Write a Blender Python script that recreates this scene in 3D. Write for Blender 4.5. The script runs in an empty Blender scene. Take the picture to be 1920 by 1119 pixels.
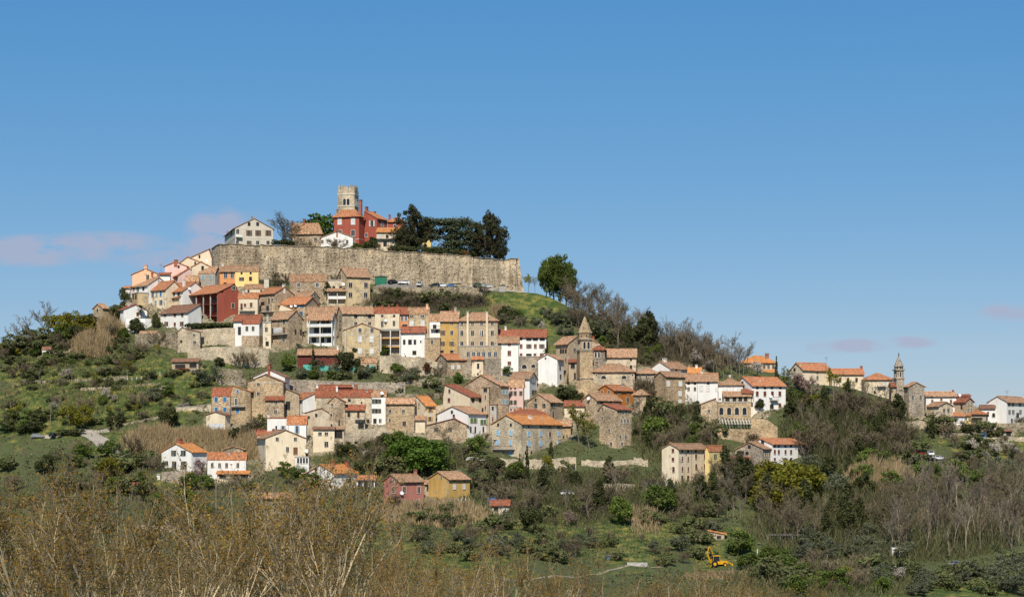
import bpy, math, random
import numpy as np
from mathutils import Vector, Matrix
R = math.radians
sc = bpy.context.scene
COL = sc.collection

# ------------------------------------------------------------------ camera, world, sun, exposure
FPX, U0, VH = 3600.0, 960.0, 850.0          # focal length in picture pixels, optical column, horizon row
cam_d = bpy.data.cameras.new('camera'); cam = bpy.data.objects.new('camera', cam_d); COL.objects.link(cam)
cam.location = (0, 0, 0); cam.rotation_euler = (R(90), 0, 0)
cam_d.sensor_width = 36; cam_d.lens = 36 * FPX / 1920; cam_d.shift_y = (VH - 559.5) / 1920
cam_d.clip_start = 1; cam_d.clip_end = 30000
sc.camera = cam
SUN_AZ, SUN_EL = R(4), R(46)                # azimuth to the left of straight behind the camera
sun_dir = Vector((-math.sin(SUN_AZ) * math.cos(SUN_EL), -math.cos(SUN_AZ) * math.cos(SUN_EL), math.sin(SUN_EL)))
W = bpy.data.worlds.new('World'); sc.world = W; W.use_nodes = True
wn, wl = W.node_tree.nodes, W.node_tree.links
wn.clear()
EXPO = 0.2; SKY_K = .935 * 2 ** -EXPO
w_out = wn.new('ShaderNodeOutputWorld'); w_bg = wn.new('ShaderNodeBackground'); w_sky = wn.new('ShaderNodeTexSky')
w_sky.sky_type = 'NISHITA'; w_sky.sun_disc = False
w_sky.sun_elevation = SUN_EL; w_sky.sun_rotation = math.atan2(sun_dir.x, sun_dir.y)
w_sky.altitude = 300; w_sky.air_density = 1.0; w_sky.dust_density = 0.0; w_sky.ozone_density = 3.0
w_bg.inputs['Strength'].default_value = 0.10
w_gam = wn.new('ShaderNodeHueSaturation'); w_gam.inputs['Saturation'].default_value = 1.35; w_gam.inputs['Hue'].default_value = 0.507; w_gam.inputs['Value'].default_value = 0.86
w_tc = wn.new('ShaderNodeTexCoord'); w_sep = wn.new('ShaderNodeSeparateXYZ')
wl.new(w_tc.outputs['Generated'], w_sep.inputs[0])
wl.new(w_sky.outputs[0], w_gam.inputs['Color'])
w_sp = wn.new('ShaderNodeSeparateColor'); w_cb = wn.new('ShaderNodeCombineColor'); wl.new(w_gam.outputs[0], w_sp.inputs[0])
def wmath(op, a, b=None, c=None):
    n = wn.new('ShaderNodeMath'); n.operation = op
    for k, val in enumerate((a, b, c)):
        if val is None: continue
        if hasattr(val, 'is_linked'): wl.new(val, n.inputs[k])
        else: n.inputs[k].default_value = val
    return n.outputs[0]
for ch_, (k_, e_) in enumerate(((1.18, .724), (1.965, .535), (3.003, .446))):      # softer gradient towards the horizon, as in the clear spring air
    wl.new(wmath('MULTIPLY', wmath('POWER', w_sp.outputs[ch_], e_), k_ * SKY_K), w_cb.inputs[ch_])
ypos = wmath('MAXIMUM', w_sep.outputs[1], 0.02)
ca = wmath('DIVIDE', w_sep.outputs[0], ypos)     # tangent of azimuth
ce = wmath('DIVIDE', w_sep.outputs[2], ypos)     # tangent of elevation
w_cmb = wn.new('ShaderNodeCombineXYZ'); wl.new(wmath('MULTIPLY', ca, 38.0), w_cmb.inputs[0]); wl.new(wmath('MULTIPLY', ce, 90.0), w_cmb.inputs[1])
w_noi = wn.new('ShaderNodeTexNoise'); w_noi.inputs['Scale'].default_value = 1.0; w_noi.inputs['Detail'].default_value = 5; w_noi.inputs['Roughness'].default_value = .55
wl.new(w_cmb.outputs[0], w_noi.inputs['Vector'])
def cloud(u, v, ru, rv, amp):
    dx = wmath('MULTIPLY', wmath('SUBTRACT', ca, (u - U0) / FPX), FPX / ru)
    dy = wmath('MULTIPLY', wmath('SUBTRACT', ce, (VH - v) / FPX), FPX / rv)
    d = wmath('ADD', wmath('MULTIPLY', dx, dx), wmath('MULTIPLY', dy, dy))
    return wmath('MULTIPLY', wmath('MAXIMUM', wmath('SUBTRACT', 1.0, d), 0.0), amp)
msk = None
for c in ((60, 470, 130, 34, 1.5), (190, 462, 160, 32, .95), (300, 478, 120, 30, .95), (408, 440, 70, 60, 1.45), (-260, 480, 260, 40, .9), (1608, 648, 70, 15, 1.5), (1705, 642, 58, 14, 1.2),
          (1545, 652, 40, 14, .6), (1885, 587, 60, 20, .9), (2150, 600, 220, 30, .8), (470, 440, 70, 50, .4)):
    k = cloud(*c); msk = k if msk is None else wmath('MAXIMUM', msk, k)
cfac = wmath('MULTIPLY', msk, wmath('MULTIPLY_ADD', w_noi.outputs['Fac'], 4.2, -1.35))
w_cl = wn.new('ShaderNodeClamp'); wl.new(cfac, w_cl.inputs['Value']); w_cl.inputs['Max'].default_value = 0.78
w_mix = wn.new('ShaderNodeMix'); w_mix.data_type = 'RGBA'
wl.new(w_cl.outputs[0], w_mix.inputs['Factor']); wl.new(w_cb.outputs[0], w_mix.inputs['A'])
w_mix.inputs['B'].default_value = (4.35 * SKY_K, 4.7 * SKY_K, 6.2 * SKY_K, 1)
wl.new(w_mix.outputs['Result'], w_bg.inputs['Color']); wl.new(w_bg.outputs[0], w_out.inputs[0])
sun_d = bpy.data.lights.new('sun', 'SUN'); sun_d.energy = 4.7; sun_d.angle = R(.53); sun_d.color = (1, .935, .83)
sun = bpy.data.objects.new('sun', sun_d); COL.objects.link(sun)
sun.rotation_euler = (-sun_dir).to_track_quat('-Z', 'Y').to_euler()
vs = sc.view_settings; vs.view_transform = 'Standard'; vs.look = 'None'; vs.gamma = 1; vs.exposure = EXPO; vs.use_curve_mapping = False
sc.cycles.max_bounces = 5; sc.cycles.diffuse_bounces = 2; sc.cycles.transparent_max_bounces = 4

# ------------------------------------------------------------------ materials
def new_mat(name):
    m = bpy.data.materials.new(name); m.use_nodes = True
    nt = m.node_tree; nt.nodes.clear()
    out = nt.nodes.new('ShaderNodeOutputMaterial'); b = nt.nodes.new('ShaderNodeBsdfPrincipled')
    nt.links.new(b.outputs[0], out.inputs[0])
    b.inputs['Roughness'].default_value = .9; b.inputs['Specular IOR Level'].default_value = .25
    return m, nt, b
def nd(nt, t, **kw):
    n = nt.nodes.new('ShaderNode' + t)
    for k, v in kw.items():
        if k in n.inputs.keys(): n.inputs[k].default_value = v
        else: setattr(n, k, v)
    return n
def ramp(nt, fac, stops, interp='LINEAR'):
    r = nt.nodes.new('ShaderNodeValToRGB'); r.color_ramp.interpolation = interp
    el = r.color_ramp.elements
    while len(el) < len(stops): el.new(.5)
    for e, (p, c) in zip(el, stops): e.position = p; e.color = (*c, 1) if len(c) == 3 else c
    nt.links.new(fac, r.inputs[0]); return r.outputs[0]
def mixc(nt, mode, fac, a, b):
    m = nt.nodes.new('ShaderNodeMix'); m.data_type = 'RGBA'; m.blend_type = mode
    for sock, val in ((m.inputs['Factor'], fac), (m.inputs['A'], a), (m.inputs['B'], b)):
        if hasattr(val, 'is_linked'): nt.links.new(val, sock)
        else: sock.default_value = val if not isinstance(val, tuple) else (*val, 1)
    return m.outputs['Result']
def pos(nt, scale=(1, 1, 1)):
    g = nd(nt, 'NewGeometry'); mp = nd(nt, 'Mapping'); mp.inputs['Scale'].default_value = scale
    nt.links.new(g.outputs['Position'], mp.inputs[0]); return mp.outputs[0]
def noise(nt, vec, scale, detail=3, rough=.55):
    n = nd(nt, 'TexNoise', Scale=scale, Detail=detail, Roughness=rough); nt.links.new(vec, n.inputs['Vector']); return n.outputs['Fac']
def vary(nt, col, amount=.16):
    oi = nd(nt, 'ObjectInfo'); mr = nd(nt, 'MapRange'); mr.inputs['To Min'].default_value = 1 - amount; mr.inputs['To Max'].default_value = 1 + amount * .6
    nt.links.new(oi.outputs['Random'], mr.inputs[0])
    h = nd(nt, 'HueSaturation'); nt.links.new(mr.outputs[0], h.inputs['Value']); nt.links.new(col, h.inputs['Color']); return h.outputs[0]
def bump(nt, b, h, strength=.4, dist=.1):
    n = nd(nt, 'Bump', Strength=strength, Distance=dist); nt.links.new(h, n.inputs['Height']); nt.links.new(n.outputs[0], b.inputs['Normal'])
MAT = {}
def plaster(name, c, dirt=.35, peel=0.0):
    m, nt, b = new_mat(name); c = tuple(c)
    d = tuple(x * k for x, k in zip(c, (.68, .62, .54)))
    n1 = noise(nt, pos(nt, (1, 1, .35)), .55, 5, .65)
    f = ramp(nt, n1, ((.42, (0, 0, 0)), (.72, (dirt * 1.6,) * 3)))
    col = mixc(nt, 'MIX', f, c, d)
    n2 = noise(nt, pos(nt, (1, 1, .12)), 2.2, 3, .6)
    col = mixc(nt, 'MULTIPLY', 1.0, col, ramp(nt, n2, ((.3, (.90, .89, .875)), (.5, (1, 1, 1)))))
    if peel:                                             # render fallen off in patches, rubble showing
        v = nd(nt, 'TexVoronoi', Scale=2.4); nt.links.new(pos(nt, (1, 1, 1.5)), v.inputs['Vector'])
        sp = nd(nt, 'SeparateColor'); nt.links.new(v.outputs['Color'], sp.inputs[0])
        rub = ramp(nt, sp.outputs[0], ((0, (.20, .15, .09)), (.5, (.42, .33, .21)), (1, (.55, .45, .31))))
        col = mixc(nt, 'MIX', ramp(nt, noise(nt, pos(nt, (1, 1, .8)), .42, 6, .7), ((.60 - peel, (0, 0, 0)), (.64 - peel, (.9, .9, .9)))), col, rub)
    nt.links.new(vary(nt, col, .08), b.inputs['Base Color'])
    bump(nt, b, noise(nt, pos(nt), 3.5, 3), .25, .06); MAT[name] = m
def stone(name, cs, scale=2.4, dark=.45, hole=0.0):
    m, nt, b = new_mat(name)
    p = pos(nt, (1, 1, 1.5))
    v = nd(nt, 'TexVoronoi', Scale=scale); nt.links.new(p, v.inputs['Vector'])
    sp = nd(nt, 'SeparateColor'); nt.links.new(v.outputs['Color'], sp.inputs[0])
    k = len(cs) - 1
    col = ramp(nt, sp.outputs[0], tuple((i / k, c) for i, c in enumerate(cs)))
    e = nd(nt, 'TexVoronoi', Scale=scale, feature='DISTANCE_TO_EDGE'); nt.links.new(p, e.inputs['Vector'])
    col = mixc(nt, 'MULTIPLY', 1.0, col, ramp(nt, e.outputs['Distance'], ((0.0, (dark,) * 3), (.10, (1, 1, 1)))))
    big = noise(nt, pos(nt, (1, 1, .6)), .22, 5, .62)
    col = mixc(nt, 'MULTIPLY', 1.0, col, ramp(nt, big, ((.3, (.55, .53, .50)), (.5, (.95, .94, .92)), (.68, (1.28, 1.22, 1.12)))))
    if hole:                                             # weather streaks, coursing and dark spots painting the shade of putlog holes
        col = mixc(nt, 'MULTIPLY', 1.0, col, ramp(nt, noise(nt, pos(nt, (1, 1, .07)), .9, 4, .6), ((.32, (.62, .60, .57)), (.55, (1.04, 1.03, 1.0)))))
        col = mixc(nt, 'MULTIPLY', 1.0, col, ramp(nt, noise(nt, pos(nt, (.12, .12, 2.2)), 1.0, 3, .6), ((.36, (.80, .78, .75)), (.55, (1.05, 1.04, 1.02)))))
        v2 = nd(nt, 'TexVoronoi', Scale=.62); nt.links.new(pos(nt, (1, 1, 1)), v2.inputs['Vector'])
        col = mixc(nt, 'MULTIPLY', hole, col, ramp(nt, v2.outputs['Distance'], ((.12, (.12, .1, .08)), (.2, (1, 1, 1)))))
    nt.links.new(vary(nt, col, .10), b.inputs['Base Color'])
    bump(nt, b, e.outputs['Distance'], .8, .12); MAT[name] = m
def rooft(name, cs, patch=((.30, .24, .15), .35)):
    m, nt, b = new_mat(name)
    uv = nd(nt, 'UVMap'); mp = nd(nt, 'Mapping'); mp.inputs['Scale'].default_value = (3.2, 2.4, 1); nt.links.new(uv.outputs[0], mp.inputs[0])
    fl = nd(nt, 'VectorMath', operation='FLOOR'); nt.links.new(mp.outputs[0], fl.inputs[0])
    wh = nd(nt, 'TexWhiteNoise'); nt.links.new(fl.outputs[0], wh.inputs['Vector'])
    k = len(cs) - 1
    col = ramp(nt, wh.outputs['Value'], tuple((i / k, c) for i, c in enumerate(cs)))
    n1 = noise(nt, pos(nt), .5, 5, .7)
    col = mixc(nt, 'MIX', ramp(nt, n1, ((.48, (0, 0, 0)), (.66, (patch[1] * 2,) * 3))), col, patch[0])
    n2 = noise(nt, pos(nt), 1.6, 3, .6)
    col = mixc(nt, 'MULTIPLY', 1.0, col, ramp(nt, n2, ((.32, (.62, .58, .54)), (.6, (1.12, 1.1, 1.08)))))
    nt.links.new(vary(nt, col, .15), b.inputs['Base Color'])
    sx = nd(nt, 'SeparateXYZ'); nt.links.new(uv.outputs[0], sx.inputs[0])
    s = nd(nt, 'Math', operation='SINE'); mu = nd(nt, 'Math', operation='MULTIPLY'); mu.inputs[1].default_value = 20.1
    nt.links.new(sx.outputs[0], mu.inputs[0]); nt.links.new(mu.outputs[0], s.inputs[0])
    bump(nt, b, s.outputs[0], .55, .06); MAT[name] = m
def plain(name, c, rough=.8, metal=0.0, var=.1, nz=.12):
    m, nt, b = new_mat(name)
    n1 = noise(nt, pos(nt), 1.7, 4)
    col = mixc(nt, 'MULTIPLY', 1.0, tuple(c), ramp(nt, n1, ((.3, (1 - nz * 2,) * 3), (.65, (1 + nz * .5,) * 3))))
    nt.links.new(vary(nt, col, var), b.inputs['Base Color'])
    b.inputs['Roughness'].default_value = rough; b.inputs['Metallic'].default_value = metal; MAT[name] = m
def leafm(name, stops, trans=.25, var=.3):
    m, nt, b = new_mat(name)
    g = nd(nt, 'NewGeometry'); k = len(stops) - 1
    col = ramp(nt, g.outputs['Random Per Island'], tuple((i / k, c) for i, c in enumerate(stops)))
    col = vary(nt, col, var)
    nt.links.new(col, b.inputs['Base Color']); b.inputs['Roughness'].default_value = .7
    t = nd(nt, 'BsdfTranslucent'); nt.links.new(col, t.inputs[0])
    mx = nd(nt, 'MixShader', Fac=trans); nt.links.new(b.outputs[0], mx.inputs[1]); nt.links.new(t.outputs[0], mx.inputs[2])
    out = [n for n in nt.nodes if n.type == 'OUTPUT_MATERIAL'][0]; nt.links.new(mx.outputs[0], out.inputs[0]); MAT[name] = m

plaster('white', (.80, .77, .71), .22); plaster('cream', (.74, .62, .44), .35, .02); plaster('beige', (.62, .52, .38), .45, .08); plaster('grey', (.42, .39, .34), .5, .05)
plaster('peach', (.78, .47, .29), .2); plaster('pink', (.72, .50, .43), .3); plaster('orange', (.66, .29, .12), .3); plaster('yellow', (.80, .60, .24), .2)
plaster('ochre', (.58, .37, .12), .5, .06); plaster('red', (.37, .095, .06), .3); plaster('rust', (.46, .17, .04), .3); plaster('rose', (.42, .17, .13), .4); plaster('brown', (.44, .34, .23), .5, .12)
plaster('tan', (.60, .46, .26), .45, .12)
stone('stone', ((.24, .165, .10), (.48, .36, .235), (.64, .51, .355), (.37, .27, .175)))
plaster('ivory', (.63, .56, .45), .3)
plain('twig_gold', (.21, .16, .095), var=.35); plain('track', (.25, .205, .145))
stone('stone_pale', ((.38, .30, .20), (.58, .48, .34), (.68, .58, .43), (.46, .37, .25)))
stone('stone_grey', ((.18, .145, .11), (.38, .32, .25), (.48, .41, .32), (.28, .23, .175)))
stone('stone_gold', ((.30, .20, .11), (.50, .365, .22), (.62, .475, .30), (.40, .285, .165)))
stone('town_wall', ((.25, .19, .125), (.52, .42, .30), (.68, .575, .43), (.42, .335, .235)), 2.5, .42, .85)
stone('rubble', ((.15, .12, .08), (.34, .28, .19), (.45, .38, .27), (.24, .19, .13)), 2.0)
rooft('tile_old', ((.24, .12, .065), (.37, .20, .11), (.48, .30, .18), (.29, .155, .085)), ((.30, .21, .13), .45))
rooft('tile_pale', ((.27, .125, .065), (.44, .235, .125), (.56, .36, .22), (.33, .165, .085)), ((.36, .25, .155), .42))
rooft('tile_orange', ((.34, .12, .052), (.46, .175, .075), (.54, .24, .115), (.38, .14, .06)), ((.34, .20, .115), .38))
rooft('tile_bright', ((.50, .18, .055), (.60, .235, .07), (.66, .30, .10), (.53, .20, .06)), ((.46, .24, .11), .3))
rooft('tile_red', ((.22, .07, .038), (.32, .10, .052), (.38, .14, .075), (.26, .08, .042)), ((.22, .11, .07), .38))
rooft('tile_brown', ((.20, .095, .06), (.27, .13, .08), (.30, .16, .10), (.23, .11, .07)), ((.22, .14, .09), .3))
plain('glass', (.025, .028, .032), .12); plain('glass_blue', (.055, .075, .10), .1); plain('shade_paint', (.03, .026, .022), .9)  # the last colour paints the inner shade of open doorways and bays
plain('trim', (.62, .55, .44)); plain('trim_white', (.78, .75, .69)); plain('dark_wood', (.085, .05, .035)); plain('maroon', (.14, .035, .025)); plain('brown_wood', (.17, .085, .045))
plain('sh_white', (.66, .66, .64)); plain('sh_blue', (.30, .50, .68)); plain('sh_teal', (.22, .36, .40)); plain('sh_deep', (.02, .16, .36)); plain('sh_green', (.03, .055, .04)); plain('sh_lime', (.30, .48, .20)); plain('sh_yellow', (.60, .30, .05))
plain('brick', (.34, .11, .06)); plain('metal_dark', (.06, .06, .06), .5); plain('metal_grey', (.30, .30, .30), .45, .4); plain('concrete', (.42, .39, .34)); plain('asphalt', (.20, .18, .155)); plain('gravel', (.38, .33, .26)); plain('bare_earth', (.40, .20, .10))
plain('car_white', (.75, .75, .75), .25); plain('car_dark', (.02, .022, .025), .25); plain('car_blue', (.05, .14, .30), .25); plain('car_silver', (.35, .37, .39), .25, .3); plain('car_red', (.30, .02, .02), .25); plain('car_green', (.05, .10, .06), .3); plain('car_tan', (.40, .32, .18), .3)
plain('tyre', (.012, .012, .012)); plain('machine_yellow', (.72, .38, .02), .4); plain('tarp_blue', (.03, .20, .55), .5); plain('green_net', (.02, .17, .10), .7); plain('aqua', (.10, .42, .33), .7); plain('plough_red', (.50, .06, .03), .6); plain('dish', (.75, .74, .72), .4)
plain('bark', (.17, .135, .10)); plain('bark_pale', (.25, .205, .145)); plain('bark_dark', (.07, .05, .035)); plain('bark_yellow', (.52, .41, .25), var=.3)
plain('twig', (.19, .148, .086), var=.35); plain('twig_red', (.15, .10, .075), var=.25); plain('twig_grey', (.21, .17, .12), var=.3)
leafm('leaf_green', ((.065, .10, .016), (.125, .17, .028), (.095, .135, .022), (.18, .205, .04)))
leafm('leaf_bright', ((.05, .10, .010), (.10, .165, .018), (.075, .13, .014), (.14, .20, .026)))
leafm('leaf_yellow', ((.16, .16, .015), (.26, .24, .02), (.22, .21, .02), (.34, .30, .03)))
leafm('leaf_gold', ((.17, .165, .017), (.29, .25, .025), (.12, .13, .018), (.35, .30, .034)), .42)
leafm('leaf_dark', ((.034, .046, .013), (.07, .082, .023), (.115, .11, .038), (.048, .06, .017)), .18)
leafm('leaf_conifer', ((.016, .024, .008), (.04, .044, .015), (.075, .06, .026), (.024, .033, .011)), .1)
leafm('leaf_cedar', ((.05, .066, .03), (.095, .115, .055), (.13, .15, .075), (.06, .078, .036)), .15)
leafm('leaf_olive', ((.085, .095, .045), (.14, .15, .08), (.19, .195, .115), (.06, .07, .03)), .22)
leafm('leaf_blossom', ((.52, .45, .38), (.66, .60, .52), (.40, .36, .24), (.58, .47, .43)), .3)
leafm('leaf_pink', ((.36, .23, .20), (.46, .31, .27), (.28, .19, .14), (.42, .30, .26)), .3)
leafm('leaf_russet', ((.15, .055, .025), (.22, .085, .03), (.12, .05, .02), (.19, .10, .035)))
leafm('leaf_bud', ((.26, .12, .018), (.40, .22, .03), (.14, .11, .022), (.34, .22, .04)), .4, .3)
leafm('leaf_scrub', ((.15, .145, .055), (.11, .145, .04), (.20, .17, .08), (.09, .13, .032)), .25)
leafm('leaf_reed', ((.27, .19, .095), (.36, .26, .135), (.43, .32, .18), (.20, .145, .07)), .2, .15)
leafm('leaf_dry', ((.13, .115, .05), (.18, .15, .075), (.095, .105, .036), (.11, .13, .04)), .2)
leafm('twig_brush', ((.12, .095, .055), (.17, .135, .085), (.10, .085, .045), (.20, .16, .105)), .15)
leafm('leaf_grass', ((.06, .11, .02), (.10, .16, .03), (.15, .19, .045), (.20, .19, .07)), .25)

# ------------------------------------------------------------------ mesh helpers
def link_mesh(name, verts, faces, mat, parent=None, loc=None, rotz=None, smooth=False, uvs=None):
    me = bpy.data.meshes.new(name); me.from_pydata(verts, [], faces)
    if mat is not None:
        for mm in (mat if isinstance(mat, (list, tuple)) else [mat]): me.materials.append(MAT[mm] if isinstance(mm, str) else mm)
    if uvs is not None:
        l = me.uv_layers.new(name='UVMap'); l.data.foreach_set('uv', np.asarray(uvs, dtype=np.float32).ravel())
    if smooth: me.polygons.foreach_set('use_smooth', [True] * len(me.polygons))
    me.update()
    return put(name, me, parent, loc, rotz)
def put(name, me, parent=None, loc=None, rotz=None):
    o = bpy.data.objects.new(name, me); COL.objects.link(o)
    if parent is not None: o.parent = parent
    if loc is not None: o.location = loc
    if rotz is not None: o.rotation_euler = (0, 0, rotz)
    return o
def tag(o, label=None, cat=None, group=None, kind=None):
    if label: o['label'] = label
    if cat: o['category'] = cat
    if group: o['group'] = group
    if kind: o['kind'] = kind
    return o
def empty(name, loc, rotz=0):
    o = bpy.data.objects.new(name, None); COL.objects.link(o); o.empty_display_size = .5
    o.location = loc; o.rotation_euler = (0, 0, rotz); return o
class MB:
    def __init__(s): s.v = []; s.f = []
    def box(s, x0, x1, y0, y1, z0, z1):
        b = len(s.v)
        s.v += [(x0, y0, z0), (x1, y0, z0), (x1, y1, z0), (x0, y1, z0), (x0, y0, z1), (x1, y0, z1), (x1, y1, z1), (x0, y1, z1)]
        s.f += [tuple(b + i for i in q) for q in ((3, 2, 1, 0), (4, 5, 6, 7), (0, 1, 5, 4), (1, 2, 6, 5), (2, 3, 7, 6), (3, 0, 4, 7))]; return s
    def frus(s, cx, cy, z0, z1, r0, r1, n=8, rot=0.0, cap=True):
        b = len(s.v)
        for z, r in ((z0, r0), (z1, r1)):
            for i in range(n):
                a = rot + 2 * math.pi * i / n; s.v.append((cx + r * math.cos(a), cy + r * math.sin(a), z))
        for i in range(n): s.f.append((b + i, b + (i + 1) % n, b + n + (i + 1) % n, b + n + i))
        if cap: s.f.append(tuple(b + n + i for i in range(n))); s.f.append(tuple(b + n - 1 - i for i in range(n)))
        return s
    def prism(s, prof, axis, t0, t1):
        """profile of (h, z) points extruded along the other horizontal axis"""
        b = len(s.v); n = len(prof)
        for t in (t0, t1):
            for h, z in prof: s.v.append((h, t, z) if axis == 'y' else (t, h, z))
        for i in range(n):
            j = (i + 1) % n; s.f.append((b + i, b + j, b + n + j, b + n + i))
        s.f.append(tuple(range(b + n - 1, b - 1, -1))); s.f.append(tuple(range(b + n, b + 2 * n))); return s
    def bar(s, p, q, r):
        p, q = Vector(p), Vector(q); d = (q - p).normalized()
        a = d.orthogonal().normalized(); c = d.cross(a); b = len(s.v)
        for e in (p, q):
            for k in range(4):
                t = math.pi / 4 + k * math.pi / 2; s.v.append(tuple(e + a * r * math.cos(t) + c * r * math.sin(t)))
        for i in range(4): s.f.append((b + i, b + (i + 1) % 4, b + 4 + (i + 1) % 4, b + 4 + i))
        s.f += [(b + 3, b + 2, b + 1, b), (b + 4, b + 5, b + 6, b + 7)]; return s
    def build(s, name, mat, parent=None, loc=None, rotz=None, smooth=False): return link_mesh(name, s.v, s.f, mat, parent, loc, rotz, smooth)

# ------------------------------------------------------------------ the hill as a function
_Fv = np.array([300, 440, 520, 600, 700, 800, 900, 1000, 1060, 1119, 1150, 1186, 1210, 1270, 1330, 1500, 2400], float)
_Fy = np.array([790, 732, 702, 676, 641, 605, 563, 508, 470, 425, 375, 300, 200, 120, 60, 25, 5], float)
_vv = np.arange(300, 2400, 4.0); _ff = np.interp(_vv, _Fv, _Fy)
_k = np.ones(9) / 9; _ff[4:-4] = np.convolve(_ff, _k, 'valid')
_Su = np.array([-2500, -300, 0, 60, 100, 170, 230, 330, 400, 600, 800, 975, 1020, 1100, 1160, 1250, 1330, 1400, 1480, 1560, 1700, 1800, 1920, 2200, 4500], float)
_Sv = np.array([900, 715, 652, 640, 617, 600, 568, 525, 522, 529, 536, 545, 556, 586, 606, 646, 664, 690, 708, 724, 748, 760, 768, 800, 900], float)
_uu = np.arange(-2500, 4500, 6.0); _ss = np.interp(_uu, _Su, _Sv); _ss[5:-5] = np.convolve(_ss, np.ones(11) / 11, 'valid')
def q30(u): return 30 * np.clip((np.asarray(u, float) - 800) / 960, -1.4, 1.4) ** 2
def depth(u, v): return float(np.interp(v, _vv, _ff) + q30(u))
def gp(u, v, Y=None):
    """picture column/row -> point of the hillside"""
    Y = depth(u, v) if Y is None else Y
    return Vector(((u - U0) / FPX * Y, Y, (VH - v) / FPX * Y))
_rs = np.random.RandomState(5)
_wv = [(_rs.uniform(-1, 1), _rs.uniform(-1, 1), _rs.uniform(0, 6.3)) for _ in range(14)]
def relief(x, y):
    s = 0
    for i, (a, b, c) in enumerate(_wv):
        fq = .035 * 1.28 ** i; s = s + np.sin((a * x + b * y) * fq * 6.3 + c) * (.55 / 1.22 ** i)
    return s * .55
def zhill(x, y):
    x = np.asarray(x, float); y = np.asarray(y, float); ys = np.maximum(y, 4.0)
    u = np.clip(U0 + FPX * x / ys, -2490, 4490)
    S = np.interp(u, _uu, _ss); q = q30(u)
    Yc = np.interp(S, _vv, _ff) + q; zc = (VH - S) / FPX * Yc
    v = np.interp(-(ys - q), -_ff, _vv)
    z = (VH - v) / FPX * ys
    d = np.maximum(ys - Yc, 0)
    zb = zc - .55 * d * d / (d + 45)
    z = np.where(ys > Yc, zb, z)
    far = np.clip((np.abs(x) - 420) / 900, 0, 1); z = z * (1 - far) + (-42) * far
    z = np.maximum(z, -46)
    z = np.where(y < 30, -3.2 - 1.5 * np.clip(np.abs(x) / 60, 0, 4), z)
    return z
FOOT = []     # (ox, oy, ux, uy, wx, wy, b, a, zbase)
def in_foot(x, y, m=0.3):
    for (ox, oy, ux, uy, wx, wy, b, a, zb) in FOOT:
        dx, dy = x - ox, y - oy; s = dx * ux + dy * uy; t = dx * wx + dy * wy
        if -m < s < b + m and -m < t < a + m: return True
    return False
def zground(x, y):
    """height of the finished ground sheet (hill + relief, cut level under houses)"""
    z = zhill(x, y) + np.where(np.asarray(y) > 40, relief(x, y), 0) * np.clip((np.asarray(y, float) - 40) / 60, 0, 1)
    for (ox, oy, ux, uy, wx, wy, b, a, zb) in FOOT:
        dx, dy = x - ox, y - oy; s = dx * ux + dy * uy; t = dx * wx + dy * wy
        ins = (s > -.4) & (s < b + .4) & (t > -.4) & (t < a + .4)
        z = np.where(ins, np.minimum(z, zb - .4), z)
    return z
def zg(x, y): return float(zground(np.float64(x), np.float64(y)))
# plateau of the old town, behind the town wall
PLAT_U = np.array([380, 415, 563, 700, 747, 847, 888, 940, 975], float); PLAT_V = np.array([462, 459, 461.5, 468.5, 472, 478, 482, 487, 489], float)
WY = 14.0                                    # the rampart and everything on its plateau stand this much farther back
def zplat(x, Y=711.0):
    v = float(np.interp(U0 + FPX * x / Y, PLAT_U, PLAT_V)); return (VH - v) / FPX * Y - 1.1
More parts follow.
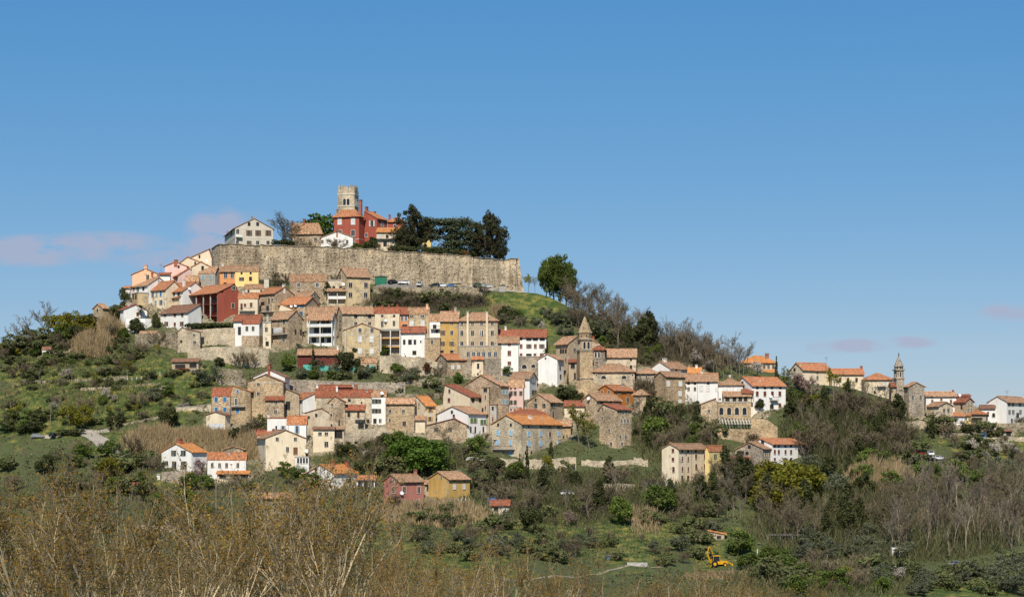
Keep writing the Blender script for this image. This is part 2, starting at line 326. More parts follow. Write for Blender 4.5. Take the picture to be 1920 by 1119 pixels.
# ------------------------------------------------------------------ houses
WCACHE = {}
SHUT = {'w': 'sh_white', 'b': 'sh_blue', 't': 'sh_teal', 'B': 'sh_deep', 'm': 'maroon', 'g': 'sh_green', 'l': 'sh_lime', 'y': 'sh_yellow', 'r': 'brown_wood'}
def cached(key, fn):
    if key not in WCACHE: WCACHE[key] = fn()
    return WCACHE[key]
def mesh_of(mb, mat):
    me = bpy.data.meshes.new('part'); me.from_pydata(mb.v, [], mb.f); me.materials.append(MAT[mat]); me.update(); return me
def arch_poly(w, h, n=8):
    r = w / 2; pts = [(-r, -h / 2), (r, -h / 2)]
    for i in range(n + 1):
        a = math.pi * i / n; pts.append((r * math.cos(a), h / 2 - r + r * math.sin(a)))
    return pts
def add_window(parent, face, t, z, w, h, kind, xo=0.0):
    """kind: 'd' stone surround, 'n' plain, 'p' white frame, 'a' arched, 'D' door, 'O' deep opening, 'c?' closed shutters, 'o?' open shutters"""
    w = max(.35, round(w, 1)); h = max(.4, round(h, 1))
    loc, rz = ((t, 0, z), 0) if face == 'B' else ((xo, t, z), -math.pi / 2)
    k = kind[0]
    if k == 'a':
        def frame():
            m = MB(); o = arch_poly(w + .36, h + .3); i = arch_poly(w, h); n = len(o)
            for y in (-.10, -.002):
                m.v += [(x, y, zz) for x, zz in o] + [(x, y, zz) for x, zz in i]
            for j in range(n):
                q = (j + 1) % n
                m.f += [(j, q, n + q, n + j), (n + j, n + q, 3 * n + q, 3 * n + j), (j, 2 * n + j, 2 * n + q, q)]
            return mesh_of(m, 'trim')
        def pane():
            m = MB(); i = arch_poly(w, h); m.v = [(x, -.03, zz) for x, zz in i]; m.f = [tuple(range(len(i)))]
            return mesh_of(m, SHUT[kind[1]] if len(kind) > 1 and kind[1] in SHUT else 'glass')
        fo = put('window', cached(('af', w, h), frame), parent, loc, rz)
        put('shutter' if len(kind) > 1 else 'pane', cached(('ap', kind, w, h), pane), fo); return
    fm = {'d': 'trim', 'p': 'trim_white', 'n': 'dark_wood', 'D': 'trim', 'O': 'concrete', 'c': 'trim', 'o': 'trim'}[k]
    def frame():
        m = MB(); e = .12 if k in 'dcp' else .07
        m.box(-w / 2 - e, -w / 2, -.09, -.002, -h / 2 - e, h / 2 + e); m.box(w / 2, w / 2 + e, -.09, -.002, -h / 2 - e, h / 2 + e)
        m.box(-w / 2, w / 2, -.09, -.002, h / 2, h / 2 + e); m.box(-w / 2 - e * .0, w / 2, -.15, -.002, -h / 2 - e, -h / 2)
        if k in 'dpno' and w > .6: m.box(-.035, .035, -.06, -.002, -h / 2, h / 2)
        return mesh_of(m, fm)
    fo = put('door' if k == 'D' else 'window', cached(('f', k, w, h), frame), parent, loc, rz)
    def pane(): return mesh_of(MB().box(-w / 2, w / 2, -.03, -.001, -h / 2, h / 2), {'D': SHUT.get(kind[1:2], 'dark_wood'), 'O': 'shade_paint'}.get(k, 'glass_blue' if kind[-1] == 'u' else 'glass'))  # 'O' gets a flat sheet with interior shade put into its colour
    if k == 'c':
        for sx in (-1, 1):
            def leaf():
                m = MB(); m.box(min(0, sx * w / 2) + .02, max(0, sx * w / 2) - .02, -.07, -.001, -h / 2, h / 2)
                m.box(min(0, sx * w / 2) + .08, max(0, sx * w / 2) - .08, -.095, -.07, -.05, .05); return mesh_of(m, SHUT[kind[1]])
            put('shutter', cached(('cl', kind, sx, w, h), leaf), fo)
    else:
        put('leaf' if k == 'D' else 'pane', cached(('p', kind, w, h), pane), fo)
        if k == 'o':
            for sx in (-1, 1):
                def leaf():
                    x0, x1 = sx * (w / 2 + .05), sx * (w + .0)
                    return mesh_of(MB().box(min(x0, x1), max(x0, x1), -.14, -.095, -h / 2, h / 2), SHUT[kind[1]])
                put('shutter', cached(('ol', kind, sx, w, h), leaf), fo)
def slab(mb, uvs, p, nu, nv, th, rnd, jit=.035):
    """roof slope as a closed slab: corners p00 (eave), p10 (eave end), p11, p01 (ridge)"""
    p = [Vector(c) for c in p]; b = len(mb.v)
    for lay in (0, 1):
        for j in range(nv + 1):
            for i in range(nu + 1):
                s, t = i / nu, j / nv
                c = (p[0] * (1 - s) + p[1] * s) * (1 - t) + (p[3] * (1 - s) + p[2] * s) * t
                z = c.z - (th if lay else 0) + rnd.uniform(-jit, jit) - .10 * math.sin(math.pi * s) * (t) * .7
                mb.v.append((c.x, c.y, z))
    W_ = nu + 1; N = W_ * (nv + 1)
    L = (p[1] - p[0]).length; H = (p[3] - p[0]).length
    def uvof(k):
        k %= N; return (k % W_ / nu * L, k // W_ / nv * H)
    def add(*q):
        mb.f.append(tuple(b + k for k in q)); uvs.extend(uvof(k) for k in q)
    for j in range(nv):
        for i in range(nu):
            a = j * W_ + i; add(a, a + 1, a + W_ + 1, a + W_)
            a += N; add(a + W_, a + W_ + 1, a + 1, a)
    for i in range(nu):
        add(N + i, N + i + 1, i + 1, i); t = nv * W_ + i; add(t, t + 1, N + t + 1, N + t)
    for j in range(nv):
        s = j * W_; add(s, s + W_, N + s + W_, N + s); s += nu; add(N + s, N + s + W_, s + W_, s)
GRP = 'houses of the hill town'
def H(name, label, us, vb, ve, vr, yaw, kind, wall, roof, wins=(), Y=None, d=8.0, rp=.5, ch=(), bal=(), dp=(), ov=.65, lg=None, dish=(), band=(), dn=5.0, dorm=None, base=None, cat='house', half=None):
    ul, uc, ur = us; th = R(yaw); rnd = random.Random(label)
    if base is None and Y is None: P = gp(uc, vb); yc = P.y
    else:
        yc = Y + (WY if base == 'plat' else 0); P = Vector(((uc - U0) / FPX * yc, yc, 0)); P.z = zplat(P.x) if base == 'plat' else (VH - vb) / FPX * yc
    xc, zb = P.x, P.z
    cs, sn = math.cos(th), math.sin(th)
    ml, mr = (ul - U0) / FPX, (ur - U0) / FPX
    a = (xc - ml * yc) / (cs + ml * sn) if uc - ul > .5 else d
    b = (mr * yc - xc) / (sn - mr * cs) if ur - uc > .5 and (sn - mr * cs) > .05 else d
    a = min(max(a, 1.5), 30); b = min(max(b, 1.5), 30)
    root = empty(name, P, math.pi / 2 - th); tag(root, label, cat, GRP)
    if base is None: FOOT.append((xc, yc, sn, cs, -cs, sn, b, a, zb))
    def Yl(x, y): return yc + x * cs + y * sn           # depth of a local point
    def zrow(v, x=0, y=0): return (VH - v) / FPX * Yl(x, y) - zb
    ze = max(zrow(ve), 1.2)
    if kind in ('ga', 'sa'): xr = b * rp if kind == 'ga' else b; zr = zrow(vr, xr, 0)
    elif kind in ('gb', 'sb'): yr = a * rp if kind == 'gb' else a; zr = zrow(vr, 0, yr)
    else: zr = zrow(vr, b * .5, a * .5)
    if kind != 'flat': zr = max(zr, ze + .5); zr = min(zr, ze + max(a, b) * .62)
    x0 = lg['d'] if lg else 0.0
    mb = MB()
    if kind == 'ga': mb.prism([(x0, -dn), (b, -dn), (b, ze), (xr, zr - .05), (x0, ze + (zr - ze) * x0 / max(xr, .1))], 'y', 0, a)
    elif kind == 'gb': mb.prism([(0, -dn), (a, -dn), (a, ze), (yr, zr - .05), (0, ze)], 'x', x0, b)
    elif kind == 'sa': mb.prism([(x0, -dn), (b, -dn), (b, zr), (x0, ze)], 'y', 0, a)
    elif kind == 'sb': mb.prism([(0, -dn), (a, -dn), (a, zr), (0, ze)], 'x', x0, b)
    else: mb.box(x0, b, 0, a, -dn, ze)
    mb.build('wall', wall, root)
    if half:                                             # lower storey of another material, set 4 cm proud
        zz = zrow(half[0]); MB().box(-.05, b + .05, -.05, a + .05, -dn, zz).build('lower_wall', half[1], root)
    rb = MB(); uvs = []; o = ov; T = .2
    if kind in ('ga', 'gb'):
        L, Wd, rr = (a, b, xr) if kind == 'ga' else (b, a, yr)
        s1 = (zr - ze) / max(rr, .2); s2 = (zr - ze) / max(Wd - rr, .2)
        def pt(h, t, z): return (h, t, z) if kind == 'ga' else (t, h, z)
        o1 = o if s1 < 1.2 else .1; o2 = o if s2 < 1.2 else .1
        nu = max(2, int(L / 1.2)); g = .3
        slab(rb, uvs, (pt(-o1, -g, ze - s1 * o1 + T), pt(-o1, L + g, ze - s1 * o1 + T), pt(rr, L + g, zr + T), pt(rr, -g, zr + T)), nu, 4, T, rnd)
        slab(rb, uvs, (pt(Wd + o2, L + g, ze - s2 * o2 + T), pt(Wd + o2, -g, ze - s2 * o2 + T), pt(rr, -g, zr + T - .004), pt(rr, L + g, zr + T - .004)), nu, 4, T, rnd)
        n0 = len(rb.f); rb.bar(pt(rr, -g, zr + T + .02), pt(rr, L + g, zr + T + .02), .13)
        for q in rb.f[n0:]: uvs.extend([(.1 * i, .1) for i in range(len(q))])
    elif kind == 'sa': slab(rb, uvs, ((-o, -.3, ze + .1), (-o, a + .3, ze + .1), (b + .2, a + .3, zr + .25), (b + .2, -.3, zr + .25)), max(2, int(a / 1.2)), 4, T, rnd)
    elif kind == 'sb': slab(rb, uvs, ((b + .3, -o, ze + .1), (-.3, -o, ze + .1), (-.3, a + .2, zr + .25), (b + .3, a + .2, zr + .25)), max(2, int(b / 1.2)), 4, T, rnd)
    elif kind == 'hip':
        zt = zr + T; zl = ze - .1 + T
        if a >= b: r0, r1 = (b / 2, min(b / 2, a * .45), zt), (b / 2, max(a - b / 2, a * .55), zt)
        else: r0, r1 = (min(a / 2, b * .45), a / 2, zt), (max(b - a / 2, b * .55), a / 2, zt)
        c00, c10, c11, c01 = (-o, -o, zl), (b + o, -o, zl), (b + o, a + o, zl), (-o, a + o, zl)
        if a >= b: sl = ((c01, c00, r0, r1), (c00, c10, r0, r0), (c10, c11, r1, r0), (c11, c01, r1, r1))
        else: sl = ((c00, c10, r1, r0), (c10, c11, r1, r1), (c11, c01, r0, r1), (c01, c00, r0, r0))
        for s_ in sl: slab(rb, uvs, s_, max(2, int((Vector(s_[1]) - Vector(s_[0])).length / 1.3)), 4, T, rnd)
    else:
        n0 = 0; rb.box(-.15, b + .15, -.15, a + .15, ze, ze + .3)
        for q in rb.f: uvs.extend([rb.v[k][:2] for k in q])
    ro = link_mesh('roof', rb.v, rb.f, roof, root, uvs=uvs)
    # openings
    def locate(u, v, off=0.0):
        m = (u - U0) / FPX
        if (u <= uc and uc - ul > .5) or ur - uc < .5:
            t = (xc - m * yc) / (cs + m * sn); return 'A', t, (VH - v) / FPX * (yc + t * sn) - zb, (yc + t * sn), max(cs, .2)
        t = (m * yc - xc) / (sn - m * cs); return 'B', t, (VH - v) / FPX * (yc + t * cs) - zb, (yc + t * cs), max(sn, .2)
    for (k, w, h, v, uu) in wins:
        for u in uu:
            fc, t, z, y_, c = locate(u, v)
            ww = w * y_ / FPX / c * (.5 if k[0] == 'o' else 1)
            add_window(root, fc, t, z, ww, h * y_ / FPX, k, x0 if fc == 'A' else 0.0)
    for c in ch:
        u, vt, wp = c[:3]; cm = c[3] if len(c) > 3 else 'trim'; fw = c[4] if len(c) > 4 else 0.0
        m = (u - U0) / FPX
        if kind == 'ga' or (kind in ('hip', 'sa', 'flat') and a >= b):
            x = (xr if kind == 'ga' else b * .5) * (1 - fw); y = (xc + x * sn - m * (yc + x * cs)) / (cs + m * sn); y = min(max(y, .3), a - .3)
        else:
            y = (yr if kind == 'gb' else a * .5) * (1 - fw); x = (m * (yc + y * sn) - (xc - y * cs)) / (sn - m * cs) if sn - m * cs > .08 else b / 2; x = min(max(x, .3), b - .3)
        yd = Yl(x, y); w = max(.5, wp * yd / FPX); zt = max(zrow(vt, x, y), ze + .6); h = w / 2
        zlow = min(ze, zt - 1.6)
        cm_ = MB().box(x - h, x + h, y - h, y + h, zlow, zt - .35).box(x - h - .1, x + h + .1, y - h - .1, y + h + .1, zt - .35, zt - .22)
        for sx in (-1, 1):
            for sy in (-1, 1): cm_.box(x + sx * h * .6 - .08, x + sx * h * .6 + .08, y + sy * h * .6 - .08, y + sy * h * .6 + .08, zt - .22, zt - .02)
        cm_.box(x - h - .06, x + h + .06, y - h - .06, y + h + .06, zt - .02, zt + .08)
        cm_.build('chimney', cm, ro)
    for (u0, u1, v, bm) in bal:
        f0, t0, z, y_, c = locate(u0, v); f1, t1, z1, _, _ = locate(u1, v)
        if f0 != f1: continue
        lo, hi = min(t0, t1), max(t0, t1); dpt = 1.2
        e = MB().box(lo, hi, -dpt, -.002, z - .12, z + .08) if f0 == 'B' else MB().box(-dpt, -.002, lo, hi, z - .12, z + .08)
        bo = e.build('balcony', 'concrete', root); m = MB()
        if bm == 'solid':
            if f0 == 'B': m.box(lo, hi, -dpt, -dpt + .12, z + .08, z + 1.0)
            else: m.box(-dpt, -dpt + .12, lo, hi, z + .08, z + 1.0)
            m.build('parapet', 'trim_white', bo)
        else:
            n = max(3, int((hi - lo) / .35))
            for i in range(n + 1):
                t = lo + .05 + (hi - lo - .1) * i / n
                m.bar((t, -dpt + .06, z + .08), (t, -dpt + .06, z + 1.0), .025) if f0 == 'B' else m.bar((-dpt + .06, t, z + .08), (-dpt + .06, t, z + 1.0), .025)
            m.bar((lo, -dpt + .06, z + 1), (hi, -dpt + .06, z + 1), .04) if f0 == 'B' else m.bar((-dpt + .06, lo, z + 1), (-dpt + .06, hi, z + 1), .04)
            m.build('railing', 'metal_dark', bo)
    for u in dp:
        fc, t, z, _, _ = locate(u, ve)
        m = MB().frus(t if fc == 'B' else -.09, -.09 if fc == 'B' else t, -1, ze - .05, .06, .06, 6); m.build('drainpipe', 'metal_grey', root)
    for (u, v) in dish:
        fc, t, z, y_, _ = locate(u, v); m = MB(); n = 12
        cx, cy = (t, -.55) if fc == 'B' else (-.55, t)
        nrm = Vector(((-.3, -.85, .35) if fc == 'B' else (-.85, -.3, .35))).normalized(); ax = nrm.orthogonal().normalized(); ay = nrm.cross(ax)
        m.v.append((cx, cy, z))
        for i in range(n):
            q = Vector((cx, cy, z)) + (ax * math.cos(6.2832 * i / n) + ay * math.sin(6.2832 * i / n)) * .55 + nrm * .12; m.v.append(tuple(q))
        m.f = [(0, 1 + i, 1 + (i + 1) % n) for i in range(n)]
        m.bar((cx, cy, z), (t, 0, z - .3) if fc == 'B' else (0, t, z - .3), .04); m.build('satellite_dish', 'dish', root)
    for v in band:
        z = zrow(v); MB().box(-.06, b + .06, -.06, a + .06, z - .1, z + .1).build('string_course', 'trim', root)
    if lg:
        rm = lg.get('m', wall)
        for v in lg['floors']:
            z = zrow(v); s = MB().box(.02, x0, .02, a - .02, z - .15, z + .12).build('floor_slab', lg.get('sm', 'trim'), root)
            r_ = MB(); n = max(4, int(a / .5))
            for i in range(n + 1): r_.bar((.12, .1 + (a - .2) * i / n, z + .12), (.12, .1 + (a - .2) * i / n, z + 1.0), .025)
            r_.bar((.12, .05, z + 1), (.12, a - .05, z + 1), .04); r_.build('railing', lg.get('rm', 'metal_dark'), s)
            if lg.get('par'): MB().box(.05, .1, .3, a - .3, z + .12, z + .95).build('parapet', lg['par'], s)
        n = lg['cols']
        for i in range(n + 1):
            y = .18 + (a - .36) * i / n; MB().box(.0, .3, y - .15, y + .15, -dn, ze - .02).build('column', lg.get('cm', 'trim'), root)
        if lg.get('side'): MB().box(0, x0, -.0, .3, -dn, ze).build('side_wall', wall, root)
        MB().box(.0, .25, 0, a, ze - .3, ze - .02).build('beam', lg.get('cm', 'trim'), root)
    if dorm:
        u0, u1, v0, v1 = dorm
        m0, m1 = (u0 - U0) / FPX, (u1 - U0) / FPX; xm = xr * .55 if kind == 'ga' else b * .3
        t1 = (xc + xm * sn - m0 * (yc + xm * cs)) / (cs + m0 * sn); t0 = (xc + xm * sn - m1 * (yc + xm * cs)) / (cs + m1 * sn); yd = Yl(xm, t0)
        zt, zl = (VH - v0) / FPX * yd - zb, (VH - v1) / FPX * yd - zb
        dm = MB().box(xm, min(xm + 3, xr + 1), t0, t1, zl - .3, zt).build('dormer', 'maroon', ro)
        MB().box(xm - .4, min(xm + 3.2, xr + 1.2), t0 - .25, t1 + .25, zt, zt + .18).build('dormer_roof', 'tile_red', dm)
    return root, dict(P=P, a=a, b=b, ze=ze, zr=zr, th=th, Yl=Yl, zrow=zrow)

def WALL(name, label, pts, mat, th=.7, jag=.12, cat='wall', cop=None, Ys=None):
    """free-standing or retaining wall through (u, v_base, v_top) points"""
    rnd = random.Random(label); P = []
    for i, (u, vb, vt) in enumerate(pts):
        g = gp(u, vb, Ys[i] if Ys else None); P.append((g, (VH - vt) / FPX * g.y))
    top = []; 
    for i in range(len(P) - 1):
        (g0, t0), (g1, t1) = P[i], P[i + 1]; n = max(1, int((g1 - g0).length / 1.0))
        for k in range(n + (i == len(P) - 2)):
            s = k / n; g = g0.lerp(g1, s); top.append((g, t0 + (t1 - t0) * s + rnd.uniform(-jag, jag)))
    c = P[0][0]; root = empty(name, c); tag(root, label, cat, None, 'thing')
    m = MB(); n = len(top); rows = 4
    for (g, t) in top:
        zb = g.z - 2.5
        for r in range(rows + 1): m.v.append((g.x - c.x + rnd.uniform(-.05, .05), g.y - c.y + rnd.uniform(-.1, .1), zb + (t - zb) * r / rows - c.z))
        m.v.append((g.x - c.x, g.y - c.y + th, t - c.z)); m.v.append((g.x - c.x, g.y - c.y + th, zb - c.z))
    S = rows + 3
    for i in range(n - 1):
        for r in range(S):
            q = (r + 1) % S; m.f.append((i * S + r, (i + 1) * S + r, (i + 1) * S + q, i * S + q))
    m.f.append(tuple(range(S - 1, -1, -1))); m.f.append(tuple((n - 1) * S + k for k in range(S)))
    m.build('masonry', mat, root)
    if cop:
        k = MB()
        for i in range(n - 1):
            (g0, t0), (g1, t1) = top[i], top[i + 1]
            b = len(k.v)
            for g, t in ((g0, t0), (g1, t1)):
                for dy, dz in ((-.12, .0), (-.12, .15), (th + .12, .15), (th + .12, .0)): k.v.append((g.x - c.x, g.y - c.y + dy, t - c.z + dz))
            for j in range(4): k.f.append((b + j, b + 4 + j, b + 4 + (j + 1) % 4, b + (j + 1) % 4))
        k.build('coping', cop, root)
    return root
# ------------------------------------------------------------------ the houses, from the hilltop down
# on the plateau
H('villa', 'beige three-storey villa with low gable and corner balcony above the town wall', (420, 441, 512), 458, 427, 410, 74, 'ga', 'ivory', 'tile_old',
  [('or', 10, 10, 437, (467, 484, 503)), ('d', 5, 9, 434, (445.5,)), ('n', 4.5, 6, 420, (467, 483)), ('or', 9, 7, 455, (467,)), ('d', 5, 7, 455, (445, 483, 502.5)), ('or', 5, 9, 438, (427, 434))],
  Y=712, base='plat', band=(429, 446), ch=((473, 406, 3, 'stone_grey'),), bal=((442, 453, 445, 'solid'),))
H('stone_house', 'stone house with broad tiled roof behind the bare tree on the hilltop', (545, 602, 604), 462, 439, 419, 5, 'hip', 'stone', 'tile_pale',
  [('d', 5, 7, 449, (591.7,))], Y=716, base='plat', ch=((570, 411, 3.5, 'brick'), (548, 414, 2.5, 'brick')), d=9)
H('white_house', 'white gabled cottage behind leafless shrubs beside the red palace', (602, 662, 664), 465, 445, 434, 4, 'gb', 'white', 'tile_pale', [('d', 4, 6, 453, (604.5, 630, 651))], Y=711, base='plat', ch=((621, 430, 3, 'brick'),))
H('red_palace', 'tall red palace with white windows and hipped roof below the bell tower', (626, 673, 682), 465, 406, 394, 18, 'hip', 'red', 'tile_orange',
  [('cw', 7.5, 12, 415, (637, 662)), ('p', 7, 11, 437, (637.5, 662)), ('p', 7, 9, 457, (640, 662))], Y=722, base='plat', ch=((677, 375, 5, 'brick'), (683, 381, 3, 'brick'), (630, 393, 3, 'stone_grey')), band=(448,))
H('red_house', 'red gable wing with open white shutters to the right of the red palace', (682, 707, 726), 466, 409, 396, 30, 'gb', 'red', 'tile_orange', [('ow', 11, 11, 419, (697.5,)), ('p', 5, 7, 441, (687,)), ('p', 4, 7, 421, (717,))],
  Y=725, base='plat', rp=.92, ch=((687.5, 388, 4.5, 'brick'), (708, 397, 4, 'brick')))
H('red_house', 'small red house with hipped roof behind the cream house on the hilltop', (727, 758, 762), 466, 416, 408, 6, 'hip', 'red', 'tile_orange', [('p', 6, 5, 424, (741,))], Y=742, base='plat', ch=((724, 403, 3.5, 'brick'),), d=9)
H('cream_house', 'cream house with bright orange lean roof and balcony on the hilltop', (706, 752, 755), 467, 435.5, 427, 3, 'sa', 'cream', 'tile_bright',
  [('cw', 5, 6, 443, (711.7,)), ('n', 4.5, 6, 443.5, (726,)), ('cw', 6, 7, 442, (739,)), ('n', 6, 8, 457.5, (722,)), ('n', 4, 8, 457, (748,))], Y=709, base='plat', bal=((707, 751, 448, 'rail'),), d=7)
H('yellow_house', 'yellow house glimpsed through the cedars on the hilltop', (792, 808, 809), 470, 436, 428, 4, 'ga', 'yellow', 'tile_orange', [('n', 3, 5, 442, (800,))], Y=738, base='plat', d=8)
# left shoulder of the hill
H('cream_house', 'topmost cream house stepping up against the left end of the town wall', (355, 397, 399), 520, 484, 467.5, 3, 'gb', 'cream', 'tile_orange', [('n', 2.5, 5, 481, (374,))], rp=.12, d=9)
H('cream_house', 'wide cream gable below the topmost house, left of the town wall', (334, 385, 387), 525, 495, 482, 3, 'gb', 'cream', 'tile_orange', [('n', 2.5, 4, 493, (366,))], rp=.65, d=8)
H('pink_house', 'pale pink house with brick chimney on the left skyline', (309, 350, 352), 530, 499, 491, 3, 'gb', 'pink', 'tile_orange', [('n', 3, 4, 500, (335,))], ch=((329, 487.5, 6, 'brick'),), d=8)
H('cream_house', 'small cream gable tucked under the left end of the town wall', (360, 394, 396), 532, 500, 491, 4, 'gb', 'cream', 'tile_orange', [('n', 4, 8, 503, (380,))], d=7, dish=((388, 489),))
H('peach_house', 'peach house with a plain gable at the far left of the skyline', (248, 298, 301), 545, 514, 504, 4, 'gb', 'peach', 'tile_orange', [('d', 5, 9, 520, (277,))], ch=((266, 497, 5, 'peach'), (277, 515, 4, 'brick', .5)), d=9)
H('white_house', 'narrow white wall with red lean roof right of the peach house', (298, 319, 320), 545, 515, 511.5, 3, 'sa', 'white', 'tile_red', [], d=6)
H('pink_house', 'pale pink gable house with orange roof above the terraced row', (321, 334, 375), 542, 516, 503, 62, 'ga', 'pink', 'tile_orange', [('n', 3, 7, 522, (324, 331)), ('n', 3, 4, 519, (355,))], ch=((319, 508, 3, 'white'),))
H('tan_house', 'small house under a tan roof left of the grey-beige house', (348, 372, 374), 545, 527, 517.5, 5, 'ga', 'brown', 'tile_pale', [('n', 3, 4, 530, (357, 366))], d=7)
H('grey_house', 'grey-beige house with pale blue shutters beside the orange house', (372, 403, 413), 540, 512, 500, 22, 'ga', 'grey', 'tile_old', [('ct', 5, 8, 520, (381, 395))], dp=(401,))
H('orange_house', 'orange house with tall pale windows joined to the yellow house', (412, 441, 441), 534, 508.5, 499, 2, 'ga', 'orange', 'tile_old', [('du', 6, 11, 516, (423, 435.5)), ('n', 5, 4, 532, (422,))], ch=((415, 495, 3.5, 'white'),), d=9)
H('yellow_house', 'bright yellow house with small dark windows under the town wall', (441, 485, 486), 534, 508.5, 499, 2, 'ga', 'yellow', 'tile_old', [('n', 3, 3, 512, (453, 470)), ('om', 9, 6, 523, (453,)), ('n', 4.5, 6.5, 522.5, (469.7,))], dp=(485,), d=9)
H('white_house', 'white house end standing highest on the far left edge of town', (231, 243, 244), 563, 540, 537, 4, 'sa', 'white', 'tile_orange', [], d=7)
H('terrace_house', 'white-fronted terrace house with long orange roof and bare grey gable', (243, 277, 318), 566, 534, 520, 46, 'ga', 'white', 'tile_old', [('og', 5, 8, 542, (250, 258.7)), ('n', 4, 6, 541, (269,))], ch=((300, 515, 3.5, 'concrete'),))
H('tan_house', 'tan plaster house with rounded blank side beside the terraced row', (247, 258, 278), 574, 549, 545, 62, 'flat', 'tan', 'concrete', [('n', 3.5, 8, 556, (250, 255))])
H('terrace_house', 'cream terrace house with blue shutters and orange roof on the left', (277, 311, 341), 576, 541, 527, 42, 'ga', 'cream', 'tile_orange', [('oB', 6, 9, 553, (280, 286)), ('ct', 4, 9, 552, (294,)), ('cB', 4, 9, 551, (301.7,)), ('n', 3, 5, 570, (279, 284)), ('ct', 5, 8, 567, (292,)), ('oB', 6, 9, 567, (302,))], dp=(288, 308))
H('white_house', 'white house with orange roof and tall white chimney in the terraced row', (310, 343, 388), 578, 545, 529, 44, 'ga', 'white', 'tile_orange', [('og', 5, 8, 551, (313, 326)), ('n', 4, 7, 551, (335,))], ch=((345, 524, 4, 'white', .45),), dish=((353, 541),))
H('cream_house', 'low cream house with shallow brown roof left of the red loggia house', (318, 336, 364), 577, 557, 547, 50, 'ga', 'cream', 'tile_brown', [('n', 4, 3, 560, (326,))])
H('red_house', 'big dark red house with open loggias and blank gable wall', (354, 408, 448), 603, 548, 532, 46, 'ga', 'red', 'tile_orange', [('d', 5, 7, 540, (438,)), ('d', 4.5, 9, 573, (436.7,)), ('p', 4, 8, 577, (387,)), ('n', 8, 8, 562, (370, 390)), ('n', 9, 7, 598, (365, 383, 398))], rp=.78,
  lg=dict(d=2.6, floors=(569, 592), cols=4, side=1, cm='trim', sm='maroon', rm='maroon'))
H('white_house', 'white two-storey house with brown roof and brown windows left of the red house', (301, 352.5, 378), 621, 585, 571, 35, 'ga', 'white', 'tile_brown', [('cm', 5, 7, 590, (309.5, 328, 342)), ('om', 8, 8, 607, (312, 341)), ('cm', 4.5, 7, 608, (304, 328))], rp=.9)
H('white_house', 'white hillside house with terrace behind the palm', (212, 232, 276), 612, 580, 571, 58, 'ga', 'white', 'tile_red', [('O', 8, 9, 590, (223,)), ('cm', 4, 7, 589, (258,))], ch=((243, 569, 6, 'white'),))
H('stone_cottage', 'small stone ruin with arched window at the far left of town', (175, 192, 204), 609, 577, 570, 45, 'gb', 'stone_gold', 'tile_pale', [('a', 4.5, 7, 582, (183,)), ('du', 4, 6, 596, (184,))])
H('stone_cottage', 'pale stone cottage with mono roof built on the retaining wall', (333, 375, 377), 657, 622, 614, 4, 'gb', 'stone_pale', 'tile_pale', [('d', 5, 4, 628, (364,)), ('n', 3, 4, 640, (340,)), ('d', 5, 6, 642, (365,))], rp=.8, d=6)
H('stone_shed', 'open stone lean-to with sagging tile roof below the white house', (262, 293, 294), 640, 627, 621, 5, 'sa', 'rubble', 'tile_old', [('O', 22, 6, 632, (277,))], d=5)
# below the left end of the wall
H('cream_house', 'cream house with maroon shutters and balcony right of the red loggia house', (447, 483, 486), 596, 559.5, 550, 5, 'ga', 'cream', 'tile_orange', [('Dm', 4, 12, 575, (453,)), ('cm', 4.5, 6, 572, (459.5,)), ('cm', 4.5, 8.5, 571.5, (471,))], bal=((449, 478, 583, 'rail'),), ch=((457, 543, 4, 'concrete'),))
H('cream_house', 'low cream house with brown roof under the yellow house', (459, 501, 503), 562, 541.5, 534, 4, 'ga', 'cream', 'tile_old', [('n', 3, 4, 546, (466, 490))], ch=((506, 522, 9, 'trim'),), d=6)
H('stone_house', 'stone house with orange roof and tall white flue on its gable', (485, 516, 550), 594, 549, 538, 42, 'ga', 'stone', 'tile_orange', [('n', 7, 5, 569, (492.5,)), ('D', 4, 11, 564, (504.5,)), ('d', 4, 6, 562, (510.5,)), ('O', 6, 10, 578, (502,))], ch=((536, 533, 4, 'white', .0),), bal=((486, 514, 586, 'rail'),))
H('stone_house', 'long stone house under the town wall with ivy at its right end', (543, 612, 614), 562, 527.5, 515, 3, 'ga', 'stone', 'tile_old', [('p', 5, 8, 534, (560, 595)), ('d', 5, 4, 546, (560,))], d=9)
H('stone_house', 'tall weathered plaster house standing alone against the town wall', (632, 650, 694), 573, 517.5, 503, 66, 'gb', 'tan', 'tile_old', [('d', 5, 4, 520.5, (657.5, 685)), ('d', 6, 9, 534.5, (657, 686)), ('dm', 6, 9, 553, (657, 685.5)), ('n', 2.5, 7, 519, (638,))], ch=(), dp=(652,))
H('loggia_house', 'low house with open loggia left of the tall plaster house', (614, 651, 652), 571, 546, 541, 3, 'sa', 'beige', 'tile_old', [('n', 3, 4, 538, (625, 638))], d=7, lg=dict(d=2, floors=(560,), cols=2, cm='trim', par='trim_white'), dish=((644, 533),))
H('beige_house', 'upper beige wall house behind the low loggia', (612, 650, 651), 560, 526, 524, 3, 'flat', 'beige', 'concrete', [('n', 3, 4, 539, (625, 638))], d=5)
H('stone_house', 'stone gable house with round attic window above the blue shutters', (550, 581, 598), 586, 556, 547, 40, 'ga', 'stone_grey', 'tile_old', [('a', 4, 4, 553, (590,))])
H('stone_house', 'orange-roofed stone house with deep blue shutters and white dishes', (520, 573, 597), 602, 569, 557.5, 26, 'ga', 'stone', 'tile_orange', [('oB', 7, 7, 573, (557, 566.5)), ('oB', 8, 8, 588, (564,))], dish=((548, 574), (556, 573)))
H('cream_house', 'cream annex with sloping orange roof in front of the blue-shuttered house', (522, 553, 554), 603, 581, 570, 5, 'gb', 'cream', 'tile_bright', [], rp=.85, d=4)
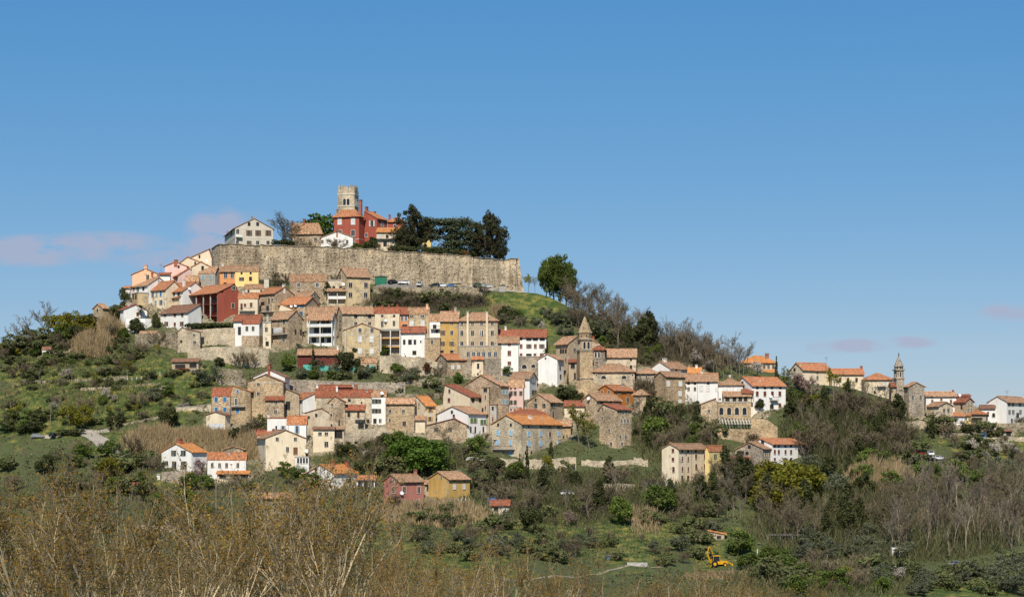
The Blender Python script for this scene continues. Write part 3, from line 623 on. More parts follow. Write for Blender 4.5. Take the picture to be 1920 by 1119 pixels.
H('white_house', 'white-grey house with red roof above a stone ground floor', (453, 486, 493), 650, 607, 591, 14, 'ga', 'white', 'tile_red', [('d', 5, 8, 616, (463, 474.7))], half=(629, 'stone'))
H('white_house', 'recessed white house with outside stair and small red awning', (438, 453, 453), 648, 601, 591, 3, 'ga', 'white', 'tile_red', [('n', 5, 14, 620, (449,))], d=8)
H('cream_house', 'narrow cream house squeezed beside the red-roofed white house', (493, 508, 510), 650, 605, 602, 4, 'flat', 'cream', 'concrete', [('d', 5, 8, 617.5, (499.5,)), ('O', 6, 8, 644, (501,))], ch=((502, 590, 3.5, 'concrete'),), d=6)
H('stone_house', 'house with tan roof, flower balcony and rough stone side', (508, 541, 567), 652, 596, 583, 40, 'ga', 'stone', 'tile_old', [('d', 5, 8, 603, (533,)), ('Dr', 5, 11, 619, (533,)), ('n', 2, 8, 621.7, (554,)), ('n', 2, 10, 623, (564,)), ('d', 5, 7, 637, (532,)), ('cw', 18, 9, 619, (520,))], bal=((509, 540, 628, 'rail'),))
H('balcony_house', 'house with two long white balconies and red panels', (577, 623, 631), 646, 597, 585, 14, 'ga', 'white', 'tile_old', [('p', 7, 11, 603, (603,)), ('cr', 6, 11, 603, (595, 611)), ('n', 7, 9, 619, (589, 597, 606, 614)), ('n', 8, 8, 637, (585, 600, 614))],
  lg=dict(d=2, floors=(612, 630), cols=2, cm='trim_white', par='sh_white'))
H('tan_house', 'tan-roofed house hidden behind the balcony house', (575, 631, 634), 612, 585, 576, 4, 'ga', 'cream', 'tile_old', [], d=8)
H('stone_house', 'stone house with white left side at the left end of the long row', (632, 642, 703), 641, 587, 575, 74, 'gb', 'stone_pale', 'tile_pale', [('n', 5, 6, 592.5, (667, 693)), ('d', 5, 6, 606.5, (667, 693)), ('n', 4, 9, 597, (638,)), ('n', 4, 9, 613, (638,))], ch=((701, 570, 4, 'stone_grey'),))
H('cream_house', 'cream row house with red roof right of the stone row end', (703, 749, 750), 639, 587, 577, 2, 'ga', 'cream', 'tile_red', [('n', 4, 3.5, 592, (716.7, 739)), ('dm', 4.5, 11, 607.5, (716.7,)), ('d', 4.5, 9, 606, (738.7,))], ch=((729, 571, 3, 'brick'), (745, 571, 3.5, 'brick'), (717, 572, 3.5, 'brick')), dish=((723, 601),))
H('ochre_house', 'narrow orange-ochre slice of the long row', (750, 765.5, 766), 637, 588, 577.5, 2, 'ga', 'orange', 'tile_red', [('pu', 4.5, 8, 597, (754, 761)), ('O', 10, 4, 610, (759,))])
H('tan_house', 'tan row house with two closed white shutters', (766, 804, 805), 636, 589, 577.5, 2, 'ga', 'tan', 'tile_old', [('cw', 7, 10, 606, (771.7, 792.5)), ('d', 7, 3, 593, (772, 792))], ch=((801, 570, 4, 'peach'),))
H('gable_house', 'ochre stone gable house with six white windows in front of the row', (646, 712, 714), 668, 618, 606, 3, 'gb', 'tan', 'tile_pale', [('p', 6, 8, 619, (675, 697.5)), ('cw', 6.5, 11, 635.5, (675, 697)), ('cw', 6.5, 10, 658, (675, 697))], dp=(650,), band=(628,))
H('balcony_house', 'dark glazed balcony house with orange slab edges between the row houses', (713, 751, 752), 666, 618, 616, 2, 'flat', 'grey', 'concrete', [('p', 7, 9, 625, (717, 723)), ('p', 12, 9, 626, (737,)), ('nu', 10, 8, 642, (719, 731, 743)), ('O', 12, 10, 657, (737,))], d=8, lg=dict(d=2.2, floors=(634, 650), cols=2, cm='trim_white', sm='sh_yellow'))
H('white_house', 'bright white house with red roof and small garden terrace', (752, 797, 799), 666, 621, 613, 4, 'ga', 'white', 'tile_red', [('n', 4, 8, 641, (758, 778)), ('n', 6, 8, 641, (768.7,)), ('O', 7, 7, 661, (777,)), ('p', 3, 4, 640, (789,))], d=8)
H('stone_block', 'square stone block with roof terrace right of the bright white house', (797, 825, 827), 677, 634, 632, 4, 'flat', 'stone_gold', 'concrete', [('d', 4.5, 8, 641, (810,))], d=7, dp=(796.5,))
H('grey_house', 'recessed grey house with iron balcony left of the long ochre facade', (805, 826, 827), 655, 602, 590, 3, 'ga', 'white', 'tile_old', [('n', 6, 8, 613, (815,)), ('n', 4, 5, 621, (819,))], bal=((808, 825, 617, 'rail'),), d=8)
H('ochre_house', 'yellow-ochre part of the long four-storey building with brown shutters', (825, 859, 859), 673, 601, 585, 2, 'ga', 'ochre', 'tile_pale', [('or', 9, 9, 623.7, (830,)), ('dr', 5, 8, 623.7, (847,)), ('or', 9, 8, 644, (830, 847)), ('d', 6, 4, 606, (847,)), ('d', 5, 4, 605, (829,)), ('O', 6, 5, 659, (829, 847))], ch=((849, 580, 4, 'brick'), (854, 576, 4, 'concrete')), dp=(858.5,), d=10)
H('grey_building', 'long grey-brown four-storey building with two pale chimney breasts', (859, 933, 936), 676, 601.5, 586, 3, 'hip', 'brown', 'tile_pale', [('d', 5, 5, 607, (866, 886, 903, 923)), ('d', 5.5, 9.5, 624.5, (866, 886, 903, 923)), ('d', 5.5, 8, 644, (866, 886, 903, 923)), ('ow', 6, 9.5, 624.5, (904.5,))], d=11, dp=(859.5,))
for uu_ in (877, 913):
    g_ = gp(uu_, 676); e_ = empty('chimney_breast', (g_.x, g_.y - .1, g_.z)); tag(e_, 'tall pale chimney breast on the %s half of the grey-brown building' % ('left' if uu_ == 877 else 'right'), 'chimney', 'chimney breasts of the grey-brown building')
    MB().box(-.33, .33, -.55, -.06, 0, (676 - 586) / FPX * g_.y).build('shaft', 'cream', e_); MB().box(-.45, .45, -.65, .04, (676 - 586) / FPX * g_.y, (676 - 584) / FPX * g_.y).build('cap', 'concrete', e_)
H('terrace_block', 'stone terrace block with six window bays below the grey building', (860, 939, 941), 702, 649, 647, 3, 'flat', 'brown', 'concrete', [('du', 5.5, 9, 664, (878, 888, 897.5, 907, 918, 929)), ('n', 3.5, 9, 684, (907.5,)), ('n', 5, 11, 685, (923,)), ('n', 3, 9, 682, (889,))], d=6, half=(672, 'stone_grey'))
H('stone_house', 'low stone house with orange roof and three white shutters below the long row', (818, 838, 885), 706, 673.5, 664, 66, 'gb', 'stone', 'tile_orange', [('cw', 5, 7, 688, (848.5, 860, 877)), ('cw', 4, 6, 687, (826,)), ('d', 3, 5, 673, (826,)), ('n', 5, 4, 675, (868,))])
H('cream_house', 'small cream house joined to the right of the low stone house', (885, 906, 907), 703, 672, 663, 2, 'ga', 'cream', 'tile_orange', [('n', 3.5, 9, 686, (896.5,)), ('n', 3, 4, 674, (896,)), ('n', 3, 3, 701, (896,))], d=5)
H('white_house', 'tall narrow white house with brown windows in mid-town', (935, 972, 973), 701, 641.5, 632, 2, 'ga', 'white', 'tile_old', [('cm', 5.5, 5, 645.5, (955,)), ('cm', 6, 9, 662, (955,)), ('cm', 6, 7, 681, (955,)), ('n', 4, 5, 645, (937.5,))], d=6)
H('white_building', 'long white building with red roof above the arched stone terrace', (972, 1024, 1026), 673, 631, 619, 2, 'ga', 'white', 'tile_red', [('n', 9, 4, 636, (991.7, 1003.7, 1016.7)), ('n', 4, 4, 635, (977,)), ('or', 10, 8, 649, (991.7, 1016)), ('cm', 5, 8, 649, (977, 1003.7)), ('O', 10, 6, 666, (991.7,)), ('cm', 5, 7, 666, (977, 1003, 1015))], d=9)
H('white_house', 'red-roofed white wing behind the tall narrow house', (935, 972, 972.3), 672, 631.5, 619, 2, 'ga', 'white', 'tile_red', [('n', 4, 4, 635, (965,))], ch=((948, 612, 3.5, 'white'),), d=9)
H('stone_terrace', 'stone terrace with two dark arches under the long white building', (972, 1012, 1013), 696, 669, 668, 3, 'flat', 'stone_grey', 'concrete', [('a', 9, 8, 687, (983,)), ('a', 8, 6, 686, (1000,))], d=5, cat='terrace')
H('white_house', 'blank white gable house left of the first church tower', (1009, 1045, 1057), 722, 673, 664, 24, 'gb', 'white', 'tile_pale', [('n', 2, 2.5, 671.5, (1023,)), ('n', 2, 6, 690, (1050,)), ('n', 2, 8, 706, (1051,))])
H('stone_house', 'brown stone house with deep eaves left of the first church tower', (1042, 1066, 1095), 702, 643, 631, 44, 'ga', 'brown', 'tile_pale', [('n', 3, 7, 658, (1051.7, 1056, 1061)), ('dm', 4.5, 7, 656, (1077,)), ('d', 3, 8, 675, (1061,)), ('O', 9, 10, 685, (1075,))], ov=.9)
H('red_roof_porch', 'small porch with red roof against the first church tower', (1066, 1081, 1082), 712, 679, 674, 5, 'sa', 'brown', 'tile_red', [('O', 8, 9, 686, (1074,)), ('n', 3, 12, 705, (1078,))], d=4)
H('church_nave', 'stone church nave with two lunette windows below the first tower', (1111, 1190, 1193), 740, 697, 682, 3, 'hip', 'stone_pale', 'tile_old', [('a', 9, 6, 707, (1131.7, 1170)), ('d', 3, 3, 703, (1118, 1186))], d=10, cat='church')
H('church_choir', 'taller church block with twin arched bell openings and red roof', (1111, 1134, 1136), 715, 656, 648, 3, 'hip', 'stone_grey', 'tile_red', [('a', 3.5, 10, 665, (1117, 1123)), ('cr', 6, 5, 680, (1119,))], d=9, cat='church', ch=((1133, 645, 2.5, 'white'),))
H('stone_house', 'gabled stone house peeping above the church block', (1106, 1129, 1131), 690, 650, 637, 4, 'gb', 'brown', 'tile_pale', [], d=8, rp=.75, ch=((1112, 630, 4, 'brick'),))
H('stone_house', 'stone and cream house with tan and red roof right of the church', (1136, 1193, 1196), 713, 668.5, 655, 4, 'ga', 'beige', 'tile_pale', [('d', 6, 4, 671.5, (1150.5,)), ('n', 3, 4, 674, (1183,)), ('n', 4, 6, 688, (1183,))], d=10, dp=(1159,), ch=((1180, 656, 3.5, 'brick'),))
# right shoulder
H('white_house', 'white gable house with fat white chimney right of the church', (1219, 1256, 1292), 718, 690, 678, 42, 'gb', 'white', 'tile_old', [('cb', 4, 5, 698, (1281,)), ('n', 3, 3, 694, (1268,))], ch=((1246, 672, 6, 'white'),))
H('orange_roof_house', 'low house with orange roof behind the white gable house', (1290, 1314, 1316), 715, 698, 690, 8, 'ga', 'cream', 'tile_bright', [], ch=((1306, 684, 4, 'white'), (1316, 695, 5, 'brick')), d=7)
H('stone_house', 'grey stone house with tan roof right of the church nave', (1192, 1236, 1240), 740, 700, 690, 6, 'hip', 'stone_grey', 'tile_pale', [('d', 3, 4, 706, (1200, 1212))], d=8)
H('stone_house', 'stone house with a column of white shutters left of the cream facade', (1228, 1248, 1285), 777, 705, 697, 60, 'gb', 'stone_gold', 'tile_old', [('cw', 6, 9, 719, (1253, 1275.5)), ('cw', 6, 9, 737.5, (1275,)), ('cw', 6, 6, 752, (1275,)), ('O', 4, 7, 767.5, (1275,))])
H('stone_cottage', 'small stone gable cottage with two little windows in the thicket', (1229, 1271, 1273), 764, 732, 724, 4, 'gb', 'stone', 'tile_pale', [('d', 4, 6, 734, (1250,)), ('d', 4, 8, 750, (1259,)), ('d', 3, 5, 749, (1243,))], d=6)
H('cream_house', 'long cream facade with grey-white shutters on the right shoulder', (1285, 1346, 1347), 768, 714, 702, 3, 'ga', 'white', 'tile_old', [('n', 4, 4, 718, (1291, 1303, 1328)), ('d', 4, 7, 729, (1291, 1303)), ('cw', 5.5, 10, 728, (1315, 1327.5)), ('cw', 5, 11, 746.7, (1290.5, 1304)), ('cw', 4, 6, 730, (1344,))], d=10, dp=(1308,))
H('orange_roof_house', 'orange roof showing above the long cream facade', (1310, 1346, 1348), 735, 706, 700.5, 4, 'ga', 'cream', 'tile_orange', [], d=7, ch=((1316, 697, 4, 'white'),))
H('white_house', 'white house with shuttered upper floor behind the restaurant loggia', (1347, 1393, 1395), 762, 721.5, 709, 3, 'hip', 'white', 'tile_old', [('cw', 7, 9, 728, (1359.7, 1372.5, 1386)), ('n', 2, 3, 748, (1350,))], ch=((1370.5, 703, 4, 'white'), (1348, 706, 4, 'brick')), d=9)
H('arcade_hall', 'golden stone hall with four dark arches under a terrace', (1346, 1408, 1410), 785, 754, 752.5, 3, 'flat', 'stone_gold', 'concrete', [('a', 7.5, 14, 770.5, (1352.5, 1367, 1381.7, 1396))], d=8)
H('loggia_pavilion', 'tile-roofed loggia with open bays on top of the arcade hall', (1357, 1408, 1410), 785, 743, 734, 3, 'sa', 'stone_pale', 'tile_pale', [('O', 7, 10, 748, (1377, 1388, 1398)), ('O', 8, 8, 749, (1364,))], Y=depth(1408, 785) + 2.6, d=4)
H('stone_house', 'windowless stone house with mono roof left of the arcade hall', (1314, 1345, 1346), 800, 757, 747, 3, 'gb', 'stone', 'tile_pale', [('du', 4.5, 6, 770.5, (1329,))], rp=.1, d=7)
H('white_house', 'large white house with brown shutters and orange to tan roof by the restaurant', (1377, 1410, 1473), 770, 722, 707, 64, 'gb', 'white', 'tile_orange', [('n', 4, 4, 726.5, (1419.7, 1434, 1447, 1463)), ('cm', 5, 9, 738, (1419.7, 1434, 1448, 1462)), ('cm', 5, 8, 760, (1419.7, 1462)), ('O', 7, 8, 762, (1447,)), ('n', 3, 3, 717, (1392,))], bal=((1443, 1457, 750, 'rail'),), ch=((1423, 713, 5, 'white', .5),), dish=((1443.5, 743),))
H('yellow_house', 'sliver of yellow house with lean roof between loggia and large white house', (1392, 1412, 1413), 775, 737, 729, 4, 'sa', 'cream', 'tile_red', [('n', 2.5, 7, 743, (1410,)), ('n', 2.5, 7, 758, (1410,))], d=4)
H('grey_house', 'house with vivid orange roof on the right skyline beside the dark spruce', (1387, 1455, 1458), 712, 680, 667, 5, 'hip', 'beige', 'tile_bright', [('d', 4.5, 8, 687.5, (1433, 1441, 1450))], Y=676, ch=((1438, 662.5, 7, 'brick'), (1437, 670, 4, 'tan', .5)), d=10)
H('orange_roof_house', 'porch with second orange roof under the vivid orange-roofed house', (1427, 1454, 1456), 716, 698, 693, 4, 'sa', 'tan', 'tile_bright', [('n', 4, 7, 704, (1440, 1449))], Y=668, d=5)
H('cream_house', 'long pale house with orange roof behind trees on the right skyline', (1482, 1505, 1558), 730, 692.5, 680.5, 62, 'gb', 'cream', 'tile_orange', [('d', 4, 4, 698.7, (1532.5,)), ('d', 4, 7, 708, (1532.5,)), ('d', 5, 7, 722, (1533,)), ('n', 2.5, 5, 692.5, (1490,)), ('n', 2.5, 6, 708, (1490,))], Y=664, ch=((1499, 682, 4, 'cream', .4),))
H('cream_house', 'middle one of three orange-roofed cream houses on the right skyline', (1560, 1620, 1622), 738, 701, 692, 3, 'ga', 'cream', 'tile_orange', [('n', 4, 7, 712, (1575, 1590, 1606))], Y=662, ch=((1616, 686, 4, 'brick'),), d=9)
H('cream_house', 'cream house with hipped orange roof left of the second church tower', (1621, 1674, 1676), 748, 711.5, 700, 3, 'hip', 'cream', 'tile_orange', [('cw', 4, 5, 719, (1657.5, 1667)), ('cw', 4.5, 6, 728, (1656.7, 1667)), ('n', 3, 5, 735, (1640,))], Y=658, bal=((1645, 1661, 724, 'rail'),), d=9)
H('church_apse', 'stone church with gabled end beside the second tower', (1694, 1704, 1733), 779, 724, 717, 72, 'ga', 'stone_grey', 'tile_pale', [('d', 4.5, 9, 745, (1711, 1726))], cat='church')
H('red_roof_house', 'tiny red-roofed link between church tower and cream house', (1671, 1680, 1681), 770, 724, 718, 4, 'ga', 'brown', 'tile_red', [], d=6)
H('white_house', 'white house with tan roof and maroon windows right of the second church', (1736, 1793, 1795), 779, 742, 735, 3, 'ga', 'white', 'tile_pale', [('cm', 4, 5, 749, (1765,)), ('cm', 4, 7, 753, (1748, 1783)), ('d', 3, 3, 745, (1748, 1783))], ch=((1787, 731, 3, 'brick'),), d=8)
H('grey_house', 'grey plaster gable house in front of the white house near the second church', (1737, 1761, 1787), 797, 761, 754, 50, 'ga', 'beige', 'tile_old', [('og', 4.5, 6, 769, (1770, 1778)), ('d', 3, 4, 781, (1773.5,))])
H('stone_house', 'brown stone house with white upper room near the right edge', (1790, 1811, 1825), 791, 752.5, 746, 45, 'ga', 'brown', 'tile_red', [('d', 3, 5, 768, (1815, 1821)), ('d', 3, 5, 757, (1815, 1821)), ('n', 2, 8, 762, (1803,))], ch=((1803, 748, 3, 'concrete'),))
H('white_house', 'small white rooftop room behind the brown stone house', (1795, 1820, 1821), 775, 742, 739.5, 4, 'sa', 'white', 'tile_red', [('n', 3, 4, 744, (1810,))], d=5, dish=((1799, 741),))
H('garage', 'white garage with orange roof under the brown stone house', (1787, 1808, 1810), 796, 780, 773, 4, 'sa', 'white', 'tile_orange', [('cw', 11, 9, 787, (1797,))], d=5, cat='garage')
H('yellow_house', 'little yellow house with one white window near the right edge', (1803, 1820, 1822), 795, 779, 775, 5, 'sa', 'yellow', 'tile_orange', [('p', 4, 6, 784.7, (1811,))], d=5)
H('pavilion', 'open pavilion with hipped orange roof near the right edge', (1818, 1849, 1851), 794, 776, 768, 5, 'hip', 'brown', 'tile_orange', [('O', 20, 9, 787, (1832,))], d=6, ov=.8, cat='pavilion')
H('white_house', 'low white house with arched opening left of the big white gable', (1838, 1866, 1870), 795, 765, 760, 12, 'ga', 'white', 'tile_brown', [('a', 5, 8, 778, (1863,)), ('n', 3, 8, 776, (1852.5,))])
H('white_house', 'big house with white gable and grey front at the right edge', (1853, 1888, 1932), 797, 753, 743, 42, 'gb', 'white', 'tile_old', [('or', 5, 6, 758, (1892, 1899, 1912)), ('og', 5, 8, 772, (1892.5, 1899.5, 1913)), ('n', 6, 8, 778, (1908,)), ('n', 3, 6, 788, (1897,))])
H('garden_shed', 'long dark shed set in the terrace wall at the right edge', (1850, 1898, 1900), 819, 808, 805.5, 4, 'sa', 'concrete', 'tile_brown', [('O', 9, 8, 813, (1857, 1891)), ('cw', 12, 7, 813, (1874,))], d=4, cat='shed')
# mid-town below the long row
H('white_house', 'white gable with red chimney peeping over the tall stone house', (475, 534, 543), 760, 706, 693, 12, 'gb', 'white', 'tile_brown', [], ch=((492, 683, 5, 'brick'), (507, 689, 4, 'concrete')))
H('stone_house', 'tall stone gable house with red-brown attic left of centre', (464, 531, 536), 785, 716, 702, 5, 'gb', 'stone_gold', 'tile_brown', [('d', 5, 6, 720, (484.5,)), ('dr', 5, 6.5, 738, (484.5,))], dp=(530,), band=(717,))
H('stone_house', 'stone house with red roof and four deep blue shutters', (397, 432, 439), 783, 742, 727, 14, 'ga', 'stone', 'tile_red', [('cB', 6, 9, 748.7, (405.5, 421.7)), ('cB', 6, 8, 767.5, (405.5, 421.7))], dp=(432,))
H('stone_house', 'stone house with half gable and blue window beside the blue-shuttered house', (433, 470, 473), 790, 734, 723, 6, 'gb', 'stone_gold', 'tile_orange', [('cB', 4, 6, 733.7, (445.5,)), ('p', 5, 13, 753, (443,)), ('cB', 6, 8, 770, (445.5,))], rp=.9, bal=((434, 460, 762, 'rail'),), ch=((454, 715, 5, 'concrete', .0),))
H('cream_garage', 'cream gabled garage below the blue-shuttered stone house', (387, 422, 432), 808, 777.5, 772, 20, 'gb', 'cream', 'tile_brown', [('cw', 30, 12, 800, (405,))], cat='garage')
H('stone_house', 'stone annex with red lean roof against the tall stone house', (497, 532, 533), 791, 750, 743, 4, 'sa', 'stone', 'tile_red', [('d', 5, 5.5, 754, (517,)), ('d', 5, 7, 771.7, (516.7,))], d=4)
H('wooden_porch', 'dark wooden porch with sloping brown roof right of the tall stone house', (534, 561, 562), 779, 739, 729, 4, 'gb', 'brown', 'tile_brown', [('O', 9, 16, 760, (540,))], rp=.9, d=4, cat='porch')
H('white_house', 'white house with orange roof and pair of arched windows', (542, 568, 617), 781, 748, 736, 60, 'ga', 'white', 'tile_orange', [('a', 3, 9, 764, (550.5, 557)), ('n', 3, 5, 753, (550, 557))])
H('red_roof_house', 'house with wide red roof and long dormer in mid-town', (592, 668, 670), 776, 744, 722.5, 3, 'ga', 'stone_pale', 'tile_red', [('n', 4, 4, 750, (655,))], dorm=(635, 660, 726, 736), ch=((632, 724, 3.5, 'white', .35), (590.5, 721, 4, 'white'), (662, 718, 4, 'concrete')), d=11)
H('stone_house', 'stone house with red roof between the dormer house and the white tower house', (665, 697, 698), 792, 744, 731, 2, 'ga', 'stone_pale', 'tile_red', [('d', 3, 4, 755, (678,)), ('n', 4, 6, 789, (690,))], d=9, ch=((688, 731, 4, 'concrete'),))
H('white_house', 'white three-storey house with dark green shutters in mid-town', (697, 723, 726), 794, 744, 732, 6, 'ga', 'white', 'tile_pale', [('og', 9, 8, 752, (702, 710)), ('og', 9, 8, 770, (702, 710)), ('p', 5, 7, 788.5, (713,)), ('O', 6, 9, 789, (703,))], d=9, ch=((724, 735, 4, 'white'),), dish=((716.5, 737),))
H('stone_gable_house', 'narrow stone gable house above the crumbling plaster ruin', (617, 647, 648), 816, 753, 742.5, 3, 'gb', 'stone', 'tile_red', [('d', 4, 6, 759, (623,)), ('d', 3.5, 5.5, 778, (621,)), ('d', 3.5, 5, 797, (621.7,)), ('n', 2, 9, 792, (636,))], rp=.65, d=9)
H('ruined_house', 'crumbling plaster house with broken tile roof in mid-town', (571, 617, 618), 814, 774, 765, 3, 'gb', 'beige', 'tile_old', [('n', 3.5, 5, 778, (593,)), ('O', 6, 5, 782, (578,))], rp=.3, d=7)
H('cream_house', 'cream house with flat brown awning roof below the plaster ruin', (587, 627, 628), 842, 804, 800.5, 3, 'sa', 'cream', 'tile_brown', [('dr', 6, 6, 813, (600, 612)), ('d', 6.5, 10, 832.5, (612,))], d=6)
H('porch_house', 'shaded recess with dark opening beside the cream awning house', (627, 645, 646), 838, 804, 801, 3, 'sa', 'beige', 'tile_old', [('O', 14, 14, 814, (635,)), ('p', 6, 9, 835, (630,))], d=5)
H('stone_house', 'stone house with red lean roof and iron balcony in mid-town', (647, 684, 685), 814, 769, 759, 3, 'sa', 'stone_pale', 'tile_red', [('n', 4, 8, 776.7, (654,)), ('D', 5, 12, 777.5, (672,)), ('O', 11, 10, 798, (677,))], bal=((666, 684, 786, 'rail'),), d=7)
H('stone_house', 'stone house with pale tile roof and white-edged windows in mid-town', (724, 777, 779), 806, 754.5, 747, 3, 'ga', 'stone_gold', 'tile_pale', [('d', 5, 7, 771, (731, 756.5)), ('d', 3.5, 4.5, 787.5, (731,)), ('D', 7, 9, 794, (758,))], d=8, dp=(777,))
H('cream_house', 'cream house with bright orange roof and yellow shutters', (768, 797, 817), 804, 759, 743, 50, 'gb', 'cream', 'tile_bright', [('oy', 9, 8, 768, (806.7,)), ('oy', 9, 8, 785, (806,))])
H('cream_house', 'small cream annex beneath the yellow-shuttered house', (779, 797, 798), 808, 787, 780, 3, 'sa', 'cream', 'tile_old', [], d=4)
H('tall_house', 'tall cream house with red mono roof and two brown windows', (831, 881, 905), 787, 743.5, 721, 40, 'gb', 'cream', 'tile_red', [('cm', 4, 7, 733, (843,)), ('cm', 5, 8, 750, (842,)), ('n', 4, 6, 750, (886.5, 900))], rp=.93)
H('stone_house', 'big stone house with long tan roof and teal shutters near the pink house', (867, 938, 954), 788, 722.5, 703, 45, 'gb', 'stone', 'tile_pale', [('ct', 4, 9, 735, (943.7, 950)), ('ct', 4, 9, 753, (943.7, 950))], ch=((930, 708, 4, 'concrete', .6),))
H('pink_house', 'pale pink row house with dark green shutters beside the teal-shuttered house', (954, 981, 983), 776, 725.5, 713, 10, 'ga', 'pink', 'tile_pale', [('og', 6, 8, 737, (958.5, 966, 976.7)), ('og', 6, 8, 754, (958.5, 966)), ('n', 3, 3, 727.5, (958, 966))], d=8, bal=((954, 970, 762, 'rail'),))
H('orange_house', 'little orange ground-floor front below the pink house', (953, 976, 977), 781, 764, 763, 5, 'flat', 'orange', 'concrete', [('p', 4, 5, 768, (958, 965))], d=4)
H('stair_tower', 'narrow plaster stair tower with brown roof cap in mid-town', (903, 917, 919), 808, 727, 724.5, 8, 'flat', 'brown', 'tile_brown', [('O', 7, 7, 731, (910,)), ('cm', 3, 9, 745, (910,)), ('cm', 3, 9, 765, (910,)), ('n', 3, 6, 768, (905,))], d=5)
H('grey_house', 'low grey house right of the plaster stair tower', (918, 931, 933), 806, 759, 757, 8, 'flat', 'grey', 'tile_brown', [('n', 3, 6, 765, (924,)), ('cm', 3, 10, 786, (924,))], d=5)
H('white_house', 'white gable house with lime green shutters in mid-town', (820, 877.5, 912), 823, 775, 762, 42, 'gb', 'white', 'tile_pale', [('n', 3, 5, 772, (847.5,)), ('n', 3, 4, 779, (851,)), ('ol', 7, 9, 788, (884.5, 891)), ('ol', 7, 9, 791, (903.5, 909)), ('n', 2, 10, 805, (882.5, 891, 906))])
H('stone_house', 'low stone gable half hidden by a bare bush below the lime shutters', (801, 876, 878), 824, 797, 784.5, 4, 'gb', 'stone', 'tile_red', [('og', 7, 8, 805, (817.5, 844))], rp=.33, ch=((811, 782, 3, 'brick'),), d=6)
H('white_cottage', 'small white cottage with tan roof and glazed side below the white building', (957, 993, 1007), 747, 709, 698, 16, 'ga', 'white', 'tile_old', [('nu', 8, 8, 713, (1000,)), ('n', 4, 7, 735, (999, 1004))], ch=((985, 717, 4, 'concrete', .9),))
H('stone_house', 'stone gable house with dark green shutters behind the light blue shuttered house', (989, 1031, 1054), 802, 752.5, 739, 36, 'gb', 'stone', 'tile_pale', [('og', 6, 8, 760, (1004.5, 1020)), ('og', 6, 8, 760, (1037,)), ('n', 2.5, 5, 749, (1004.5,)), ('D', 4, 11, 777, (1037,))])
H('red_roof_house', 'wide hipped red roof behind the light blue shuttered house', (953, 1027, 1029), 802, 778, 767, 4, 'hip', 'cream', 'tile_red', [], d=9)
H('stone_house', 'large stone house with light blue shutters and bright orange roof', (922.5, 977.5, 1055), 858, 794, 778, 40, 'gb', 'stone_pale', 'tile_bright', [('n', 3, 5, 796, (934, 958)), ('cb', 6, 9, 811, (934, 958)), ('cb', 5, 9, 829, (933, 957.5)), ('ab', 7, 12, 851, (938, 957.5)), ('cb', 5, 8.5, 812.5, (991.7, 1014, 1048)), ('cm', 4, 9, 814, (1031,)), ('cb', 5, 9, 831, (992, 1014, 1048)), ('cb', 3.5, 13, 850.5, (1013, 1047.5)), ('n', 2, 5, 848, (985, 996)), ('n', 2.5, 2.5, 800, (991, 1014, 1031, 1047))],
  bal=((925, 966, 842, 'rail'),), ch=((994, 779, 6, 'white', .4), (1015, 782, 3, 'trim', .3)), dp=(1023,))
H('orange_roof_house', 'low orange-roofed annex right of the light blue shuttered house', (1040, 1070, 1072), 815, 797, 789, 6, 'ga', 'stone_gold', 'tile_pale', [], d=6)
H('orange_house', 'rust-orange house with white-edged windows below the church nave', (1120, 1150, 1188), 767, 731, 722, 46, 'gb', 'rust', 'tile_orange', [('d', 3.5, 6, 735, (1129, 1142)), ('d', 6, 5.5, 735, (1161, 1177.5)), ('d', 5, 9, 749.7, (1176.7,))], ch=((1168, 719, 4, 'concrete', .3),))
H('stone_house', 'stone gable house with tan and red roof left of the rust-orange house', (1092, 1118, 1165), 792, 749, 738, 46, 'gb', 'stone', 'tile_old', [('n', 3, 3, 753, (1128, 1145, 1157))], dish=((1106, 747),))
H('stone_tower_house', 'tall stone house with red lean roof and triple window beside the bare poplar', (1124, 1156, 1184), 840, 767, 757.5, 46, 'gb', 'stone', 'tile_red', [('d', 3.5, 6, 766.7, (1130,)), ('d', 3.5, 6, 783.7, (1130,)), ('d', 4, 6, 772, (1163, 1174)), ('d', 3.5, 7, 789, (1165, 1171, 1177)), ('d', 3.5, 6, 806.7, (1142.5,)), ('d', 4, 7, 819, (1163, 1173)), ('d', 4, 6, 832, (1146, 1166))], rp=.75)
H('stone_cottage', 'small stone house with tan hipped roof right of the rust-orange house', (1188, 1211, 1216), 773, 740, 730, 14, 'hip', 'stone', 'tile_pale', [('d', 4, 7, 755, (1195,))])
H('red_roof_house', 'dark red roof tucked below the white satellite dish in mid-town', (1058, 1096, 1098), 783, 760, 752, 5, 'ga', 'cream', 'tile_red', [('n', 4, 5, 765, (1075,))], d=7)
# lower town
H('white_house', 'white house with dark green shutters and brick chimney at lower left', (303, 359, 388), 885, 847, 831.7, 36, 'gb', 'white', 'tile_bright', [('og', 10, 10, 849, (326, 344)), ('og', 8, 8, 868, (312,)), ('og', 9, 15, 872, (327,)), ('og', 12, 15, 872, (345,))], ch=((338, 822, 7, 'brick'),), half=(883, 'stone_grey'))
H('white_house', 'low white house with long orange roof and porch at lower left', (389, 461, 463), 893, 861, 849, 3, 'ga', 'white', 'tile_orange', [('d', 4.5, 8, 872, (398, 411.7, 425, 446))], ch=((430, 845, 4, 'concrete'),), d=7)
H('porch', 'orange tiled porch roof in front of the low white house', (407, 467, 468), 899, 888, 883, 3, 'sa', 'cream', 'tile_bright', [('O', 14, 7, 893, (418, 440, 458))], d=3, cat='porch')
H('stone_hut', 'roofless stone hut on the slope above the low white house', (420, 456, 460), 862, 842, 837, 10, 'gb', 'rubble', 'tile_pale', [], d=5, ch=((436, 831, 3, 'stone_grey'),), cat='hut')
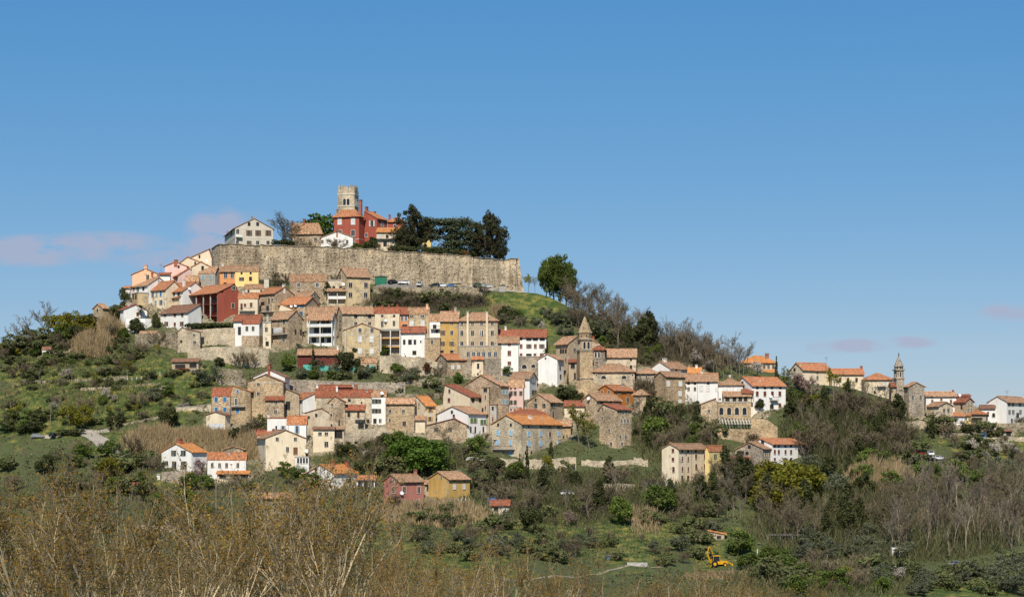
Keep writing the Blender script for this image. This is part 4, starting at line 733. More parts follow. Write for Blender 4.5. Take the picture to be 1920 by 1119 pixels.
H('cream_house', 'cream-yellow gable house with glazed porch in the lower town', (482, 498, 573), 881, 821, 806, 73, 'ga', 'cream', 'tile_old', [('dr', 4.5, 6.5, 823, (519.7, 553.7)), ('dr', 5, 9, 842, (539,)), ('Dr', 8, 14, 845, (554,))], ch=((491, 811, 4, 'ochre', .6),), dish=((574, 845),))
H('glazed_porch', 'white glazed porch box attached to the cream-yellow gable house', (553, 579, 581), 884, 857, 855, 5, 'flat', 'white', 'concrete', [('p', 4, 10, 863, (559, 564.5, 570, 575.5))], d=3, cat='porch')
H('white_house', 'white house with light blue shutters and orange roof in the lower town', (539, 574, 576), 831, 795, 780, 4, 'ga', 'white', 'tile_orange', [('ob', 10, 14, 805, (557,))], d=7, dp=(541,))
H('white_house', 'flat-roofed white wall house left of the light blue shutters', (501, 539, 540), 826, 784, 782, 3, 'flat', 'white', 'tile_red', [('ob', 10, 6, 801, (531,)), ('n', 2.5, 7, 802, (518,))], d=6, ch=((504, 778, 4, 'white'),))
H('red_roof_house', 'cluster of low rusty roofs below the flat-roofed white wall', (482, 524, 525), 828, 815, 807, 5, 'ga', 'brown', 'tile_red', [], d=5, ch=((486, 803, 5, 'brick'), (513, 804, 4, 'brick')))
H('white_house', 'white house with vivid orange roof half hidden by budding trees', (577, 625, 669), 916, 886, 871.5, 36, 'gb', 'white', 'tile_bright', [('n', 4, 7, 882, (593,)), ('Dr', 10, 14, 904, (653,))], ch=((626, 863, 5, 'brick'), (651, 864, 6, 'brick', .3)))
H('carport', 'open carport with orange roof beside the vivid orange roof', (669, 703, 705), 914, 899, 891.5, 3, 'sa', 'concrete', 'tile_orange', [], d=6, lg=dict(d=4.5, floors=(), cols=3, cm='trim_white'), cat='carport')
H('rose_house', 'old rose-red house with white-edged windows in the lower town', (719, 748, 795), 946, 902, 890, 50, 'gb', 'rose', 'tile_old', [('d', 4.5, 6.5, 901, (738,)), ('d', 5, 12, 918, (738,)), ('d', 5, 4, 906, (758, 785)), ('d', 5, 12, 918, (758, 785)), ('d', 4, 6, 939, (738, 757, 784))], ch=((782, 880, 4.5, 'rose'), (728, 889, 3, 'rose')), dish=((751, 924),))
H('ochre_house', 'ochre house with white closed shutters in the lower town', (803, 841, 881), 937, 897.5, 885, 45, 'gb', 'ochre', 'tile_pale', [('n', 3, 4, 899.5, (852, 870)), ('cw', 4.5, 9, 912, (852, 870)), ('d', 3.5, 4, 931, (869.7,)), ('d', 3, 4, 895, (827.5,))], ch=((873, 881, 3.5, 'concrete'),))
H('porch', 'tile-roofed wooden porch left of the ochre house', (797, 833, 835), 924, 907, 899.5, 4, 'sa', 'brown', 'tile_pale', [('O', 12, 9, 915, (806, 822))], d=3, cat='porch')
H('beige_house', 'long beige three-storey house with maroon shutters at lower right', (1241, 1272, 1330), 905, 841, 832, 36, 'gb', 'cream', 'tile_old', [('cm', 4, 7, 844.5, (1262,)), ('cm', 4, 7, 861, (1262,)), ('cm', 4, 10, 880, (1263,)), ('n', 3, 4, 845.5, (1279, 1290, 1304.5, 1320.5)), ('cm', 3, 8, 860, (1279, 1290)), ('cm', 4, 9, 855.5, (1304.7, 1321)), ('cm', 3, 8, 879, (1279, 1290)), ('cm', 4, 10, 874.7, (1305, 1321)), ('n', 3, 7, 895, (1279,)), ('Dm', 5, 13, 898, (1290,)), ('O', 5, 15, 896, (1305, 1320))], ch=((1254, 829, 3, 'ochre'),), dp=(1296, 1329))
H('yellow_house', 'faded yellow house joined to the right end of the long beige house', (1328, 1330, 1366), 903, 846, 836, 36, 'gb', 'yellow', 'tile_orange', [('og', 6, 8, 855, (1341, 1355)), ('og', 5, 9, 872.5, (1341, 1355))])
H('grey_house', 'grey stone gable house beside the white house at lower right', (1382, 1430, 1449), 875, 840.5, 829, 40, 'gb', 'stone_grey', 'tile_old', [('n', 4, 5, 837, (1405,)), ('cm', 3, 8, 850, (1435.5, 1443)), ('cm', 3, 8, 867, (1435.5, 1443)), ('O', 6, 8, 849, (1392,)), ('n', 4, 4, 849, (1401,))])
H('white_house', 'white house with orange roof and maroon shutters at lower right', (1404, 1448, 1510), 870, 832, 822.5, 48, 'gb', 'white', 'tile_orange', [('n', 3.5, 4, 835.7, (1452.5, 1460, 1472.5, 1483, 1499.5)), ('cm', 4, 8, 847, (1452.5, 1460, 1472.5, 1483)), ('om', 8, 8, 847, (1499.5,)), ('cm', 4, 6, 861, (1452.5, 1472, 1483)), ('om', 8, 7, 863, (1499,)), ('n', 4, 8, 829, (1430,))])
H('lean_to', 'low red lean-to with green awning left of the grey stone gable', (1368, 1407, 1409), 872, 861, 855.5, 4, 'sa', 'brown', 'tile_red', [('O', 14, 6, 866, (1380,))], d=4, cat='shed')
# sheds and huts of the slopes
H('timber_shed', 'dark patched timber shed with lean roof under the retaining wall', (322, 372, 376), 694, 678, 672, 8, 'sa', 'brown', 'tile_brown', [('O', 20, 8, 687, (338,)), ('O', 14, 8, 685, (362,))], d=4, cat='shed')
H('garden_hut', 'small garden hut with dark roof among bushes on the far left slope', (79, 94, 96), 669, 656, 651, 8, 'ga', 'white', 'tile_brown', [('O', 5, 7, 663, (86,))], d=3, cat='hut')
H('garden_shed', 'little shed with orange roof in the field behind the yellow digger', (1328, 1358, 1361), 1012, 1001, 995, 8, 'sb', 'brown', 'tile_bright', [('O', 8, 6, 1007, (1348,))], d=4, cat='shed')
H('hut', 'red-roofed hut half hidden in trees below the ochre house', (920, 955, 957), 962, 945, 938, 6, 'ga', 'cream', 'tile_red', [('O', 9, 6, 954, (930,)), ('cw', 8, 6, 955, (946,))], d=4, cat='hut')
H('green_shelter', 'wooden shelter with brown roof and aqua panels among trees in mid-town', (558, 634, 636), 692, 662, 655, 4, 'ga', 'maroon', 'tile_old', [('n', 8, 5, 668, (600, 615))], d=6, cat='shelter', ch=((634, 648, 3, 'white'),))
H('red_roof_house', 'low house with brown-red roof right of the cedar in mid-town', (676, 706, 708), 696, 680, 672, 5, 'ga', 'brown', 'tile_old', [('n', 4, 5, 686, (690,))], d=5)
H('garden_shed', 'flat-roofed white shed on the terraces above the white tower house', (687, 726, 727), 734, 718, 716.5, 4, 'flat', 'white', 'concrete', [('O', 12, 9, 724, (710,)), ('O', 5, 9, 725, (723,))], d=4, cat='shed')
H('ruined_house', 'square ruined stone house seen through the budding trees', (478, 548, 551), 992, 934, 924, 5, 'hip', 'rubble', 'tile_old', [('n', 5, 7, 952, (500, 528))], d=9)
H('canopy', 'white-roofed garden canopy left of the light blue shuttered house', (876, 918, 920), 876, 862, 858, 6, 'sa', 'brown', 'concrete', [('O', 20, 7, 869, (900,))], d=4, cat='shelter')
# ------------------------------------------------------------------ ground sheet
def grid_axis(lo, hi, step, far):
    core = list(np.arange(lo, hi + .1, step)); s = step; a, b = [], []
    x = lo
    while x > -far: s *= 1.35; x -= s; a.append(x)
    s = step; x = hi
    while x < far: s *= 1.35; x += s; b.append(x)
    return np.array(a[::-1] + core + b)
gx = grid_axis(-235, 235, 2.0, 9000); gy = np.array(list(np.arange(-9000, -60, 600)) + list(np.arange(-50, 390, 8)) + list(np.arange(392, 730, 2.0)) + [735, 742, 750, 760, 775, 795, 820, 850, 900, 970, 1060, 1200, 1400, 1800, 2500, 4000, 6500, 9500])
XX, YY = np.meshgrid(gx, gy); ZZ = zground(XX, YY)
nxg, nyg = len(gx), len(gy)
idx = np.arange(nxg * nyg).reshape(nyg, nxg)
fq = np.stack([idx[:-1, :-1], idx[:-1, 1:], idx[1:, 1:], idx[1:, :-1]], -1).reshape(-1, 4)
gme = bpy.data.meshes.new('ground')
gme.from_pydata(np.stack([XX, YY, ZZ], -1).reshape(-1, 3).tolist(), [], fq.tolist())
GU = U0 + FPX * XX / np.maximum(YY, 5); 
with np.errstate(all='ignore'): GV = VH - FPX * ZZ / np.maximum(YY, 5)
GRASS = [(985, 575, 75, 32, 1.2), (1010, 620, 60, 30, .6), (250, 735, 170, 60, 1.2), (330, 705, 90, 40, 1.2), (80, 765, 130, 60, 1.1), (90, 700, 110, 45, .9), (200, 690, 90, 30, .8), (215, 835, 60, 25, .9), (950, 985, 130, 45, 1), (1180, 1010, 140, 50, 1.1), (1330, 1020, 60, 50, .9), (860, 1050, 160, 30, .9), (1210, 715, 90, 25, .7), (1090, 660, 100, 22, .6), (1870, 840, 110, 22, 1), (1450, 1040, 110, 25, .8), (1760, 1105, 180, 22, .8), (1710, 850, 26, 20, 1), (60, 1000, 120, 60, .9), (300, 905, 60, 20, .8), (1160, 650, 60, 20, .7), (560, 1010, 220, 60, .9)]
def grass_amt(u, v):
    s = np.zeros_like(np.asarray(u, float))
    for cu, cv, ru, rv, a in GRASS: s = np.maximum(s, a * np.exp(-(((u - cu) / ru) ** 2 + ((v - cv) / rv) ** 2)))
    return np.clip(s, 0, 1)
ga_ = grass_amt(GU, GV); ga_ = np.where((YY < 390) | (YY > 800), .6, ga_)
tw_ = np.zeros_like(XX)
for (ox, oy, ux, uy, wx, wy, b_, a_, zb) in FOOT:                     # trodden earth and paving round the houses
    dx, dy = XX - ox, YY - oy; s_ = dx * ux + dy * uy; t_ = dx * wx + dy * wy
    dd = np.hypot(np.maximum(np.maximum(-s_, s_ - b_), 0), np.maximum(np.maximum(-t_, t_ - a_), 0)); tw_ += np.exp(-(dd / 4.5) ** 2) * .62
at2 = gme.attributes.new('trodden', 'FLOAT', 'POINT'); at2.data.foreach_set('value', np.clip(tw_, 0, 1.3).ravel().astype(np.float32))
at = gme.attributes.new('grass', 'FLOAT', 'POINT'); at.data.foreach_set('value', ga_.ravel().astype(np.float32))
gme.polygons.foreach_set('use_smooth', [True] * len(gme.polygons)); gme.update()
m, nt, b = new_mat('ground_cover')
p_ = pos(nt)
an = nd(nt, 'Attribute'); an.attribute_name = 'grass'
n1 = noise(nt, p_, .10, 6, .65); n2 = noise(nt, p_, .9, 4, .6); n3 = noise(nt, p_, .35, 4, .6)
scrub = ramp(nt, n2, ((.25, (.04, .05, .017)), (.45, (.085, .085, .035)), (.62, (.065, .09, .027)), (.8, (.14, .115, .06))))
green = ramp(nt, n3, ((.28, (.035, .06, .014)), (.46, (.06, .088, .019)), (.56, (.135, .135, .032)), (.70, (.25, .20, .055))))
ad = nd(nt, 'Math', operation='MULTIPLY_ADD'); nt.links.new(n1, ad.inputs[0]); ad.inputs[1].default_value = 2.3; ad.inputs[2].default_value = -1.28
ad2 = nd(nt, 'Math', operation='ADD'); nt.links.new(an.outputs['Fac'], ad2.inputs[0]); nt.links.new(ad.outputs[0], ad2.inputs[1])
fac = ramp(nt, ad2.outputs[0], ((.16, (0, 0, 0)), (.42, (1, 1, 1))))
col = mixc(nt, 'MIX', fac, scrub, green)
an2 = nd(nt, 'Attribute'); an2.attribute_name = 'trodden'
mt_ = nd(nt, 'Math', operation='MULTIPLY'); nt.links.new(an2.outputs['Fac'], mt_.inputs[0]); nt.links.new(noise(nt, p_, .5, 5, .7), mt_.inputs[1])
stony = ramp(nt, noise(nt, p_, 1.4, 4, .65), ((.3, (.13, .11, .06)), (.5, (.28, .225, .15)), (.7, (.42, .35, .25))))
col = mixc(nt, 'MIX', ramp(nt, mt_.outputs[0], ((.26, (0, 0, 0)), (.44, (1, 1, 1)))), col, stony)
nt.links.new(mixc(nt, 'MULTIPLY', 1.0, col, ramp(nt, noise(nt, p_, 2.6, 3, .6), ((.3, (.6, .6, .58)), (.6, (1.15, 1.15, 1.1))))), b.inputs['Base Color'])
bump(nt, b, n2, .8, .5); gme.materials.append(m); MAT['ground_cover'] = m
tag(put('ground', gme), kind='structure')

def zgv(x, y): return zground(np.asarray(x, float), np.asarray(y, float))
def PATH(name, label, pts, width, mat, lift=.12, kind='structure'):
    P = [gp(u, v) for u, v in pts]; C = []
    for i in range(len(P) - 1):
        n = max(1, int((P[i + 1] - P[i]).length / 1.5))
        C += [P[i].lerp(P[i + 1], k / n) for k in range(n)]
    C.append(P[-1]); v = []; f = []; K = 4
    for i, c in enumerate(C):
        t = (C[min(i + 1, len(C) - 1)] - C[max(i - 1, 0)]); t.z = 0; t.normalize(); s = Vector((-t.y, t.x, 0))
        for k in range(K + 1):
            q = c + s * width * (k / K - .5); v.append((q.x, q.y, zg(q.x, q.y) + lift + .15 * (1 - abs(2 * k / K - 1))))
    for i in range(len(C) - 1):
        for k in range(K): f.append((i * (K + 1) + k, (i + 1) * (K + 1) + k, (i + 1) * (K + 1) + k + 1, i * (K + 1) + k + 1))
    o = link_mesh(name, v, f, mat); tag(o, kind=kind); return o
PATH('road', '', [(150, 808), (172, 815), (188, 826), (200, 842), (215, 853), (238, 862)], 4.5, 'gravel')
PATH('path', '', [(60, 822), (100, 818), (150, 808), (185, 806), (205, 802)], 2.6, 'gravel')
PATH('path', '', [(886, 551), (915, 545), (950, 543), (990, 546)], 2.2, 'gravel')
PATH('terrace_road', '', [(705, 538), (780, 539), (860, 540), (905, 541), (945, 542)], 4.2, 'asphalt')
PATH('road', '', [(860, 1100), (960, 1089), (1060, 1078), (1130, 1070), (1180, 1064), (1240, 1060)], 1.1, 'track', .06)
PATH('path', '', [(1700, 836), (1712, 846), (1730, 858), (1765, 860)], 5.0, 'asphalt')
PATH('bare_slope', '', [(1062, 594), (1075, 600), (1088, 606)], 2.2, 'bare_earth')
PATH('path', '', [(1500, 1086), (1600, 1096), (1750, 1108), (1900, 1112)], 2.0, 'leaf_grass')

# ------------------------------------------------------------------ plateau and town wall
def town_wall():
    K = [(397, 466, 520, 722), (399, 465, 518, 714), (404, 462, 516, 707), (413, 459, 520, 701), (430, 458.5, 522, 698), (470, 459.5, 524, 697), (563, 462, 526, 696.5), (640, 464.5, 528, 696), (700, 468, 530, 695.5), (747, 472, 533, 695), (800, 475, 535, 694), (847, 478, 537, 692), (887, 482, 538, 690)]
    K2 = [(888, 482, 538, 691), (915, 485, 540, 694.5), (940, 488, 541, 698.5), (948, 487.5, 543, 699), (968, 485, 548, 700), (971, 485, 552, 712)]
    K = [(a, b, c, d + WY) for a, b, c, d in K]; K2 = [(a, b, c, d + WY) for a, b, c, d in K2]
    root = empty('town_wall', gp(650, 530, 696 + WY)); c = root.location.copy()
    tag(root, kind='thing'); tag(root, 'massive curved stone rampart of the old town crossing the hilltop', 'wall')
    rs = np.random.RandomState(3)
    for nm, kk in (('rampart', K), ('bastion', K2)):
        kk = np.array(kk, float); n = int((kk[-1, 0] - kk[0, 0]) * .9) if nm == 'rampart' else 90
        s = np.concatenate([[0], np.cumsum(np.hypot(np.diff(kk[:, 0]) / 5.2, np.diff(kk[:, 3])))]); t = np.linspace(0, s[-1], n)
        u, vt, vb, Y = (np.interp(t, s, kk[:, i]) for i in range(4))
        rows = 46; V = []; F = []
        x = (u - U0) / FPX * Y; zt = (VH - vt) / FPX * Y + rs.uniform(-.12, .12, n) + .22 * np.sin(u * .11) * np.sin(u * .037) + .15 * np.sin(u * .31); zb = (VH - vb) / FPX * Y - 3
        tx, ty = np.gradient(x), np.gradient(Y); L = np.hypot(tx, ty); nx_, ny_ = ty / L, -tx / L
        off = rs.normal(0, .03, (rows + 1, n))
        hole = rs.uniform(0, 1, (rows + 1, n)) < .012; hole[:3] = False; hole[-2:] = False
        off = np.where(hole, -.55, off)
        for r in range(rows + 1):
            f_ = r / rows; z = zb + (zt - zb) * f_; bat = (1 - f_) * 1.1
            for i in range(n):
                o = bat + off[r, i]; V.append((x[i] + nx_[i] * o - c.x, Y[i] + ny_[i] * o - c.y, z[i] - c.z))
        for r in range(rows):
            for i in range(n - 1): F.append((r * n + i, r * n + i + 1, (r + 1) * n + i + 1, (r + 1) * n + i))
        b0 = len(V)
        for i in range(n): V.append((x[i] - nx_[i] * 1.2 - c.x, Y[i] - ny_[i] * 1.2 - c.y, zt[i] - c.z)); V.append((x[i] - nx_[i] * 1.2 - c.x, Y[i] - ny_[i] * 1.2 - c.y, zb[i] - c.z))
        for i in range(n - 1):
            F.append((rows * n + i, rows * n + i + 1, b0 + 2 * i + 2, b0 + 2 * i)); F.append((b0 + 2 * i, b0 + 2 * i + 2, b0 + 2 * i + 3, b0 + 2 * i + 1))
        link_mesh(nm, V, F, 'town_wall', root)
        cp = MB()
        for i in range(0, n - 3, 3):
            cp.v += []; b = len(cp.v)
            for k in (i, min(i + 3, n - 1)):
                for dd, dz in ((.28, 0), (.28, .22), (-1.3, .22), (-1.3, 0)): cp.v.append((x[k] + nx_[k] * dd - c.x, Y[k] + ny_[k] * dd - c.y, zt[k] + dz - c.z))
            for j in range(4): cp.f.append((b + j, b + 4 + j, b + 4 + (j + 1) % 4, b + (j + 1) % 4))
        cp.build('coping', 'rubble', root)
    # raking buttress at the right end
    g = gp(974, 548, 703 + WY); h = (548 - 485) / FPX * (703 + WY)
    m_ = MB(); w0, w1 = 2.8, 1.0
    m_.v = [(-1.2, -w0, -3), (2.6, -w0, -3), (.4, -w1, h), (-1.2, -w1, h), (-1.2, 9, -3), (2.6, 9, -3), (.4, 9, h), (-1.2, 9, h)]
    m_.f = [(0, 1, 2, 3), (1, 5, 6, 2), (5, 4, 7, 6), (4, 0, 3, 7), (3, 2, 6, 7)]
    o = m_.build('buttress', 'town_wall', root, loc=(g.x - c.x - .6, g.y - c.y, g.z - c.z))
    # plateau sheet behind the wall
    kk = K + K2[1:]; V = []; F = []; n = 60
    for i in range(n):
        u = 397 + (970 - 397) * i / (n - 1); Y0 = float(np.interp(u, [k[0] for k in kk], [k[3] for k in kk])) + .9; x0 = (u - U0) / FPX * Y0
        zt = zplat(x0, Y0)
        for yy, dz in ((Y0, 0), (712 + WY, .1), (735 + WY, .3), (760 + WY, 0), (775 + WY, -1)): V.append((x0, max(yy, Y0 + .1 * (yy - 690)), zt + dz))
        V.append((x0, 815, zt - 40))
    S = 6
    for i in range(n - 1):
        for k in range(S - 1): F.append((i * S + k, (i + 1) * S + k, (i + 1) * S + k + 1, i * S + k + 1))
    for i in (0, n - 1):
        b = len(V); 
        for k in range(S): x_, y_, z_ = V[i * S + k]; V.append((x_, y_, z_ - 30))
        for k in range(S - 1): F.append((i * S + k, i * S + k + 1, b + k + 1, b + k))
    tag(link_mesh('plateau_ground', V, F, 'ground_cover'), kind='structure')
town_wall()

# ------------------------------------------------------------------ towers
def bell_tower():
    Y = 738 + WY; P = Vector(((664.7 - U0) / FPX * Y, Y, 0)); P.z = zplat(P.x)
    th = R(9); root = empty('bell_tower', P, math.pi / 2 - th); tag(root, 'square stone bell tower with battlements and twin arches on the hilltop', 'tower')
    s = Y / FPX; a = (664.7 - 633) * s / math.cos(th); b = a
    def z(v): return (VH - v) * s - P.z
    MB().box(0, b, 0, a, -3, z(355)).build('shaft', 'stone_pale', root)
    for v in (386, 364): MB().box(-.15, b + .15, -.15, a + .15, z(v) - .18, z(v) + .18).build('string_course', 'trim', root)
    for t, u in ((.38, 0), (.60, 0)): add_window(root, 'A', a * t, z(378.3), 1.15, 2.5, 'a'); add_window(root, 'B', b * t, z(378.3), 1.15, 2.5, 'a')
    h = z(347) - z(355); n = 6
    for side in range(4):
        for i in range(n):
            t = (i + .5) / n * a; w = a / n * .31
            m = MB()
            def bx(lo, hi, z0, z1):
                d = .45
                if side == 0: m.box(0, d, lo, hi, z0, z1)
                elif side == 1: m.box(b - d, b, lo, hi, z0, z1)
                elif side == 2: m.box(lo, hi, 0, d, z0, z1)
                else: m.box(lo, hi, a - d, a, z0, z1)
            if side >= 2 and i in (0, n - 1): continue
            bx(t - w, t + w, z(355), z(355) + h * .62); bx(t - w, t - w * .35, z(355) + h * .62, z(347)); bx(t + w * .35, t + w, z(355) + h * .62, z(347))
            m.build('merlon', 'stone_pale', root)
bell_tower()
def campanile(label, ul, uc, ur, th, vb, v_shaft, v_bel, v_drum, v_spire, v_top, nwin, mat, band):
    P = gp(uc, vb); th = R(th); s = P.y / FPX; root = empty('church_tower', P, math.pi / 2 - th); tag(root, label, 'tower')
    b = (ur - uc) * s / math.sin(th); a = b
    def z(v): return (vb - v) * s
    MB().box(0, b, 0, a, -5, z(v_shaft)).build('shaft', mat, root)
    for v in band: MB().box(-.2, b + .2, -.2, a + .2, z(v) - .22, z(v) + .22).build('cornice', 'stone_grey', root)
    e = b * .05
    MB().box(e, b - e, e, a - e, z(v_shaft), z(v_bel)).build('belfry', mat, root)
    hh = (z(v_bel) - z(v_shaft)) * .68; zc = (z(v_bel) + z(v_shaft)) / 2
    for t in ([.36, .68] if nwin == 2 else [.52]):
        add_window(root, 'B', b * t, zc, b * .19, hh, 'a'); add_window(root, 'A', a * t, zc, b * .19, hh, 'a', 0.0)
    for w_ in list(root.children):
        if w_.name.startswith('window'):
            if abs(w_.location.y) < 1e-4: w_.location.y = e - .005
            else: w_.location.x = e - .005
    MB().box(-.25, b + .25, -.25, a + .25, z(v_bel), z(v_bel) + .4).build('cornice', 'stone_grey', root)
    r = b * .52
    d = MB().frus(b / 2, a / 2, z(v_bel) + .4, z(v_drum), r, r, 8, math.pi / 8).build('drum', mat, root)
    for i in range(8):
        q = math.pi / 8 + math.pi * i / 4 + math.pi / 8; c_ = r * math.cos(math.pi / 8) + .01
        MB().frus(0, 0, -.04, .04, .28, .28, 8).build('oculus', 'shade_paint', d, loc=(b / 2 + c_ * math.cos(q), a / 2 + c_ * math.sin(q), (z(v_bel) + z(v_drum)) / 2 + .2)).rotation_euler = (math.pi / 2, 0, q + math.pi / 2)  # flat disc, the shade of a round hole put into its colour
    m = MB().frus(b / 2, a / 2, z(v_drum), z(v_drum) + .25, r + .25, r + .25, 8, math.pi / 8)
    for k in range(10):
        z0 = z(v_drum) + .25 + (z(v_spire) - z(v_drum) - .25) * k / 10; z1 = z(v_drum) + .25 + (z(v_spire) - z(v_drum) - .25) * (k + 1) / 10
        m.frus(b / 2, a / 2, z0, z1, (r + .05) * (1 - k / 10) + .10, (r + .05) * (1 - (k + 1) / 10) + .06, 8, math.pi / 8)
    sp = m.build('spire', mat, root)
    zt = z(v_spire); MB().frus(b / 2, a / 2, zt - .1, zt + .35, .22, .2, 8).box(b / 2 - .05, b / 2 + .05, a / 2 - .05, a / 2 + .05, zt + .3, z(v_top)).box(b / 2 - .35, b / 2 + .35, a / 2 - .04, a / 2 + .04, z(v_top) - .55, z(v_top) - .43).build('finial', 'metal_dark', sp)
campanile('stone church tower with octagonal spire in mid-town', 1082, 1087.5, 1111.5, 78, 735, 657, 637, 624, 591, 588, 2, 'stone_gold', (657, 709))
campanile('slender stone church tower with pointed spire on the right skyline', 1678, 1681, 1696, 78, 770, 709, 694, 687, 666, 660, 1, 'stone_grey', (709, 730))

# ------------------------------------------------------------------ retaining and garden walls
WALL('retaining_wall', 'stone retaining wall below the white two-storey house on the left', [(253, 650, 626), (300, 652, 624), (334, 655, 622)], 'rubble', 1.0)
WALL('retaining_wall', 'tall stone wall topped by a dark hedge below the red loggia house', [(362, 645, 618), (400, 648, 616), (440, 650, 614)], 'stone_pale', 1.0)
WALL('terrace_wall', 'pale stone terrace wall running below the left-hand houses', [(352, 672, 656), (400, 679, 650), (460, 685, 650), (505, 686, 655)], 'stone_pale', 1.0)
WALL('terrace_wall', 'lower stepped terrace wall left of the tall stone house', [(410, 705, 690), (455, 708, 693)], 'rubble', .6)
WALL('terrace_wall', 'lowest stepped terrace wall beside the olive left of the tall stone house', [(405, 718, 708), (462, 722, 710)], 'rubble', .6)
WALL('terrace_wall', 'long grey garden wall behind the white gable and dormer houses', [(540, 738, 711), (600, 740, 713), (690, 742, 716), (760, 738, 716)], 'stone_grey', .8)
WALL('terrace_wall', 'rubble cliff wall below the bright white house', [(712, 700, 668), (755, 702, 667), (798, 703, 671), (820, 704, 680)], 'stone_pale', 1.2, .4)
WALL('terrace_wall', 'overgrown garden wall above the orange-roofed yellow-shuttered house', [(735, 722, 712), (790, 724, 710), (835, 722, 708)], 'rubble', .6, .25)
WALL('terrace_wall', 'second overgrown garden wall between bushes in mid-town', [(742, 745, 738), (800, 747, 738), (830, 744, 736)], 'rubble', .6, .25)
WALL('terrace_wall', 'retaining wall of the parking road under the town wall', [(700, 552, 537.5), (760, 556, 538.5), (830, 558, 539), (905, 560, 540)], 'rubble', .8, .15)
WALL('churchyard_wall', 'stone base wall under the first church tower', [(1080, 748, 712), (1111, 752, 714), (1150, 752, 735)], 'stone_gold', 1)
WALL('garden_wall', 'rough stone wall beside the shaded recess in the lower town', [(645, 842, 815), (690, 838, 803), (725, 836, 800)], 'stone_pale', .8, .4)
WALL('garden_wall', 'light plastered garden wall with coping at the left of the blue-shuttered house', [(322, 772, 764), (360, 773, 762), (396, 774, 757)], 'stone_pale', .5, .05, cop='concrete')
WALL('garden_wall', 'stone wall under the large light blue shuttered house', [(915, 876, 858), (975, 880, 861), (1030, 880, 860), (1080, 878, 856)], 'stone_pale', .8, .2)
WALL('garden_wall', 'low stone wall beside the white car on the lower slope', [(1130, 922, 907), (1160, 923, 906), (1190, 920, 908)], 'stone_pale', .6, .1)
WALL('garden_wall', 'bright stone wall in bushes left of the long beige house', [(1188, 872, 858), (1215, 876, 862)], 'stone_pale', .8, .4)
WALL('restaurant_wall', 'golden retaining wall below the restaurant pergola', [(1345, 822, 803), (1395, 826, 804), (1425, 828, 804), (1458, 830, 800)], 'stone_gold', 1, .05)
WALL('restaurant_wall', 'stepped golden wall descending right of the arcade hall', [(1408, 804, 786), (1430, 806, 785), (1440, 808, 787), (1458, 812, 801)], 'stone_gold', .8, .05)
WALL('terrace_wall', 'stone terrace wall below the right-edge houses', [(1822, 806, 794), (1860, 808, 793), (1925, 808, 792)], 'rubble', .8, .15)
WALL('terrace_wall', 'low kerb-like garden wall below the grey plaster gable house', [(1695, 802, 790), (1730, 802, 788), (1762, 802, 792)], 'stone_pale', .6, .1)
WALL('terrace_wall', 'dark kerb wall of the lawn near the right edge', [(1762, 817, 811), (1818, 818, 812)], 'rubble', .5, .05)
WALL('terrace_wall', 'lowest stone wall beneath the long dark shed at the right edge', [(1838, 828, 820), (1925, 829, 819)], 'stone_pale', .6, .1)
WALL('white_wall', 'pale concrete loading wall beside the lower road', [(1176, 1064, 1054), (1214, 1065, 1054)], 'concrete', .5, .02)
WALL('villa_terrace', 'grey block terrace wall in front of the green-shuttered white house', [(303, 905, 884), (345, 908, 882), (362, 905, 884)], 'stone_grey', .6, .05)
WALL('terrace_wall', 'stone wall fragments below the budding trees at lower left', [(250, 992, 984), (330, 996, 985)], 'stone_pale', .6, .3)
WALL('terrace_wall', 'brick edging strip of the lawn at lower left', [(220, 908, 903), (262, 909, 903)], 'brick', .4, .03)
WALL('white_terrace', 'white terrace wall beneath the house behind the palm', [(236, 622, 598), (272, 618, 597), (284, 612, 598)], 'white', .6, .04)
WALL('dry_wall', 'ruined dry-stone wall on the far left skyline', [(141, 616, 609), (175, 615, 606), (205, 620, 608)], 'rubble', .7, .35)

WALL('terrace_wall', 'upper low dry-stone terrace wall across the left gardens', [(40, 716, 712), (110, 717, 713), (180, 713, 709), (240, 708, 704)], 'rubble', .6, .25)
WALL('terrace_wall', 'middle low terrace wall under the fence on the left gardens', [(150, 730, 727), (220, 728, 725), (300, 720, 717)], 'rubble', .5, .25)
WALL('terrace_wall', 'crumbling garden wall beside the small hut at far left', [(70, 672, 667), (120, 664, 659), (150, 655, 650)], 'rubble', .6, .3)
WALL('terrace_wall', 'earth-stained terrace wall above the curved road', [(215, 800, 796), (260, 792, 788), (310, 782, 777)], 'rubble', .5, .2)
WALL('terrace_wall', 'mid-town rubble wall under the flat-roofed white shed', [(640, 726, 718), (690, 728, 722), (735, 730, 722)], 'stone_pale', .6, .3)
WALL('terrace_wall', 'rubble wall left of the tall cream house', [(790, 772, 762), (815, 772, 760), (832, 770, 758)], 'stone_pale', .6, .3)
WALL('terrace_wall', 'stone wall above the rust-orange house', [(1195, 700, 690), (1220, 702, 688)], 'stone_pale', .6, .3)
WALL('terrace_wall', 'long rubble terrace wall among trees below the tall stone tower house', [(1090, 872, 862), (1140, 874, 863), (1190, 872, 862)], 'stone_pale', .6, .3)
